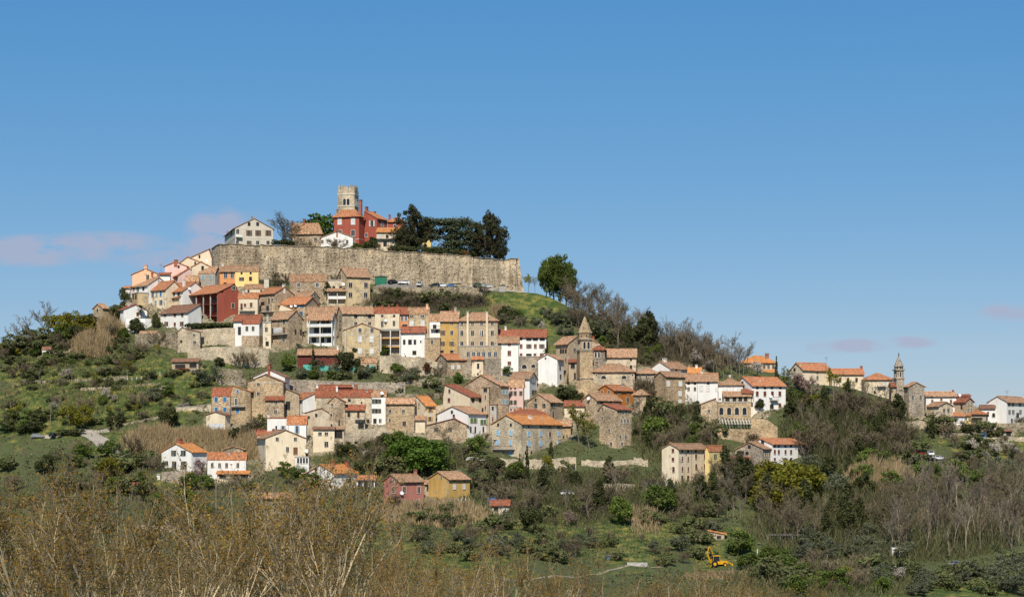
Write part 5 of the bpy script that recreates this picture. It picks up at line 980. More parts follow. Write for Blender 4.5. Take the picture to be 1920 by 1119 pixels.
# ------------------------------------------------------------------ plants
def segs_mesh(segs, mat, nm, leaves=None, lmat=None):
    P0 = np.array([s[0] for s in segs]); P1 = np.array([s[1] for s in segs]); r0 = np.array([s[2] for s in segs]); r1 = np.array([s[3] for s in segs])
    d = P1 - P0; d /= np.linalg.norm(d, axis=1)[:, None] + 1e-9
    ref = np.where(np.abs(d[:, 2:3]) > .9, np.array([[1., 0, 0]]), np.array([[0, 0, 1.]])); a = np.cross(d, ref); a /= np.linalg.norm(a, axis=1)[:, None] + 1e-9; c = np.cross(d, a)
    n = len(segs); V = np.zeros((n, 6, 3))
    for k in range(3):
        t = 2 * math.pi * k / 3; o = a * math.cos(t) + c * math.sin(t)
        V[:, k] = P0 + o * r0[:, None]; V[:, 3 + k] = P1 + o * r1[:, None]
    base = np.arange(n)[:, None] * 6
    F = np.concatenate([base + np.array([k, (k + 1) % 3, 3 + (k + 1) % 3, 3 + k]) for k in range(3)]).tolist()
    V = V.reshape(-1, 3)
    me = bpy.data.meshes.new(nm); mi = [0] * len(F)
    if leaves is not None:
        LV, LF = leaves; F = F + (np.asarray(LF) + len(V)).tolist(); V = np.concatenate([V, LV]); mi += [1] * len(LF)
    me.from_pydata(V.tolist(), [], F); me.materials.append(MAT[mat])
    if leaves is not None: me.materials.append(MAT[lmat]); me.polygons.foreach_set('material_index', mi)
    me.update(); return me
def quads(C, size, rs, flat=0.0, asp=1.6):
    """leaf faces at centres C with random orientation"""
    C = np.asarray(C, float); n = len(C); size = np.broadcast_to(size, (n,)) * rs.uniform(.6, 1.35, n)
    N = rs.normal(0, 1, (n, 3)); N[:, 2] += flat; N /= np.linalg.norm(N, axis=1)[:, None]
    T = np.cross(N, rs.normal(0, 1, (n, 3))); T /= np.linalg.norm(T, axis=1)[:, None] + 1e-9; B = np.cross(N, T)
    h = size[:, None] / 2
    V = np.stack([C - T * h * asp, C + B * h * .8, C + T * h * asp, C - B * h * .8], 1).reshape(-1, 3)
    return V, np.arange(4 * n).reshape(-1, 4)
def leaf_mesh(nm, C, size, rs, mat, flat=0.0, asp=1.6):
    V, F = quads(C, size, rs, flat, asp); me = bpy.data.meshes.new(nm); me.from_pydata(V.tolist(), [], F.tolist()); me.materials.append(MAT[mat]); me.update(); return me
def grow(seed, h, r, levels, nb, spread, up, stems=1, lean=.06, taper=.55, l1=.55, tmin=.022, t0=.3, pale=2):
    rnd = random.Random(seed); main, twig, tips = [], [], []
    def br(p, d, L, rad, lev):
        n = 3 if lev else 5; pts = [p]; q = p; dd = d
        for i in range(n):
            dd = (dd + Vector((rnd.gauss(0, lean * (1 + lev)), rnd.gauss(0, lean * (1 + lev)), rnd.gauss(0, .03) + up * (.5 if lev else .1)))).normalized()
            q2 = q + dd * L / n; ra = rad * (1 - taper * i / n); rb = rad * (1 - taper * (i + 1) / n)
            (main if lev < pale else twig).append((tuple(q), tuple(q2), max(ra, tmin), max(rb, tmin * .7))); q = q2; pts.append(q)
        if lev >= levels: tips.append(tuple(q)); tips.append(tuple(pts[-2])); return
        k = nb + (1 if lev == 0 else 0)
        for i in range(k):
            t = t0 + (1 - t0) * (i + rnd.random()) / k if lev == 0 else .2 + .8 * (i + rnd.random()) / k
            f = min(t * n, n - .001); b_ = pts[int(f)].lerp(pts[int(f) + 1], f - int(f))
            az = rnd.uniform(0, 6.283); ax = dd.orthogonal().normalized(); ax.rotate(Matrix.Rotation(az, 3, dd))
            sp = spread * rnd.uniform(.6, 1.3); nd_ = (dd * math.cos(sp) + ax * math.sin(sp)).normalized()
            br(b_, nd_, L * l1 * rnd.uniform(.7, 1.2) * (1.1 - .35 * t if lev == 0 else 1), max(rad * (1 - taper * t) * .55, tmin), lev + 1)
    for s in range(stems):
        a = 6.283 * s / stems + rnd.random(); o = Vector((math.cos(a), math.sin(a), 0)) * (.12 * h * .2 if stems > 1 else 0)
        dd = Vector((math.cos(a) * .35, math.sin(a) * .35, 1)).normalized() if stems > 1 else Vector((rnd.gauss(0, .05), rnd.gauss(0, .05), 1)).normalized()
        br(o, dd, h * (.62 if levels > 2 else .7) * rnd.uniform(.85, 1.1), r * (1 if stems == 1 else .7), 0)
    return main, twig, tips
PROTO = {}
def norm_h(h, *groups): return h
def proto_bare(key, seed, h, r, tw='twig', bk='bark', leafy=None, nleaf=0, lsize=.22, **kw):
    main, twig, tips = grow(seed, h, r, **kw); rs = np.random.RandomState(seed); lv = None
    top = max(p[2] for p in tips); k = h / top
    sc_ = lambda S: [((a[0] * k, a[1] * k, a[2] * k), (b[0] * k, b[1] * k, b[2] * k), x, y) for a, b, x, y in S]
    main, twig, tips = sc_(main), sc_(twig), [(p[0] * k, p[1] * k, p[2] * k) for p in tips]
    main.insert(0, ((0, 0, -1.2), (0, 0, .05), r * 1.15, r))
    if nleaf:
        T = np.array(tips); C = T[rs.randint(0, len(T), nleaf)] + rs.normal(0, .22, (nleaf, 3)); lv = quads(C, lsize, rs)
    PROTO.setdefault(key, []).append((h, segs_mesh(main, bk, key + '_trunk'), segs_mesh(twig, tw, key + '_crown', lv, leafy)))
def proto_leaf(key, seed, h, w, n, mat, lsize, cz=.55, hz=.45, clumps=26, trunk=.3, bk='bark_dark', power=1.0, cs=.16, flat=.3):
    """leafy crown: clumps over an uneven ellipsoid, gaps between them"""
    rs = np.random.RandomState(seed); C = []
    d = rs.normal(0, 1, (clumps, 3)); d /= np.linalg.norm(d, axis=1)[:, None]; rr = rs.uniform(.35, 1.0, clumps) ** .6
    cc = d * rr[:, None] * np.array([w / 2, w / 2, h * hz]) * rs.uniform(.75, 1.1, (clumps, 1)); cc[:, 2] += h * cz
    if power != 1: 
        tt = np.clip((cc[:, 2] / h), 0.02, 1); s_ = np.clip((1.02 - tt) ** power * 1.25, .08, 1.1); cc[:, :2] *= s_[:, None]
    if power != 1 and w > 4:                              # a closed spire: clumps up the stem, none adrift above it
        cc[:, 2] = np.minimum(cc[:, 2], h * .90); ax_ = np.zeros((16, 3)); ax_[:, 2] = np.linspace(.25, .96, 16) * h; ax_[:, :2] = rs.normal(0, w * .035, (16, 2)); cc = np.concatenate([cc, ax_])
    per = n // len(cc)
    for c in cc:
        q = rs.normal(0, 1, (per, 3)); q /= np.linalg.norm(q, axis=1)[:, None]; q *= (rs.uniform(.2, 1, per) ** .5)[:, None]
        C.append(c + q * np.array([w, w, h * .8]) * cs * rs.uniform(.7, 1.4))
    C = np.concatenate(C); C[:, 2] = np.maximum(C[:, 2], .05)
    crown = leaf_mesh(key + '_crown', C, lsize, rs, mat, flat)
    rnd = random.Random(seed); segs = [((0, 0, -1.2), (0, 0, h * trunk), h * .022 + .04, h * .018 + .03)]
    for c in cc[::2]:
        m_ = (c[0] * .35, c[1] * .35, h * trunk + (c[2] - h * trunk) * .45); segs.append(((0, 0, h * trunk * .8), m_, h * .011 + .02, h * .008 + .015)); segs.append((m_, tuple(c), h * .008 + .015, .02))
    PROTO.setdefault(key, []).append((h, segs_mesh(segs, bk, key + '_trunk'), crown))
for s in range(4): proto_bare('bare', 11 + s, 11, .17, 'twig', 'bark', levels=4, nb=5, spread=.62, up=.10, l1=.5)
for s in range(3): proto_bare('pale', 31 + s, 14, .17, 'twig_grey', 'bark_pale', levels=4, nb=5, spread=.42, up=.16, l1=.45, t0=.35)
for s in range(3): proto_bare('bush', 41 + s, 4, .06, 'twig', 'bark', levels=3, nb=5, spread=.6, up=.08, stems=6, l1=.55)
for s in range(3): proto_bare('spring', 51 + s, 10, .15, 'twig', 'bark', 'leaf_yellow', 900, .26, levels=4, nb=4, spread=.6, up=.1, l1=.5)
for s in range(3): proto_bare('blossom', 61 + s, 5, .10, 'twig', 'bark_dark', 'leaf_blossom', 1500, .22, levels=3, nb=5, spread=.7, up=.05, l1=.6, t0=.25)
for s in range(2): proto_bare('pinkish', 71 + s, 6, .10, 'twig_red', 'bark_dark', 'leaf_pink', 1100, .2, levels=4, nb=4, spread=.65, up=.08, l1=.55, t0=.25)
for s in range(6): proto_bare('willow', 81 + s, 13, .17, 'twig_gold', 'bark_yellow', 'leaf_bud', 3000, .105, levels=4, nb=4, spread=.38, up=.17, stems=4 if s % 2 else 3, l1=.52, lean=.045, t0=.26, tmin=.012, pale=3)
for s in range(3): proto_leaf('green', 101 + s, 6, 6, 2400, 'leaf_green', .34)
for s in range(3): proto_leaf('dark', 111 + s, 6, 5, 2600, 'leaf_dark', .32)
for s in range(3): proto_leaf('bright', 121 + s, 7, 7, 2800, 'leaf_bright', .34, clumps=34, cz=.52, hz=.46)
for s in range(3): proto_leaf('olive', 131 + s, 4.5, 5, 2200, 'leaf_olive', .24, bk='bark', clumps=22)
for s in range(2): proto_leaf('gold', 141 + s, 7, 6.5, 2600, 'leaf_gold', .33, clumps=30, trunk=.25)
for s in range(2): proto_leaf('yellowgreen', 151 + s, 7, 6, 2400, 'leaf_yellow', .3, bk='bark', clumps=28)
for s in range(2): proto_leaf('russet', 161 + s, 4, 3.4, 1500, 'leaf_russet', .26)
for s in range(2): proto_leaf('cypress', 171 + s, 11, 2.2, 2400, 'leaf_dark', .28, .5, .5, 40, .12, power=.55, cs=.10)
for s in range(2): proto_leaf('conifer', 181 + s, 18, 13, 15000, 'leaf_conifer', .36, .50, .48, 150, .3, power=.28, cs=.07, flat=.5)
for s in range(2): proto_leaf('scrub', 191 + s, 2.4, 3.6, 900, 'leaf_scrub', .26, .45, .5, 18, .2, bk='bark')
for s in range(2): proto_leaf('hedge', 195 + s, 2.5, 5, 1500, 'leaf_dark', .25, .5, .45, 24, .2)
for s in range(2): proto_leaf('tall', 201 + s, 15, 10, 5600, 'leaf_green', .44, .58, .42, 70, .45, cs=.11)
for s in range(2): proto_leaf('ivy_tree', 211 + s, 9, 5, 3000, 'leaf_dark', .33, .52, .47, 34, .3, power=.7, cs=.12)
TREES = []; _tr = random.Random(77)
def T(kind, u, vb, hp, label, group=None, wf=1.0, Y=None, zbase=None, name=None, cat='tree', var=None, quiet=False):
    g = gp(u, vb, Y); x, y = g.x, g.y
    z = zbase if zbase is not None else zg(x, y)
    ztop = (VH - (vb - hp)) / FPX * y
    h, trunk, crown = PROTO[kind][_tr.randrange(len(PROTO[kind])) if var is None else var]
    hh = max(ztop - z, 1.0); s = hh / h
    nm = name or {'bush': 'bare_bush', 'scrub': 'shrub', 'hedge': 'hedge', 'blossom': 'blossom_tree', 'pinkish': 'blossom_tree', 'olive': 'olive_tree', 'cypress': 'cypress_tree', 'conifer': 'conifer_tree', 'willow': 'budding_tree', 'bare': 'bare_tree', 'pale': 'slender_tree', 'spring': 'spring_tree', 'ivy_tree': 'ivy_clad_tree', 'dark': 'evergreen_tree'}.get(kind, 'leafy_tree')
    o = empty(nm, (x, y, z), _tr.uniform(0, 6.28)); o.scale = (s * wf, s * wf, s)
    put('trunk', trunk, o); put('crown', crown, o)
    tag(o, label, cat, group); TREES.append((x, y)); return o
DESC = {'bare': 'brown leafless tree', 'pale': 'pale-trunked leafless tree', 'spring': 'half-leafed spring tree', 'ivy_tree': 'dark ivy-clad tree', 'bush': 'twiggy leafless bush', 'scrub': 'olive-brown shrub', 'green': 'leafy green tree', 'dark': 'dark evergreen', 'olive': 'grey-green olive tree', 'blossom': 'white blossoming tree', 'pinkish': 'pinkish blossoming tree', 'hedge': 'clipped hedge clump'}
def SC(kinds, reg, n, hr, place, group, seed, wf=(.85, 1.2), mind=1.2, cat='tree'):
    """scattered individuals: each is told by its kind, size and part of the place"""
    rnd = random.Random(seed); u0, u1, v0, v1 = reg; k = 0; tries = 0; used = []
    while k < n and tries < n * 30:
        tries += 1; u = rnd.uniform(u0, u1); v = rnd.uniform(v0, v1)
        S = float(np.interp(u, _uu, _ss))
        if v < S + 1: continue
        g = gp(u, v)
        if in_foot(g.x, g.y, 1.0) or any((g.x - a) ** 2 + (g.y - b_) ** 2 < mind ** 2 for a, b_ in used): continue
        kd = rnd.choice(kinds); hp = rnd.uniform(*hr); t = (hp - hr[0]) / (hr[1] - hr[0])
        size = ('small', 'middling', 'large')[min(2, int(t * 3))]
        part = ('upper', 'lower')[v > (v0 + v1) / 2] + ' ' + ('left', 'centre', 'right')[min(2, int((u - u0) / (u1 - u0) * 3))]
        used.append((g.x, g.y)); T(kd, u, v, hp, '%s %s, %s of %s' % (size, DESC[kd], part, place), group, rnd.uniform(*wf), cat='bush' if kd in ('bush', 'scrub') else cat); k += 1
# ------------------------------------------------------------------ plants of the hilltop
def TP(kind, u, vb, vt, Y, label, wf=1.0, **kw):
    Y += WY; x = (u - U0) / FPX * Y; z = zplat(x) - .2
    return T(kind, u, vb, vb - vt, label, None, wf, Y=Y, zbase=z, **kw)
TP('bare', 537, 462, 397, 706, 'grey leafless tree beside the beige villa on the hilltop', 1.7, var=1)
TP('bare', 528, 462, 404, 708, 'slimmer grey leafless tree touching the villa gable', 1.6, var=3); TP('bare', 545, 462, 406, 709, 'right grey leafless tree of the hilltop group', 1.6, var=2)
TP('bare', 549, 463, 425, 703, 'twiggy brown bush tree in front of the hilltop stone house', 1.6)
TP('dark', 532, 462, 447, 701, 'dark green bush on the rampart below the grey leafless tree', 2.2, name='shrub', cat='bush')
TP('bright', 592, 445, 397, 735, 'bright green round tree behind the hilltop stone house', 1.15)
TP('bush', 628, 466, 444, 702, 'leafless shrub in front of the white hilltop cottage', 1.5, cat='bush')
TP('bush', 577, 464, 450, 702, 'small leafless shrub on the rampart by the stone house', 1.3, cat='bush')
TP('dark', 697, 470, 443, 700, 'dark evergreen bush below the red gable wing', 1.1, name='shrub', cat='bush')
TP('green', 673, 468, 456, 700, 'small green bush below the red palace', 1.5, name='shrub', cat='bush')
TP('pinkish', 714, 470, 455, 699, 'small pinkish flowering shrub below the cream hilltop house', 1.1, cat='bush')
TP('bush', 732, 470, 456, 699, 'thin shrub in front of the cream hilltop house', .9, cat='bush')
TP('conifer', 774, 472, 383, 706, 'tall lopsided dark conifer left of the umbrella cedar', 1.0, var=0)
TP('conifer', 918, 489, 396, 704, 'broad dark conifer at the right end of the rampart', 1.0, var=1)
TP('conifer', 937, 490, 440, 700, 'lower dark conifer bough mass hanging over the bastion', .8, var=0)
TP('conifer', 758, 472, 420, 704, 'dark conifer beside the cream hilltop house', .9, var=1)
for i_, (u_, vt_, w_) in enumerate(((752, 459, 1.3), (785, 461, 1.4), (815, 463, 1.4), (848, 466, 1.4))):
    TP('hedge', u_, 474 + i_ * 2, vt_, 699, ('leftmost', 'second', 'third', 'rightmost')[i_] + ' clump of the clipped hedge along the rampart under the cedar', w_, cat='hedge')
def cedar():
    Y = 712 + WY; rs = np.random.RandomState(9); u0 = 848; x0 = (u0 - U0) / FPX * Y; zb = zplat(x0); s = Y / FPX
    root = empty('cedar_tree', (x0, Y, zb)); tag(root, 'wide flat-topped grey-green cedar between the two dark conifers', 'tree')
    C = []; segs = [((0, 0, -1), (.3, 0, 5.2), .55, .42), ((.3, 0, 5.2), (.1, 0, 9.5), .42, .2)]
    pads = [(800, 424, 18, 4), (822, 417, 26, 5), (850, 416, 28, 5), (876, 422, 20, 4), (892, 428, 14, 4), (812, 433, 16, 4), (838, 430, 18, 4), (868, 438, 24, 4.5), (890, 446, 24, 5), (815, 446, 8, 4), (852, 446, 16, 5), (872, 456, 26, 4), (900, 460, 26, 5), (845, 459, 16, 4), (835, 468, 20, 4), (868, 470, 30, 5), (885, 478, 16, 4), (800, 415, 8, 3), (790, 440, 10, 5)]
    for (u, v, ru, rv) in pads:
        for k in range(int(ru * .95)):
            cx = (u + rs.uniform(-ru, ru) - u0) * s; cz = (VH - (v + rs.uniform(-rv, rv) * .6)) * s - zb; cy = rs.uniform(-4.5, 4.5)
            q = rs.normal(0, 1, (64, 3)) * np.array([1.0, 1.0, .42]); C.append(np.array([cx, cy, cz]) + q)
        m_ = ((u - u0) * s, rs.uniform(-2, 2), (VH - v) * s - zb - .3); segs.append(((.2, 0, rs.uniform(3, 7)), m_, .2, .07))
    C = np.concatenate(C); put('crown', leaf_mesh('cedar_crown', C, .5, rs, 'leaf_cedar', .8), root); put('trunk', segs_mesh(segs, 'bark_dark', 'cedar_trunk'), root)
cedar()
TP('russet', 868, 481, 468, 699, 'russet bush under the cedar on the rampart', 1.2, name='shrub', cat='bush')
# trees right of the rampart
for i_, (u_, vb_, hp_, w_) in enumerate(((1024, 553, 66, .8), (1038, 557, 82, .85), (1050, 558, 80, .85), (1062, 560, 72, .8), (1031, 555, 74, .7))):
    T('tall', u_, vb_, hp_, ('leftmost', 'tallest', 'middle', 'rightmost', 'slim second')[i_] + ' trunk and crown of the tall green tree clump right of the rampart', 'tall tree clump right of the rampart', w_)
T('spring', 990, 546, 34, 'small leafing tree right at the rampart corner', wf=1.3); T('bare', 1003, 550, 36, 'thin leafless tree between rampart corner and tall green clump', wf=1.0)
SC(['bare'], (1070, 1145, 575, 628), 32, (42, 76), 'the thicket past the clump', 'thicket right of the tall green clump', 1, wf=(.9, 1.3))
SC(['bare', 'bare', 'pale', 'bare', 'bare', 'ivy_tree'], (1155, 1250, 600, 655), 30, (45, 72), 'the ridge above the church', 'ridge trees above the church', 2, wf=(.9, 1.25))
SC(['pale', 'bare'], (1245, 1340, 640, 685), 28, (42, 66), 'the descending right ridge', 'trees on the descending right ridge', 3)
SC(['pale', 'bare', 'bare'], (1300, 1400, 668, 712), 26, (42, 62), 'the copse by the orange roof', 'copse left of the vivid orange roof', 4)
SC(['green', 'dark', 'green', 'olive'], (1120, 1300, 628, 680), 26, (12, 24), 'the bushes above the church', 'bushes of the ridge thicket', 5, cat='bush')
for k_, (u_, v_, h_) in enumerate(((955, 590, 18), (1024, 592, 18), (1030, 600, 17), (1046, 612, 26), (1065, 616, 26), (1085, 610, 20), (1006, 609, 16), (1122, 632, 34), (1060, 630, 22))):
    T('olive', u_, v_, h_, ['olive beside the straw patch under the grass slope', 'upper olive on the middle of the grass slope', 'yellow-green bush below the upper olive', 'large olive left of the first spire', 'broad olive next to the first spire', 'olive above the bare earth scar', 'small olive above the white building', 'big olive right of the first spire', 'lowest olive behind the brown stone house'][k_], wf=1.2)
SC(['bush', 'olive', 'scrub'], (1095, 1150, 590, 640), 9, (18, 30), 'the slope around the first spire', 'bushes around the first spire', 6, cat='bush')
T('blossom', 1014, 624, 22, 'white blossoming tree above the long white building'); T('blossom', 1147, 612, 26, 'pale blossoming tree on the ridge gap'); T('blossom', 1302, 690, 34, 'white blossoming tree in the right copse'); T('blossom', 1420, 716, 38, 'cream blossoming tree at the foot of the right copse'); T('blossom', 1335, 700, 26, 'small blossoming tree behind the orange-roofed house')
T('bush', 975, 612, 20, 'reddish leafless bush above the red roof of the white building', wf=1.3, cat='bush')
SC(['bush', 'bare', 'ivy_tree', 'scrub', 'bush'], (700, 905, 556, 582), 44, (12, 27), 'the bank below the parking road', 'bank of bushes below the parking road', 7, cat='bush', mind=1.5, wf=(1, 1.6))
SC(['bush', 'dark', 'olive', 'green'], (905, 985, 585, 612), 9, (14, 24), 'the grass slope foot', 'bushes under the grass slope', 8, cat='bush')
SC(['scrub', 'bush', 'scrub'], (1180, 1290, 655, 690), 12, (10, 18), 'the scrub above the right shoulder', 'scrub above the right shoulder roofs', 9, cat='bush')
SC(['bush'], (478, 640, 531, 540), 11, (14, 27), 'the rampart foot', 'dry bushes at the rampart foot', 10, cat='bush')
T('ivy_tree', 613, 560, 33, 'mass of ivy swallowing the right end of the long stone house', wf=1.1, name='ivy', cat='ivy')
# far left skyline and slope
for k_, (u_, v_, h_) in enumerate(((18, 648, 40), (40, 646, 58), (55, 642, 52), (78, 632, 68), (88, 630, 50), (5, 660, 30), (30, 650, 45))):
    T('pale', u_, v_, h_, ['low grey tree near the left edge of the skyline', 'broad grey leafless tree on the left skyline', 'grey leafless tree left of the tallest one on the skyline', 'tallest leafless tree on the left skyline', 'short leafless tree right of the tallest on the left skyline', 'grey bushy tree cut by the left edge', 'thin grey tree inside the left skyline group'][k_], wf=1.7)
for k_, (u_, v_, h_, kd) in enumerate(((105, 632, 46, 'gold'), (130, 634, 48, 'gold'), (152, 630, 44, 'gold'), (118, 640, 36, 'green'), (143, 640, 34, 'dark'), (167, 620, 34, 'dark'))):
    T(kd, u_, v_, h_, ['leftmost golden-green crown of the big clump left of the stone ruin', 'middle golden-green crown of the big clump', 'right golden-green crown of the big clump', 'lower green crown of the golden clump', 'dark lower crown of the golden clump', 'small dark tree beside the stone ruin'][k_], wf=1.05)
T('yellowgreen', 10, 668, 28, 'yellow-green shrub at the left edge below the skyline', wf=1.4); T('gold', 28, 672, 22, 'golden bush beside the left edge shrub', wf=1.4)
SC(['bush', 'scrub', 'scrub', 'green', 'bush', 'scrub'], (0, 250, 640, 700), 54, (7, 20), 'the upper left garden slope', 'bushes of the upper left slope', 12, cat='bush', wf=(1, 1.6))
SC(['bush', 'blossom', 'scrub', 'bush', 'green'], (0, 390, 700, 800), 52, (7, 20), 'the left meadow', 'bushes of the left meadow', 13, cat='bush', wf=(.9, 1.4))
T('bush', 262, 764, 34, 'large round leafless bush on the left meadow', wf=1.3, cat='bush'); T('olive', 287, 752, 26, 'small dark olive beside the round leafless bush'); T('olive', 392, 722, 40, 'grey olive left of the stepped terraces', wf=1.0); T('blossom', 128, 716, 26, 'white flowering tree on the left garden terrace'); T('blossom', 195, 750, 24, 'pale flowering tree in the left meadow')
T('yellowgreen', 130, 802, 44, 'left yellow-green spring tree by the parked car'); T('yellowgreen', 152, 803, 48, 'right yellow-green spring tree by the parked car', wf=1.1)
T('pale', 95, 800, 62, 'grey leafless tree behind the parked car on the left', wf=1.1); T('pale', 115, 790, 58, 'second grey leafless tree behind the parked car', wf=1.1); T('bare', 22, 775, 62, 'dark twisted tree at the left edge of the meadow', wf=1.3); T('bare', 8, 790, 50, 'dark leafless tree cut by the left edge', wf=1.2)
T('dark', 318, 804, 48, 'dark evergreen tree right of the curved road', wf=1.05); T('dark', 225, 797, 26, 'palm-like dark shrub above the curved road', wf=.9)
T('dark', 205, 797, 20, 'small dark tree at the road bend', wf=.8)
SC(['dark', 'green', 'hedge'], (10, 90, 785, 812), 9, (16, 26), 'the far left lane', 'hedge bushes along the far left lane', 14, cat='bush', wf=(1, 1.5))
for k_, (u_, v_) in enumerate(((115, 817), (132, 817), (146, 816))): T('hedge', u_, v_, 14, ['left', 'middle', 'right'][k_] + ' block of the clipped hedge beside the curved road', wf=1.0, cat='hedge')
T('dark', 255, 624, 28, 'dark green bush below the house behind the palm', wf=1.3, name='shrub', cat='bush'); T('dark', 292, 618, 32, 'ivy column left of the white two-storey house', wf=.7, name='ivy', cat='ivy'); T('green', 230, 634, 20, 'green bush left of the white terrace wall', wf=1.2, cat='bush'); T('dark', 222, 592, 26, 'dark shrub beside the stone ruin', wf=1.1, cat='bush'); T('dark', 232, 565, 26, 'dark shrub under the skyline white house', wf=.9, cat='bush'); T('russet', 218, 640, 10, 'russet shrub on the left slope', wf=1.2, cat='bush'); T('bush', 210, 635, 34, 'dry bush below the stone ruin', wf=1.1, cat='bush'); T('bush', 298, 655, 40, 'grey leafless bush on the retaining wall', wf=1.0, cat='bush')
for i_ in range(6): T('hedge', 368 + i_ * 13, 622, 19, ['first', 'second', 'third', 'fourth', 'fifth', 'sixth'][i_] + ' clump from the left of the dark hedge below the red loggia house', 'dark hedge below the red loggia house', 1.1, cat='hedge')
# mid-town greenery
T('dark', 655, 698, 44, 'dark evergreen dome tree below the ochre gable house', wf=1.2); T('cypress', 587, 698, 50, 'thin dark cypress in the mid-town garden', wf=.8); T('green', 540, 700, 38, 'green tree left of the wooden shelter', wf=.9); T('bare', 504, 706, 46, 'bare branching tree above the tall stone house', wf=1.2); T('bush', 447, 690, 34, 'leafless fruit tree against the pale terrace wall', wf=.9); T('bush', 470, 690, 36, 'second leafless fruit tree against the pale terrace wall', wf=.9); T('dark', 412, 690, 22, 'dark bush at the left end of the pale terrace wall', wf=1.2, cat='bush'); T('olive', 560, 660, 17, 'olive bush right of the balcony terraces', wf=1.0, cat='bush')
T('green', 720, 664, 18, 'round green bush below the dark balcony house', wf=.9, cat='bush'); T('russet', 802, 702, 26, 'reddish bush left of the low stone house', wf=1.0, cat='bush'); T('green', 746, 702, 22, 'green bush on the rubble cliff wall', wf=1.3, cat='bush'); T('bright', 858, 722, 24, 'bright green tree above the tall cream house', wf=1.1)
T('green', 953, 702, 16, 'green bush beside the tall narrow white house', wf=1.2, cat='bush'); T('dark', 1058, 754, 32, 'dark evergreen mass below the blank white gable', wf=1.7); T('dark', 1078, 758, 28, 'dark evergreen bush below the first church tower', wf=1.4); T('spring', 1085, 838, 82, 'tall half-leafed poplar in front of the stone houses', wf=1.15); T('spring', 1105, 845, 60, 'shorter half-leafed tree beside the tall poplar', wf=1.3); T('cypress', 1065, 722, 24, 'slim cypress beside the red porch', wf=.9)
SC(['dark', 'olive', 'bush', 'scrub', 'green'], (555, 700, 690, 712), 16, (12, 24), 'the garden above the grey wall', 'shrubs above the long grey garden wall', 15, cat='bush', wf=(1, 1.5))
SC(['bush', 'olive', 'scrub', 'bare', 'dark'], (735, 840, 705, 755), 26, (10, 24), 'the overgrown mid-town terraces', 'shrubs of the overgrown terraces', 16, cat='bush', wf=(.9, 1.4))
T('bright', 768, 878, 66, 'big bright green tree left of centre in the lower town', wf=1.25); T('bright', 806, 892, 70, 'big bright green tree right part in the lower town', wf=1.25); T('green', 745, 852, 44, 'green tree behind the big bright trees', wf=1.2); T('dark', 725, 845, 36, 'dark leafy tree left of the big bright trees', wf=1.2)
T('bare', 842, 862, 70, 'spreading bare tree right of the bright green trees', wf=1.5); T('bare', 868, 870, 50, 'brown leafless tree below the lime-shuttered house', wf=1.3); T('green', 888, 856, 40, 'round green tree left of the light blue shuttered house', wf=1.1); T('bush', 903, 842, 36, 'brown bush beside the lime-shuttered house', wf=.9, cat='bush')
T('cypress', 988, 905, 66, 'tall pointed cypress below the light blue shuttered house', wf=.85); T('cypress', 974, 896, 44, 'shorter cypress left of the tall pointed one', wf=.8); T('russet', 930, 882, 28, 'rusty red shrub below the blue arched doors', wf=1.2, cat='bush'); T('yellowgreen', 1028, 880, 28, 'yellow-green conical shrub by the stone garden wall', wf=.9, cat='bush'); T('ivy_tree', 1033, 866, 38, 'dark young fir in front of the large stone house', wf=.7); T('yellowgreen', 917, 874, 16, 'yellow bush left of the rusty shrub', wf=.8, cat='bush')
SC(['bush', 'bare', 'scrub', 'green', 'dark'], (640, 800, 842, 888), 30, (20, 40), 'the thicket between lower houses', 'thicket between the lower houses', 17, cat='bush', wf=(.9, 1.4))
SC(['bush', 'scrub', 'bare'], (460, 510, 795, 822), 6, (20, 34), 'the bank below the tall house', 'dry bushes below the tall stone house', 18, cat='bush'); T('dark', 440, 826, 26, 'dark round bush right of the cream garage', wf=1.1, cat='bush')
SC(['bush', 'green', 'dark', 'bare', 'scrub'], (880, 1080, 878, 920), 26, (16, 40), 'the growth below the large house', 'growth below the large stone house', 19, cat='bush', wf=(.9, 1.3))
SC(['ivy_tree', 'green', 'bare', 'bare'], (1190, 1310, 775, 850), 28, (24, 52), 'the wooded gully', 'trees of the wooded gully', 20, wf=(.9, 1.3), mind=2)
SC(['bare', 'bush', 'scrub', 'bare'], (1215, 1345, 770, 855), 20, (26, 50), 'the gully beside the restaurant', 'leafless trees of the wooded gully', 21, wf=(.9, 1.3))
SC(['bare', 'bush'], (1195, 1240, 742, 768), 6, (26, 40), 'the clump by the gable cottage', 'leafless trees by the small stone gable cottage', 22)
T('bare', 1335, 842, 60, 'tall bare tree in front of the windowless stone house', wf=1.2); T('dark', 1425, 770, 24, 'small dark garden bush before the large white house', wf=1.0, cat='bush'); T('green', 1304, 775, 24, 'ivy heap left of the windowless stone house', wf=1.0, cat='ivy', name='ivy')
T('bush', 1410, 828, 20, 'brown bush under the restaurant wall', wf=1.5, cat='bush')
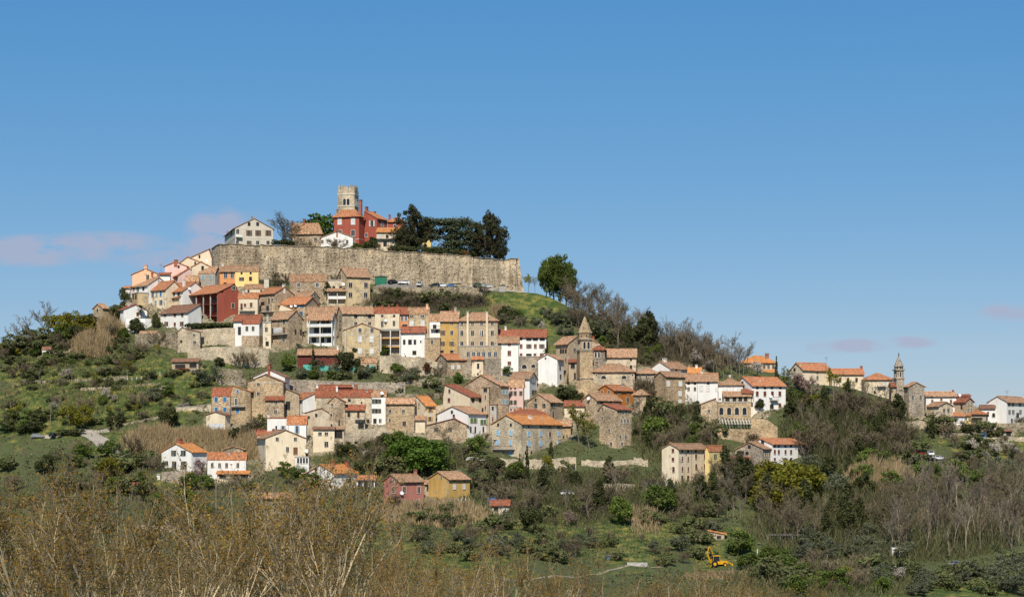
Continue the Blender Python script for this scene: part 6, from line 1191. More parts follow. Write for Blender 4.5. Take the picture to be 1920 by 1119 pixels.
# right woods
T('cypress', 1456, 722, 52, 'dark spruce right of the vivid orange roof', wf=.9)
for k_, (u_, v_, h_, kd) in enumerate(((1470, 732, 46, 'spring'), (1510, 742, 42, 'pinkish'), (1564, 748, 60, 'spring'), (1600, 752, 48, 'bare'), (1625, 760, 56, 'bare'), (1645, 764, 50, 'bare'), (1585, 752, 44, 'spring'), (1525, 745, 40, 'pinkish'), (1490, 738, 40, 'pinkish'), (1480, 735, 44, 'bare'))):
    T(kd, u_, v_, h_, ['tall grey-green tree beside the dark spruce', 'pinkish budding tree before the long pale house', 'leafy spring tree between two orange-roofed skyline houses', 'dark bare tree below the middle skyline house', 'large dark bare tree left of the second church', 'spreading bare tree beside the second church', 'light green tree under the middle skyline house', 'right pinkish budding tree before the long pale house', 'left pinkish budding tree near the spruce', 'bare tree near the dark spruce'][k_], wf=1.15)
T('green', 1490, 755, 26, 'rounded green tree right of the large white house', wf=1.4); T('gold', 1515, 758, 22, 'golden green bush next to the rounded green tree', wf=1.6)
SC(['bare', 'bare', 'pale', 'bare', 'bush', 'ivy_tree'], (1480, 1700, 764, 860), 72, (30, 56), 'the wood below the skyline houses', 'wood below the skyline houses', 23, wf=(.95, 1.35), mind=1.6)
SC(['ivy_tree', 'bare', 'green'], (1470, 1690, 800, 872), 14, (26, 52), 'the lower skyline wood', 'ivy-covered trees below the skyline houses', 24)
T('bare', 1752, 806, 44, 'dark bare tree beside the grey plaster gable house', wf=1.3); T('ivy_tree', 1748, 822, 40, 'ivied trunk below the grey plaster gable house', wf=.8); T('bare', 1768, 800, 26, 'pollarded tree by the grey plaster gable house', wf=1); T('dark', 1816, 815, 22, 'dark round bush by the garage', wf=1.3, cat='bush')
T('bare', 1916, 768, 30, 'dark tree top at the right edge of the skyline', wf=1.3, Y=690)
SC(['bush', 'bare', 'scrub'], (1690, 1920, 800, 880), 34, (16, 34), 'the bushes below right-edge houses', 'bushes below the right-edge houses', 25, cat='bush', wf=(1, 1.5))
SC(['blossom', 'blossom', 'pinkish'], (1810, 1915, 846, 868), 9, (18, 30), 'the orchard near the right edge', 'orchard below the right-edge terrace', 26)
for k_, (u_, v_, h_, w_) in enumerate(((1450, 938, 74, 1.4), (1484, 945, 84, 1.4), (1418, 920, 54, 1.3), (1466, 962, 70, 1.4), (1512, 944, 62, 1.2), (1436, 958, 56, 1.3))):
    T('gold', u_, v_, h_, ['upper left golden-green ivy mass under the white house at lower right', 'main golden-green ivy mass under the white house at lower right', 'leftmost golden-green ivy crown at lower right', 'lower golden-green ivy crown at lower right', 'right golden-green ivy crown at lower right', 'lowest left golden-green ivy crown at lower right'][k_], wf=w_)
SC(['dark', 'olive', 'ivy_tree', 'green'], (1510, 1680, 880, 930), 20, (26, 46), 'the cane slope at lower right', 'evergreens among the canes at lower right', 27)
SC(['bare', 'pale', 'bare', 'ivy_tree'], (1330, 1440, 905, 985), 34, (46, 84), 'the copse below the beige house', 'leafless trees below the long beige house', 28, mind=1.8)
SC(['bare', 'bare', 'ivy_tree'], (1440, 1660, 965, 1022), 34, (48, 86), 'the ivied wood at lower right', 'ivied bare trees of the lower right wood', 29, wf=(1, 1.3), mind=2)
SC(['pale', 'pale', 'bare'], (1660, 1920, 955, 1050), 80, (74, 120), 'the tall wood at lower right', 'tall pale wood at lower right', 30, wf=(.9, 1.2), mind=2)
SC(['pale', 'green', 'olive', 'bush'], (1660, 1920, 880, 950), 40, (26, 46), 'the slope above the tall wood', 'mixed trees above the tall pale wood', 31, mind=2)
SC(['olive'], (1500, 1700, 1015, 1055), 30, (24, 38), 'the upper olive grove', 'upper olive grove at lower right', 32, wf=(1, 1.3), mind=3)
SC(['olive', 'olive', 'scrub'], (1640, 1920, 1062, 1119), 34, (24, 38), 'the right corner olive grove', 'lower olive grove at the right corner', 33, wf=(1, 1.4), mind=3)
SC(['bush', 'bare', 'scrub', 'green'], (1400, 1660, 1062, 1125), 44, (24, 46), 'the brown thicket at bottom right', 'brown thicket at the bottom right', 34, cat='bush', wf=(1, 1.4), mind=2)
T('blossom', 1686, 1092, 30, 'white blossoming tree in the olive grove', wf=1.2); T('green', 1392, 1042, 50, 'dense round green tree right of the yellow digger', wf=1.15); T('yellowgreen', 1590, 1092, 32, 'yellow-green bush in the bottom right thicket', wf=1.1)
# lower centre slope
SC(['bare', 'bare', 'bush', 'pale', 'ivy_tree'], (900, 1330, 905, 970), 44, (26, 58), 'the lower central slope', 'leafless trees of the lower central slope', 35, wf=(.95, 1.3), mind=2)
T('dark', 996, 1002, 56, 'dark leafy tree alone on the lower central meadow', wf=1.0); T('bare', 1105, 975, 62, 'wide bare tree on the lower central slope', wf=1.5); T('green', 1240, 960, 52, 'broad green tree below the parked cars', wf=1.2); T('green', 1165, 990, 60, 'ivy green tree on the lower slope', wf=.9); T('olive', 925, 1042, 36, 'dark olive bush on the lower meadow', wf=1.3); T('olive', 880, 1035, 30, 'left olive bush on the lower meadow', wf=1.2); T('bush', 1078, 1042, 32, 'round bush beside the sandy scar', wf=1.3, cat='bush'); T('pinkish', 1068, 985, 30, 'pinkish bush on the lower slope', wf=1.1, cat='bush')
SC(['bush', 'scrub', 'bush', 'bare'], (760, 1330, 950, 1045), 46, (12, 30), 'the lower meadow', 'low bushes of the lower meadow', 36, cat='bush', mind=3)
SC(['bush', 'scrub', 'bare', 'dark', 'green'], (0, 300, 850, 960), 40, (18, 44), 'the bank at lower left', 'bushes behind the budding trees', 37, cat='bush', wf=(1, 1.4))
SC(['bush', 'scrub', 'green', 'bare'], (290, 760, 895, 1010), 50, (16, 38), 'the slope below lower left houses', 'bushes below the lower left houses', 38, cat='bush', wf=(1, 1.3))
T('dark', 686, 936, 28, 'small dense green tree beside the carport', wf=.7); T('pinkish', 378, 902, 44, 'whitish blossoming tree before the low white house', wf=1.1); T('gold', 205, 908, 56, 'conical russet-gold tree on the lower left bank', wf=.9); T('blossom', 683, 868, 24, 'pale blossoming bush above the vivid orange roof', wf=1.1)
# budding trees of the foreground
rw = random.Random(5)
FGL = [(0, 'at the left edge'), (90, 'below the parked car'), (170, 'below the curved road'), (250, 'left of the green-shuttered house'), (340, 'below the green-shuttered house'), (430, 'below the low white house'), (520, 'below the cream-yellow gable'), (610, 'below the vivid orange roof'), (700, 'below the carport'), (770, 'below the rose-red house'), (850, 'below the ochre house'), (930, 'below the red-roofed hut'), (1000, 'below the lone dark tree'), (1080, 'below the white hatchback'), (1180, 'by the pale loading wall'), (1280, 'left of the digger'), (1380, 'below the digger'), (1480, 'right of the digger')]
def FG(u0, u1, n, y0, y1, vt0, vt1, wf=(.9, 1.25)):
    for k in range(n):
        u = u0 + (u1 - u0) * (k + rw.random()) / n; Y = rw.uniform(y0, y1); vt = rw.uniform(vt0, vt1)
        x = (u - U0) / FPX * Y; z = zg(x, Y); h = (VH - vt) / FPX * Y - z
        hh, trunk, crown = PROTO['willow'][rw.randrange(6)]; s = h / hh
        o = empty('budding_tree', (x, Y, z), rw.uniform(0, 6.28)); w = rw.uniform(*wf); o.scale = (s * w, s * w, s); put('trunk', trunk, o); put('crown', crown, o)
        lm = min(FGL, key=lambda q: abs(q[0] - u))[1]; sz = 'low' if vt > 1000 else 'tall' if vt < 900 else 'mid-height'
        tag(o, '%s %s foreground tree with pale branches and ochre buds %s' % ('near' if Y < 125 else 'far' if Y > 155 else 'middle', sz, lm), 'tree', 'budding trees of the foreground')
FG(-40, 260, 5, 105, 130, 838, 890); FG(-60, 420, 5, 140, 180, 885, 930); FG(270, 470, 2, 115, 140, 930, 960); FG(455, 640, 5, 115, 150, 832, 885); FG(500, 760, 4, 140, 175, 905, 970); FG(700, 1000, 5, 120, 160, 985, 1035); FG(940, 1290, 6, 130, 170, 1040, 1072); FG(1180, 1450, 4, 120, 150, 1062, 1092); FG(100, 640, 4, 85, 105, 960, 1010)
FG(680, 1000, 4, 100, 125, 1000, 1050); FG(940, 1500, 7, 100, 130, 1045, 1085); FG(1290, 1520, 3, 120, 150, 1075, 1100)
# canes and scrub, uncountable
def reeds(label, reg, n, hp, seed, mat='leaf_reed', name='cane_thicket'):
    rs = np.random.RandomState(seed); a = rs.uniform(0, 6.283, n); r_ = rs.uniform(0, 1, n) ** .6; u = (reg[0] + reg[1]) / 2 + np.cos(a) * r_ * (reg[1] - reg[0]) * .58 + rs.normal(0, 4, n); v = (reg[2] + reg[3]) / 2 + np.sin(a) * r_ * (reg[3] - reg[2]) * .58
    br_ = name == 'brushwood'; hp = hp * (1.1 - .55 * r_ ** 2) * (1 + .25 * np.sin(u * .23 + seed) * np.cos(u * .071))
    Y = np.interp(v, _vv, _ff) + q30(u); x = (u - U0) / FPX * Y; z = zgv(x, Y); h = hp * Y / FPX * rs.uniform(.4, 1.12, n)
    P = np.stack([x, Y, z - .2], -1); L = rs.normal(0, .42 if br_ else .2, (n, 2)) * h[:, None]; T_ = P.copy(); T_[:, 0] += L[:, 0]; T_[:, 1] += L[:, 1]; T_[:, 2] += h
    M_ = (P + T_) / 2 + rs.normal(0, .08, (n, 3)); a = rs.uniform(0, 6.28, n); w = rs.uniform(.03, .08, n) if br_ else rs.uniform(.035, .09, n); W_ = np.stack([np.cos(a) * w, np.sin(a) * w, 0 * w], -1)
    V = np.stack([P - W_, P + W_, M_ + W_ * 1.6, T_, M_ - W_ * 1.6], 1).reshape(-1, 3); F = np.arange(5 * n).reshape(-1, 5)
    o = link_mesh(name, V.tolist(), F.tolist(), mat); tag(o, label, 'canes' if name == 'cane_thicket' else 'brushwood', None, 'stuff')
reeds('straw-coloured cane thicket on the left slope below the stone ruin', (140, 205, 640, 672), 3900, 30, 1); reeds('tall dry canes under the dark palm bush on the left', (188, 226, 610, 636), 1800, 32, 2)
reeds('wide bed of dry canes right of the curved road', (242, 345, 815, 850), 6300, 30, 3); reeds('dry canes below the cream garage', (330, 470, 812, 838), 6300, 24, 4); reeds('dry canes on the slope below the white house at lower right', (1595, 1700, 880, 925), 6300, 36, 5)
reeds('dry canes below the rose-red house', (700, 900, 945, 985), 5700, 24, 6); reeds('straw canes under the grass slope', (924, 948, 580, 592), 750, 22, 7); reeds('dry canes on the lower right bank', (1180, 1240, 955, 1000), 900, 20, 8); reeds('pale dry brush by the digger', (1285, 1385, 1074, 1086), 1200, 11, 9); reeds('dry canes behind the low white house at lower left', (390, 500, 838, 862), 3000, 22, 10)
for i_, (nm_, rg_, n_, hp_) in enumerate((('brushwood filling the wood below the skyline houses', (1480, 1700, 760, 868), 9000, 30), ('brushwood filling the lower right wood', (1440, 1900, 930, 1050), 14000, 44), ('brushwood on the right ridge above the church', (1150, 1400, 608, 690), 6500, 24), ('brushwood in the wooded gully', (1195, 1345, 770, 865), 5000, 26), ('brushwood on the lower central slope', (880, 1330, 890, 980), 9000, 22), ('brushwood below the parking road', (700, 905, 556, 584), 5000, 15), ('brushwood on the left slopes', (0, 260, 630, 700), 3000, 9), ('brushwood of the bottom right thicket', (1390, 1700, 1060, 1130), 7000, 26), ('brushwood behind the budding trees', (0, 700, 880, 1010), 5500, 18), ('brushwood between the lower houses', (630, 880, 840, 890), 4500, 24), ('brushwood of the lower left meadow', (0, 330, 700, 800), 2600, 9))):
    reeds(nm_, rg_, n_, hp_, 40 + i_, ('leaf_dry', 'leaf_dry', 'twig_brush')[i_ % 3], 'brushwood')
def scrub_cover():
    rs = np.random.RandomState(21); n = 26000; u = rs.uniform(-40, 1960, n); v = rs.uniform(545, 1119, n); S = np.interp(u, _uu, _ss); keep = v > S + 2; u, v = u[keep], v[keep]
    ga = grass_amt(u, v); keep = rs.uniform(0, 1, len(u)) > ga * 1.05 - .05; u, v = u[keep], v[keep]
    Y = np.interp(v, _vv, _ff) + q30(u); x = (u - U0) / FPX * Y
    ok = np.ones(len(x), bool)
    for (ox, oy, ux, uy, wx, wy, b_, a_, zb) in FOOT:
        dx, dy = x - ox, Y - oy; s = dx * ux + dy * uy; t = dx * wx + dy * wy; ok &= ~((s > -1.2) & (s < b_ + .8) & (t > -1.2) & (t < a_ + .8))
    for pl in PATHS_UV:
        for (p0, p1) in zip(pl[:-1], pl[1:]):
            du, dv = p1[0] - p0[0], p1[1] - p0[1]; tt = np.clip(((u - p0[0]) * du + (v - p0[1]) * dv) / (du * du + dv * dv), 0, 1); ok &= np.hypot(u - p0[0] - tt * du, (v - p0[1] - tt * dv) * 1.4) > 12
    u, v, x, Y = u[ok], v[ok], x[ok], Y[ok]; z = zgv(x, Y); k = 6; r = rs.uniform(.25, .75, len(x))
    C = np.repeat(np.stack([x, Y, z], -1), k, 0); rr = np.repeat(r, k); C += rs.normal(0, 1, C.shape) * rr[:, None] * np.array([1, 1, .55]); C[:, 2] += rr * .5
    half = rs.uniform(0, 1, len(C)) < .5
    for sel, nm, mt, lb in ((half, 'low_scrub', 'leaf_scrub', 'low olive-brown scrub covering the hillsides'), (~half, 'dry_herbs', 'leaf_dry', 'dry brown herbs and twigs covering the hillsides')):
        V, F = quads(C[sel], rr[sel] * .75, rs, .2); tag(link_mesh(nm, V.tolist(), F.tolist(), mt), lb, 'scrub', None, 'stuff')
    n = 9000; u = rs.uniform(-40, 1960, n); v = rs.uniform(545, 1119, n); keep = (rs.uniform(.15, 1, n) < grass_amt(u, v)) & (v > np.interp(u, _uu, _ss) + 2); u, v = u[keep], v[keep]
    Y = np.interp(v, _vv, _ff) + q30(u); x = (u - U0) / FPX * Y; z = zgv(x, Y); C = np.repeat(np.stack([x, Y, z], -1), 6, 0); C += rs.normal(0, 1, C.shape) * np.array([.8, .8, .12]); C[:, 2] += .12
    V, F = quads(C, .38, rs, -.2); tag(link_mesh('grass_tufts', V.tolist(), F.tolist(), 'leaf_grass'), 'tufts of meadow grass on the green slopes', 'grass', None, 'stuff')
PATHS_UV = [[(150, 808), (172, 815), (188, 826), (200, 842), (215, 853)], [(60, 822), (150, 808)], [(800, 1108), (1060, 1078), (1180, 1062), (1300, 1052)], [(705, 538), (945, 542)], [(1700, 836), (1730, 858), (1765, 860)]]
scrub_cover()

SC(['bush', 'scrub', 'bare'], (0, 110, 640, 668), 16, (14, 34), 'the far left skyline thicket', 'far left skyline thicket', 51, wf=(1.1, 1.6))

SC(['bush', 'scrub', 'olive', 'scrub'], (770, 1345, 965, 1062), 60, (12, 32), 'the rough lower pasture', 'rough growth of the lower pasture', 52, wf=(1.0, 1.5), mind=2)
SC(['bare', 'pale', 'bush', 'spring'], (0, 330, 655, 800), 24, (16, 38), 'the old left orchard', 'old orchard of the left slope', 53, wf=(1.0, 1.5), mind=3)
SC(['scrub', 'scrub', 'bush'], (0, 390, 670, 800), 60, (6, 13), 'the left hillside scrub', 'left hillside scrub', 54, wf=(1.2, 2.0), mind=1.5)
reeds('tangled dry growth on the lower pasture', (770, 1340, 960, 1060), 5000, 10, 71, 'leaf_dry', 'brushwood')
reeds('tangled dry growth of the left hillside', (0, 380, 650, 805), 4500, 9, 72, 'leaf_dry', 'brushwood')
# ------------------------------------------------------------------ vehicles and small things
def rest(u, v, Y=None, m=1.2):
    g = gp(u, v, Y); return Vector((g.x, g.y, zg(g.x, g.y)))
CARM = {}
def car(label, u, v, paint, yaw=90, kind='hatch', s=1.0):
    g = rest(u, v); root = empty('parked_car', (g.x, g.y, g.z + .05), R(yaw)); root.scale = (s, s, s); tag(root, label, 'car', 'parked cars')
    L, Wd = 4.2, 1.72
    def body():
        m = MB(); prof = [(-L / 2, .35), (L / 2, .35), (L / 2, .72), (L / 2 - .35, .86), (L / 2 - 1.15, .95), (-L / 2 + .12, .98), (-L / 2, .8)]
        m.prism(prof, 'y', -Wd / 2, Wd / 2); return m
    me = cached(('carbody',), lambda: mesh_of(body(), 'car_white'))
    o = put('body', me, root); o.material_slots[0].link = 'OBJECT'; o.material_slots[0].material = MAT[paint]
    top = 1.45 if kind == 'hatch' else 1.7
    rf = -L / 2 + (.25 if kind != 'sedan' else .7)
    m = MB(); w = Wd / 2; i = .16
    v_ = [(rf, -w, .96), (L / 2 - 1.2, -w, .95), (L / 2 - 1.2, w, .95), (rf, w, .96), (rf + .35, -w + i, top - .06), (L / 2 - 1.95, -w + i, top - .06), (L / 2 - 1.95, w - i, top - .06), (rf + .35, w - i, top - .06)]
    m.v = v_; m.f = [(4, 5, 6, 7), (0, 1, 5, 4), (1, 2, 6, 5), (2, 3, 7, 6), (3, 0, 4, 7)]
    cab = put('windows', cached(('cab', kind), lambda: mesh_of(m, 'glass')), root)
    r = MB().box(rf + .3, L / 2 - 1.9, -w + i - .02, w - i + .02, top - .06, top)
    for sy in (-1, 1):
        r.bar((rf + .02, sy * (w - .01), .97), (rf + .36, sy * (w - i), top - .03), .05); r.bar((L / 2 - 1.21, sy * (w - .01), .96), (L / 2 - 1.94, sy * (w - i), top - .03), .05); r.bar((-.1, sy * (w - .01), .97), (-.1, sy * (w - i), top - .03), .05)
    ro = put('roof', cached(('carroof', kind), lambda: mesh_of(r, 'car_white')), root); ro.material_slots[0].link = 'OBJECT'; ro.material_slots[0].material = MAT[paint]
    for x in (-L / 2 + .78, L / 2 - .82):
        for y in (-w + .08, w - .08):
            o = put('wheel', cached(('wheel',), lambda: mesh_of(MB().frus(0, 0, -.1, .1, .32, .32, 14), 'tyre')), root, (x, y, .3)); o.rotation_euler = (math.pi / 2, 0, 0)
            put('rim', cached(('rim',), lambda: mesh_of(MB().frus(0, 0, -.11, .11, .18, .18, 10), 'metal_grey')), o)
    for y in (-.6, .6): put('headlight', cached(('hl',), lambda: mesh_of(MB().box(-.02, .03, -.16, .16, -.07, .07), 'dish')), root, (L / 2, y, .7))
for a_ in (('black car parked at the left end of the rampart road', 738, 535.0, 'car_dark', 20), ('white hatchback parked under the rampart, left of the white van-like car', 757, 535.2, 'car_white', 185), ('tall white car parked under the middle of the rampart', 787, 535.6, 'car_white', 260, 'tall'), ('dark car parked right of the tall white car', 815, 535.9, 'car_dark', 170),
           ('small white car parked between the dark and the blue car', 831, 536.1, 'car_white', 5), ('blue car parked under the rampart', 845, 536.3, 'car_blue', 175), ('tan car parked right of the blue car', 862, 536.5, 'car_tan', 10), ('green car half hidden by bushes at the end of the rampart road', 898, 540.5, 'car_green', 20), ('white car at the end of the rampart road', 912, 541.5, 'car_white', 30),
           ('silver-blue car parked on the lane at far left', 71, 823, 'car_silver', 5), ('dark car parked beside the clipped hedge on the left', 101, 819, 'car_dark', 80), ('white hatchback on the lower slope under the bare trees', 1064, 931, 'car_white', 10), ('dark silver car left of the long beige house', 1222, 912, 'car_silver', 15), ('white car beside the long beige house', 1257, 911, 'car_white', 70),
           ('dark car left in the small car park at right', 1722, 864, 'car_dark', 5), ('black car right in the small car park', 1742, 864, 'car_dark', 10), ('white car at the right end of the small car park', 1760, 864, 'car_white', 20), ('red car at the back of the small car park', 1722, 852, 'car_red', 10), ('pale van at the back of the small car park', 1744, 853, 'car_white', 90, 'tall'),
           ('silver car standing in the olive grove at lower right', 1795, 1061, 'car_silver', 20)): car(a_[0], a_[1], a_[2], a_[3], a_[4], *(a_[5:]))
def digger():
    g = rest(1345, 1058); root = empty('backhoe_loader', g, R(8)); tag(root, 'yellow backhoe loader with raised rear arm on the lower meadow', 'digger')
    MB().prism([(-1.6, .7), (2.4, .7), (2.5, 1.25), (1.2, 1.55), (-1.6, 1.3)], 'y', -.75, .75).build('body', 'machine_yellow', root)
    c = MB()
    for x in (-1.3, .5):
        for y in (-.75, .75): c.bar((x, y, 1.3), (x * .85, y * .9, 2.75), .07)
    c.box(-1.35, .65, -.85, .85, 2.72, 2.9); cab = c.build('cab', 'machine_yellow', root)
    MB().box(-1.2, .42, -.68, .68, 1.4, 2.72).build('glass', 'glass', cab)
    for x, r in ((-.9, .8), (1.75, .55)):
        for y in (-.95, .95):
            w = MB().frus(0, 0, -.22, .22, r, r, 18).build('wheel', 'tyre', root, (x, y, r)); w.rotation_euler = (math.pi / 2, 0, 0); MB().frus(0, 0, -.24, .24, r * .5, r * .5, 12).build('rim', 'machine_yellow', w)
    l = MB()
    for y in (-.7, .7): l.bar((.6, y, 1.5), (2.6, y, 1.3), .12); l.bar((2.6, y, 1.3), (3.5, y, .5), .12)
    la = l.build('loader_arm', 'machine_yellow', root); MB().prism([(3.4, .15), (4.4, .1), (4.3, .35), (3.75, .45), (3.6, 1.0), (3.4, 1.0)], 'y', -1.15, 1.15).build('bucket', 'machine_yellow', la)
    a = MB().bar((-1.6, 0, .9), (-2.6, 0, 3.4), .2).bar((-2.6, 0, 3.4), (-2.0, 0, 5.2), .14).bar((-2.0, 0, 5.2), (-1.1, 0, 3.2), .1); ra = a.build('rear_arm', 'machine_yellow', root)
    MB().prism([(-1.35, 2.6), (-.8, 2.5), (-.6, 3.0), (-.9, 3.25)], 'y', -.4, .4).build('rear_bucket', 'metal_dark', ra)
    for y in (-.8, .8): MB().bar((-1.5, y * .5, .8), (-2.0, y * 1.3, .05), .09).build('stabiliser', 'machine_yellow', root)
digger()
def palm(label, u, vb, hp, lean=0):
    g = rest(u, vb); h = hp * g.y / FPX; root = empty('palm_tree', g); tag(root, label, 'palm'); rs = np.random.RandomState(int(u))
    MB().frus(0, 0, -.5, h * .7, .24, .17, 8).build('trunk', 'bark_dark', root); V = []; F = []
    for k in range(46):
        a = rs.uniform(0, 6.28); el = rs.uniform(-.9, 1.2); L = h * .30 * rs.uniform(.8, 1.1); c = np.array([0, 0, h * .72]); d = np.array([math.cos(a) * math.cos(el), math.sin(a) * math.cos(el), math.sin(el)]); s = np.array([-math.sin(a), math.cos(a), 0]) * .22
        m1 = c + d * L * .55; e = c + d * L; e[2] -= L * .3; b_ = len(V); V += [tuple(c), tuple(m1 - s), tuple(e), tuple(m1 + s)]; F.append((b_, b_ + 1, b_ + 2, b_ + 3))
    link_mesh('fronds', V, F, 'leaf_dark', root)
palm('fan palm standing before the white hillside house', 265, 606, 40); palm('fan palm beside the long white building', 1024, 690, 40); palm('small palm above the curved road on the left', 206, 804, 24); palm('second small palm above the curved road', 222, 803, 28)
def pergola(label, u0, u1, vb, vt, depth_m, n, tilt, mat='concrete', slat='trim_white', name='pergola'):
    g0, g1 = gp(u0, vb), gp(u1, vb); w = g1.x - g0.x; root = empty(name, (g0.x, g0.y, g0.z)); tag(root, label, 'pergola'); h = (vb - vt) / FPX * g0.y
    for i in range(4):
        x = w * i / 3; MB().box(x - .08, x + .08, 0, .16, -3, h - tilt).build('post', 'metal_grey', root); MB().box(x - .08, x + .08, depth_m, depth_m + .16, -3, h).build('post', 'metal_grey', root)
    for i in range(n):
        x = w * (i + .5) / n; MB().bar((x, 0, h - tilt + .1), (x, depth_m, h + .1), .17).build('slat', slat, root)
    for y, z in ((.05, h - tilt), (depth_m * .5, h - tilt / 2), (depth_m, h)): MB().bar((0, y, z), (w, y, z), .12).build('beam', 'metal_dark', root)
pergola('restaurant pergola with pale sloping slats below the arcade hall', 1348, 1408, 806, 785, 4.5, 11, 1.9, slat='trim')
pergola('weathered bean-pole pergola in the vegetable garden at lower right', 1440, 1506, 1017, 1002, 3, 12, .2, slat='bark_pale')
pergola('metal pergola over the terrace of the light blue shuttered house', 924, 965, 842, 822.5, 2.5, 6, .3)
pergola('timber rack of stacked boards on the left garden terrace', 184, 230, 699, 689, 2.5, 9, .2, slat='bark_pale')
pergola('garden pergola near the second church', 1668, 1688, 757, 748, 3, 8, .4)
def box_thing(name, label, cat, u, v, w, d, h, mat, yaw=0, roof=None, extra=None):
    g = rest(u, v); root = empty(name, g, R(yaw)); tag(root, label, cat)
    m = MB(); e = .06 * min(w, h); m.prism([(-w / 2, -.4), (w / 2, -.4), (w / 2, h - e), (w / 2 - e, h), (-w / 2 + e, h), (-w / 2, h - e)], 'y', -d / 2, d / 2); m.build('body', mat, root)
    if roof: MB().prism([(-w / 2 - .2, h), (w / 2 + .2, h), (w / 2 + .2, h + .1), (0, h + .35), (-w / 2 - .2, h + .1)], 'y', -d / 2 - .2, d / 2 + .2).build('roof', roof, root)
    if extra: extra(root, w, d, h)
    return root
def fold(root, w, d, h):
    for i in range(3): MB().box(-w / 2 + w * (i + .2) / 3, -w / 2 + w * (i + .8) / 3, -d / 2 - .04, -d / 2, .2, h * .8).build('panel', 'green_net', root)
box_thing('green_container', 'dark green box shelter against the rampart left of the parked cars', 'shelter', 714, 534, 4.2, 2.2, 2.4, 'green_net', 0, 'metal_dark', fold)
def camper(root, w, d, h):
    add_window(root, 'B', 0, h * .6, 1.0, .6, 'p'); [setattr(c, 'location', (c.location.x - w * .15, -d / 2 - .005, c.location.z)) for c in root.children if c.name.startswith('window')]
    for x in (-.6, .6): o = MB().frus(0, 0, -.1, .1, .32, .32, 12).build('wheel', 'tyre', root, (x, -d / 2, .2)); o.rotation_euler = (math.pi / 2, 0, 0)
box_thing('caravan', 'old white caravan at the edge of the olive grove', 'caravan', 1683, 1044, 3.6, 2.0, 2.3, 'white', 4, None, camper)
box_thing('blue_tarpaulin', 'bright blue tarpaulin heap beside the long dark shed at right', 'tarpaulin', 1841, 820, 2.2, 1.5, 1.6, 'tarp_blue', 10, 'tarp_blue')
box_thing('blue_tarpaulin', 'blue tarpaulin stack above the red-roofed hut', 'tarpaulin', 928, 946, 3.4, 1.5, 1.5, 'tarp_blue', 4, 'tarp_blue')
box_thing('water_tank', 'round-shouldered white water tank by the left lawn fence', 'tank', 297, 902, 1.0, 1.0, 1.3, 'white', 10, 'concrete')
box_thing('trailer', 'blue trailer of firewood beside the lower road', 'trailer', 1148, 1050, 3.0, 1.5, .8, 'car_blue', 8, 'bark', lambda r, w, d, h: [MB().frus(0, 0, -.1, .1, .4, .4, 12).build('wheel', 'tyre', r, (x, -d / 2, 0)) for x in (-1, 1)])
box_thing('kiosk', 'small grey kiosk on the path at the rampart corner', 'kiosk', 942, 546, 2.2, 1.5, 1.9, 'concrete', 0, 'metal_dark')
def plough():
    g = rest(343, 698); root = empty('plough', g); tag(root, 'red farm plough standing before the dark timber shed', 'plough')
    MB().bar((-1.8, 0, .9), (1.8, 0, 1.0), .12).bar((1.8, 0, 1.0), (2.3, 0, .3), .1).build('beam', 'plough_red', root)
    for x in (-1.4, -.3, .8): MB().bar((x, 0, .95), (x - .2, 0, .3), .09).prism([(x - .6, 0), (x + .2, .05), (x + .1, .55), (x - .3, .6)], 'y', -.05, .05).build('share', 'plough_red', root)
plough()
def pole(label, u, vb, vt, arms=True):
    g = rest(u, vb); h = (VH - vt) / FPX * g.y - g.z; root = empty('utility_pole', g); tag(root, label, 'pole')
    MB().frus(0, 0, -1, h, .15, .1, 8).build('shaft', 'bark_pale', root)
    if arms: MB().box(-.7, .7, -.06, .06, h - .7, h - .55).build('crossarm', 'bark_dark', root)
pole('wooden utility pole among budding trees at lower left', 405, 972, 896); pole('wooden pole in the right wood below the long pale house', 1521, 764, 726); pole('pale pole under the spring tree at right', 1563, 780, 732); pole('wooden pole at the car park on the right', 1753, 872, 842, False); pole('left white pole in front of the yellow house', 1340, 925, 899); pole('right white pole in front of the yellow house', 1346, 932, 900)
def lamp():
    Y = 705 + WY; x = (948 - U0) / FPX * Y; z = zplat(x); root = empty('lamp_post', (x, Y, z)); tag(root, 'thin lamp post standing on the bastion at the rampart end', 'lamp'); h = (VH - 476) / FPX * Y - z
    MB().frus(0, 0, -.3, h, .07, .05, 8).build('shaft', 'metal_dark', root); MB().frus(0, 0, h, h + .35, .12, .2, 8).build('lantern', 'metal_grey', root)
lamp()
def antenna(label, u, vb, vt, Y):
    z0, z1 = (VH - vb) / FPX * Y, (VH - vt) / FPX * Y; root = empty('roof_antenna', ((u - U0) / FPX * Y, Y, z0)); tag(root, label, 'antenna', 'roof antennas')
    m = MB().bar((0, 0, -1.5), (0, 0, z1 - z0), .05)
    for k in range(4): m.bar((-.7 + .1 * k, 0, z1 - z0 - .25 * k), (.7 - .1 * k, 0, z1 - z0 - .25 * k), .03)
    m.build('mast', 'metal_grey', root)
antenna('tall mast antenna on the left skyline roofs', 302, 520, 495, depth(302, 545) + 5); antenna('crossed antenna above the long pale house on the right', 1549, 684, 669, 668); antenna('thin antenna above the big white gable at the right edge', 1888, 748, 732, depth(1888, 797) + 4); antenna('mast antenna over the white house by the restaurant', 1409.5, 725, 705, depth(1410, 770) + 1)
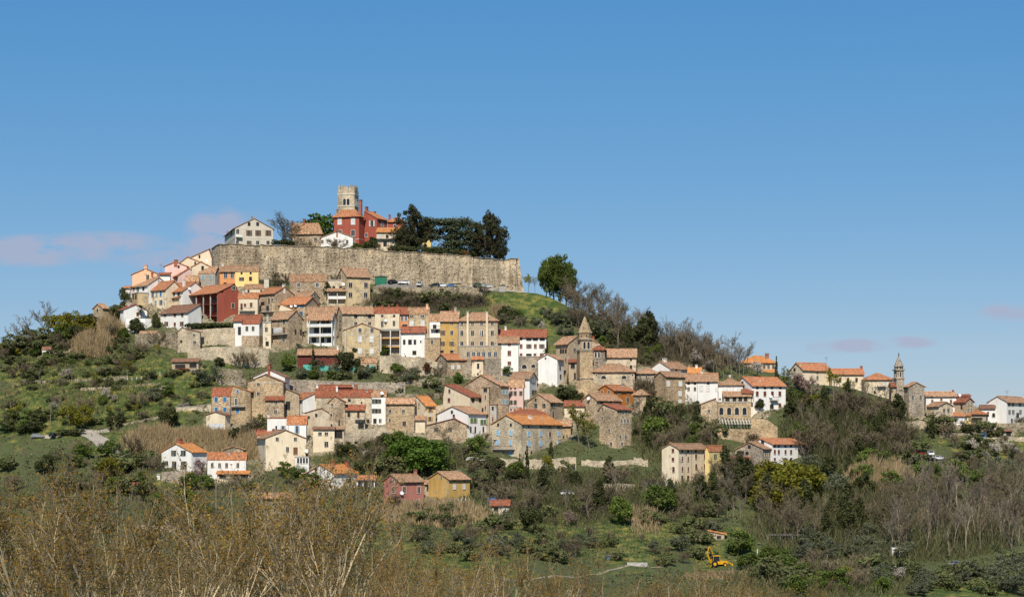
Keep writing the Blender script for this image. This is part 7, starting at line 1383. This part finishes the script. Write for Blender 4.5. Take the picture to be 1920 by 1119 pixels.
def fence(label, u0, u1, v0, v1, n, h=1.3):
    g0 = rest(u0, v0); root = empty('garden_fence', g0); tag(root, label, 'fence'); pts = []
    for i in range(n + 1):
        g = rest(u0 + (u1 - u0) * i / n, v0 + (v1 - v0) * i / n) - g0; pts.append(g); MB().box(g.x - .07, g.x + .07, g.y - .07, g.y + .07, g.z - .4, g.z + h).build('post', 'trim_white', root)
    m = MB()
    for a, b_ in zip(pts, pts[1:]):
        for k in (.35, .8): m.bar((a.x, a.y, a.z + h * k), (b_.x, b_.y, b_.z + h * k), .02)
    m.build('wire', 'metal_grey', root)
fence('row of white fence posts below the ochre house', 796, 880, 952, 948, 12, 2.0); fence('fence with pale posts on the lower left lawn', 228, 300, 874, 878, 7); fence('vineyard posts at lower right of the digger', 1420, 1560, 1040, 1048, 16); fence('fence posts on the left garden terrace', 230, 300, 712, 706, 8, 1.0)
def aqua():
    g = gp(560, 693); 
    for k, (u, w) in enumerate(((577, 3), (604, 7), (622, 5), (662, 2.4), (698, 2.2))):
        q = rest(u, 697); root = empty('garden_screen', q); tag(root, ['leftmost', 'widest', 'second widest', 'fourth', 'rightmost'][k] + ' aqua green screen panel in the garden below the row houses', 'screen', 'aqua green garden screens')
        MB().box(-w / 2, w / 2, -.03, .03, .2, 1.9).build('panel', 'aqua', root)
        for x in (-w / 2, w / 2): MB().box(x - .05, x + .05, -.05, .05, -.4, 2.0).build('post', 'metal_grey', root)
aqua()

# ------------------------------------------------------------------ no two things share a label where their place tells them apart
by_label = {}
for o_ in COL.objects:
    if o_.parent is None and 'label' in o_: by_label.setdefault(o_['label'], []).append(o_)
for lb_, os_ in by_label.items():
    k = len(os_)
    if k < 2: continue
    os_.sort(key=lambda o: o.location.x / max(o.location.y, 1)); room = 16 - len(lb_.split())
    words = {2: ('left-hand', 'right-hand'), 3: ('leftmost', 'middle', 'rightmost')}.get(k) or ('leftmost',) + tuple(('second', 'third', 'fourth', 'fifth', 'sixth', 'seventh', 'eighth', 'ninth')[min(i, 7)] + ' from left' for i in range(k - 2)) + ('rightmost',)
    for o_, w_ in zip(os_, words):
        if len(w_.split()) <= room: o_['label'] = w_ + ' ' + lb_
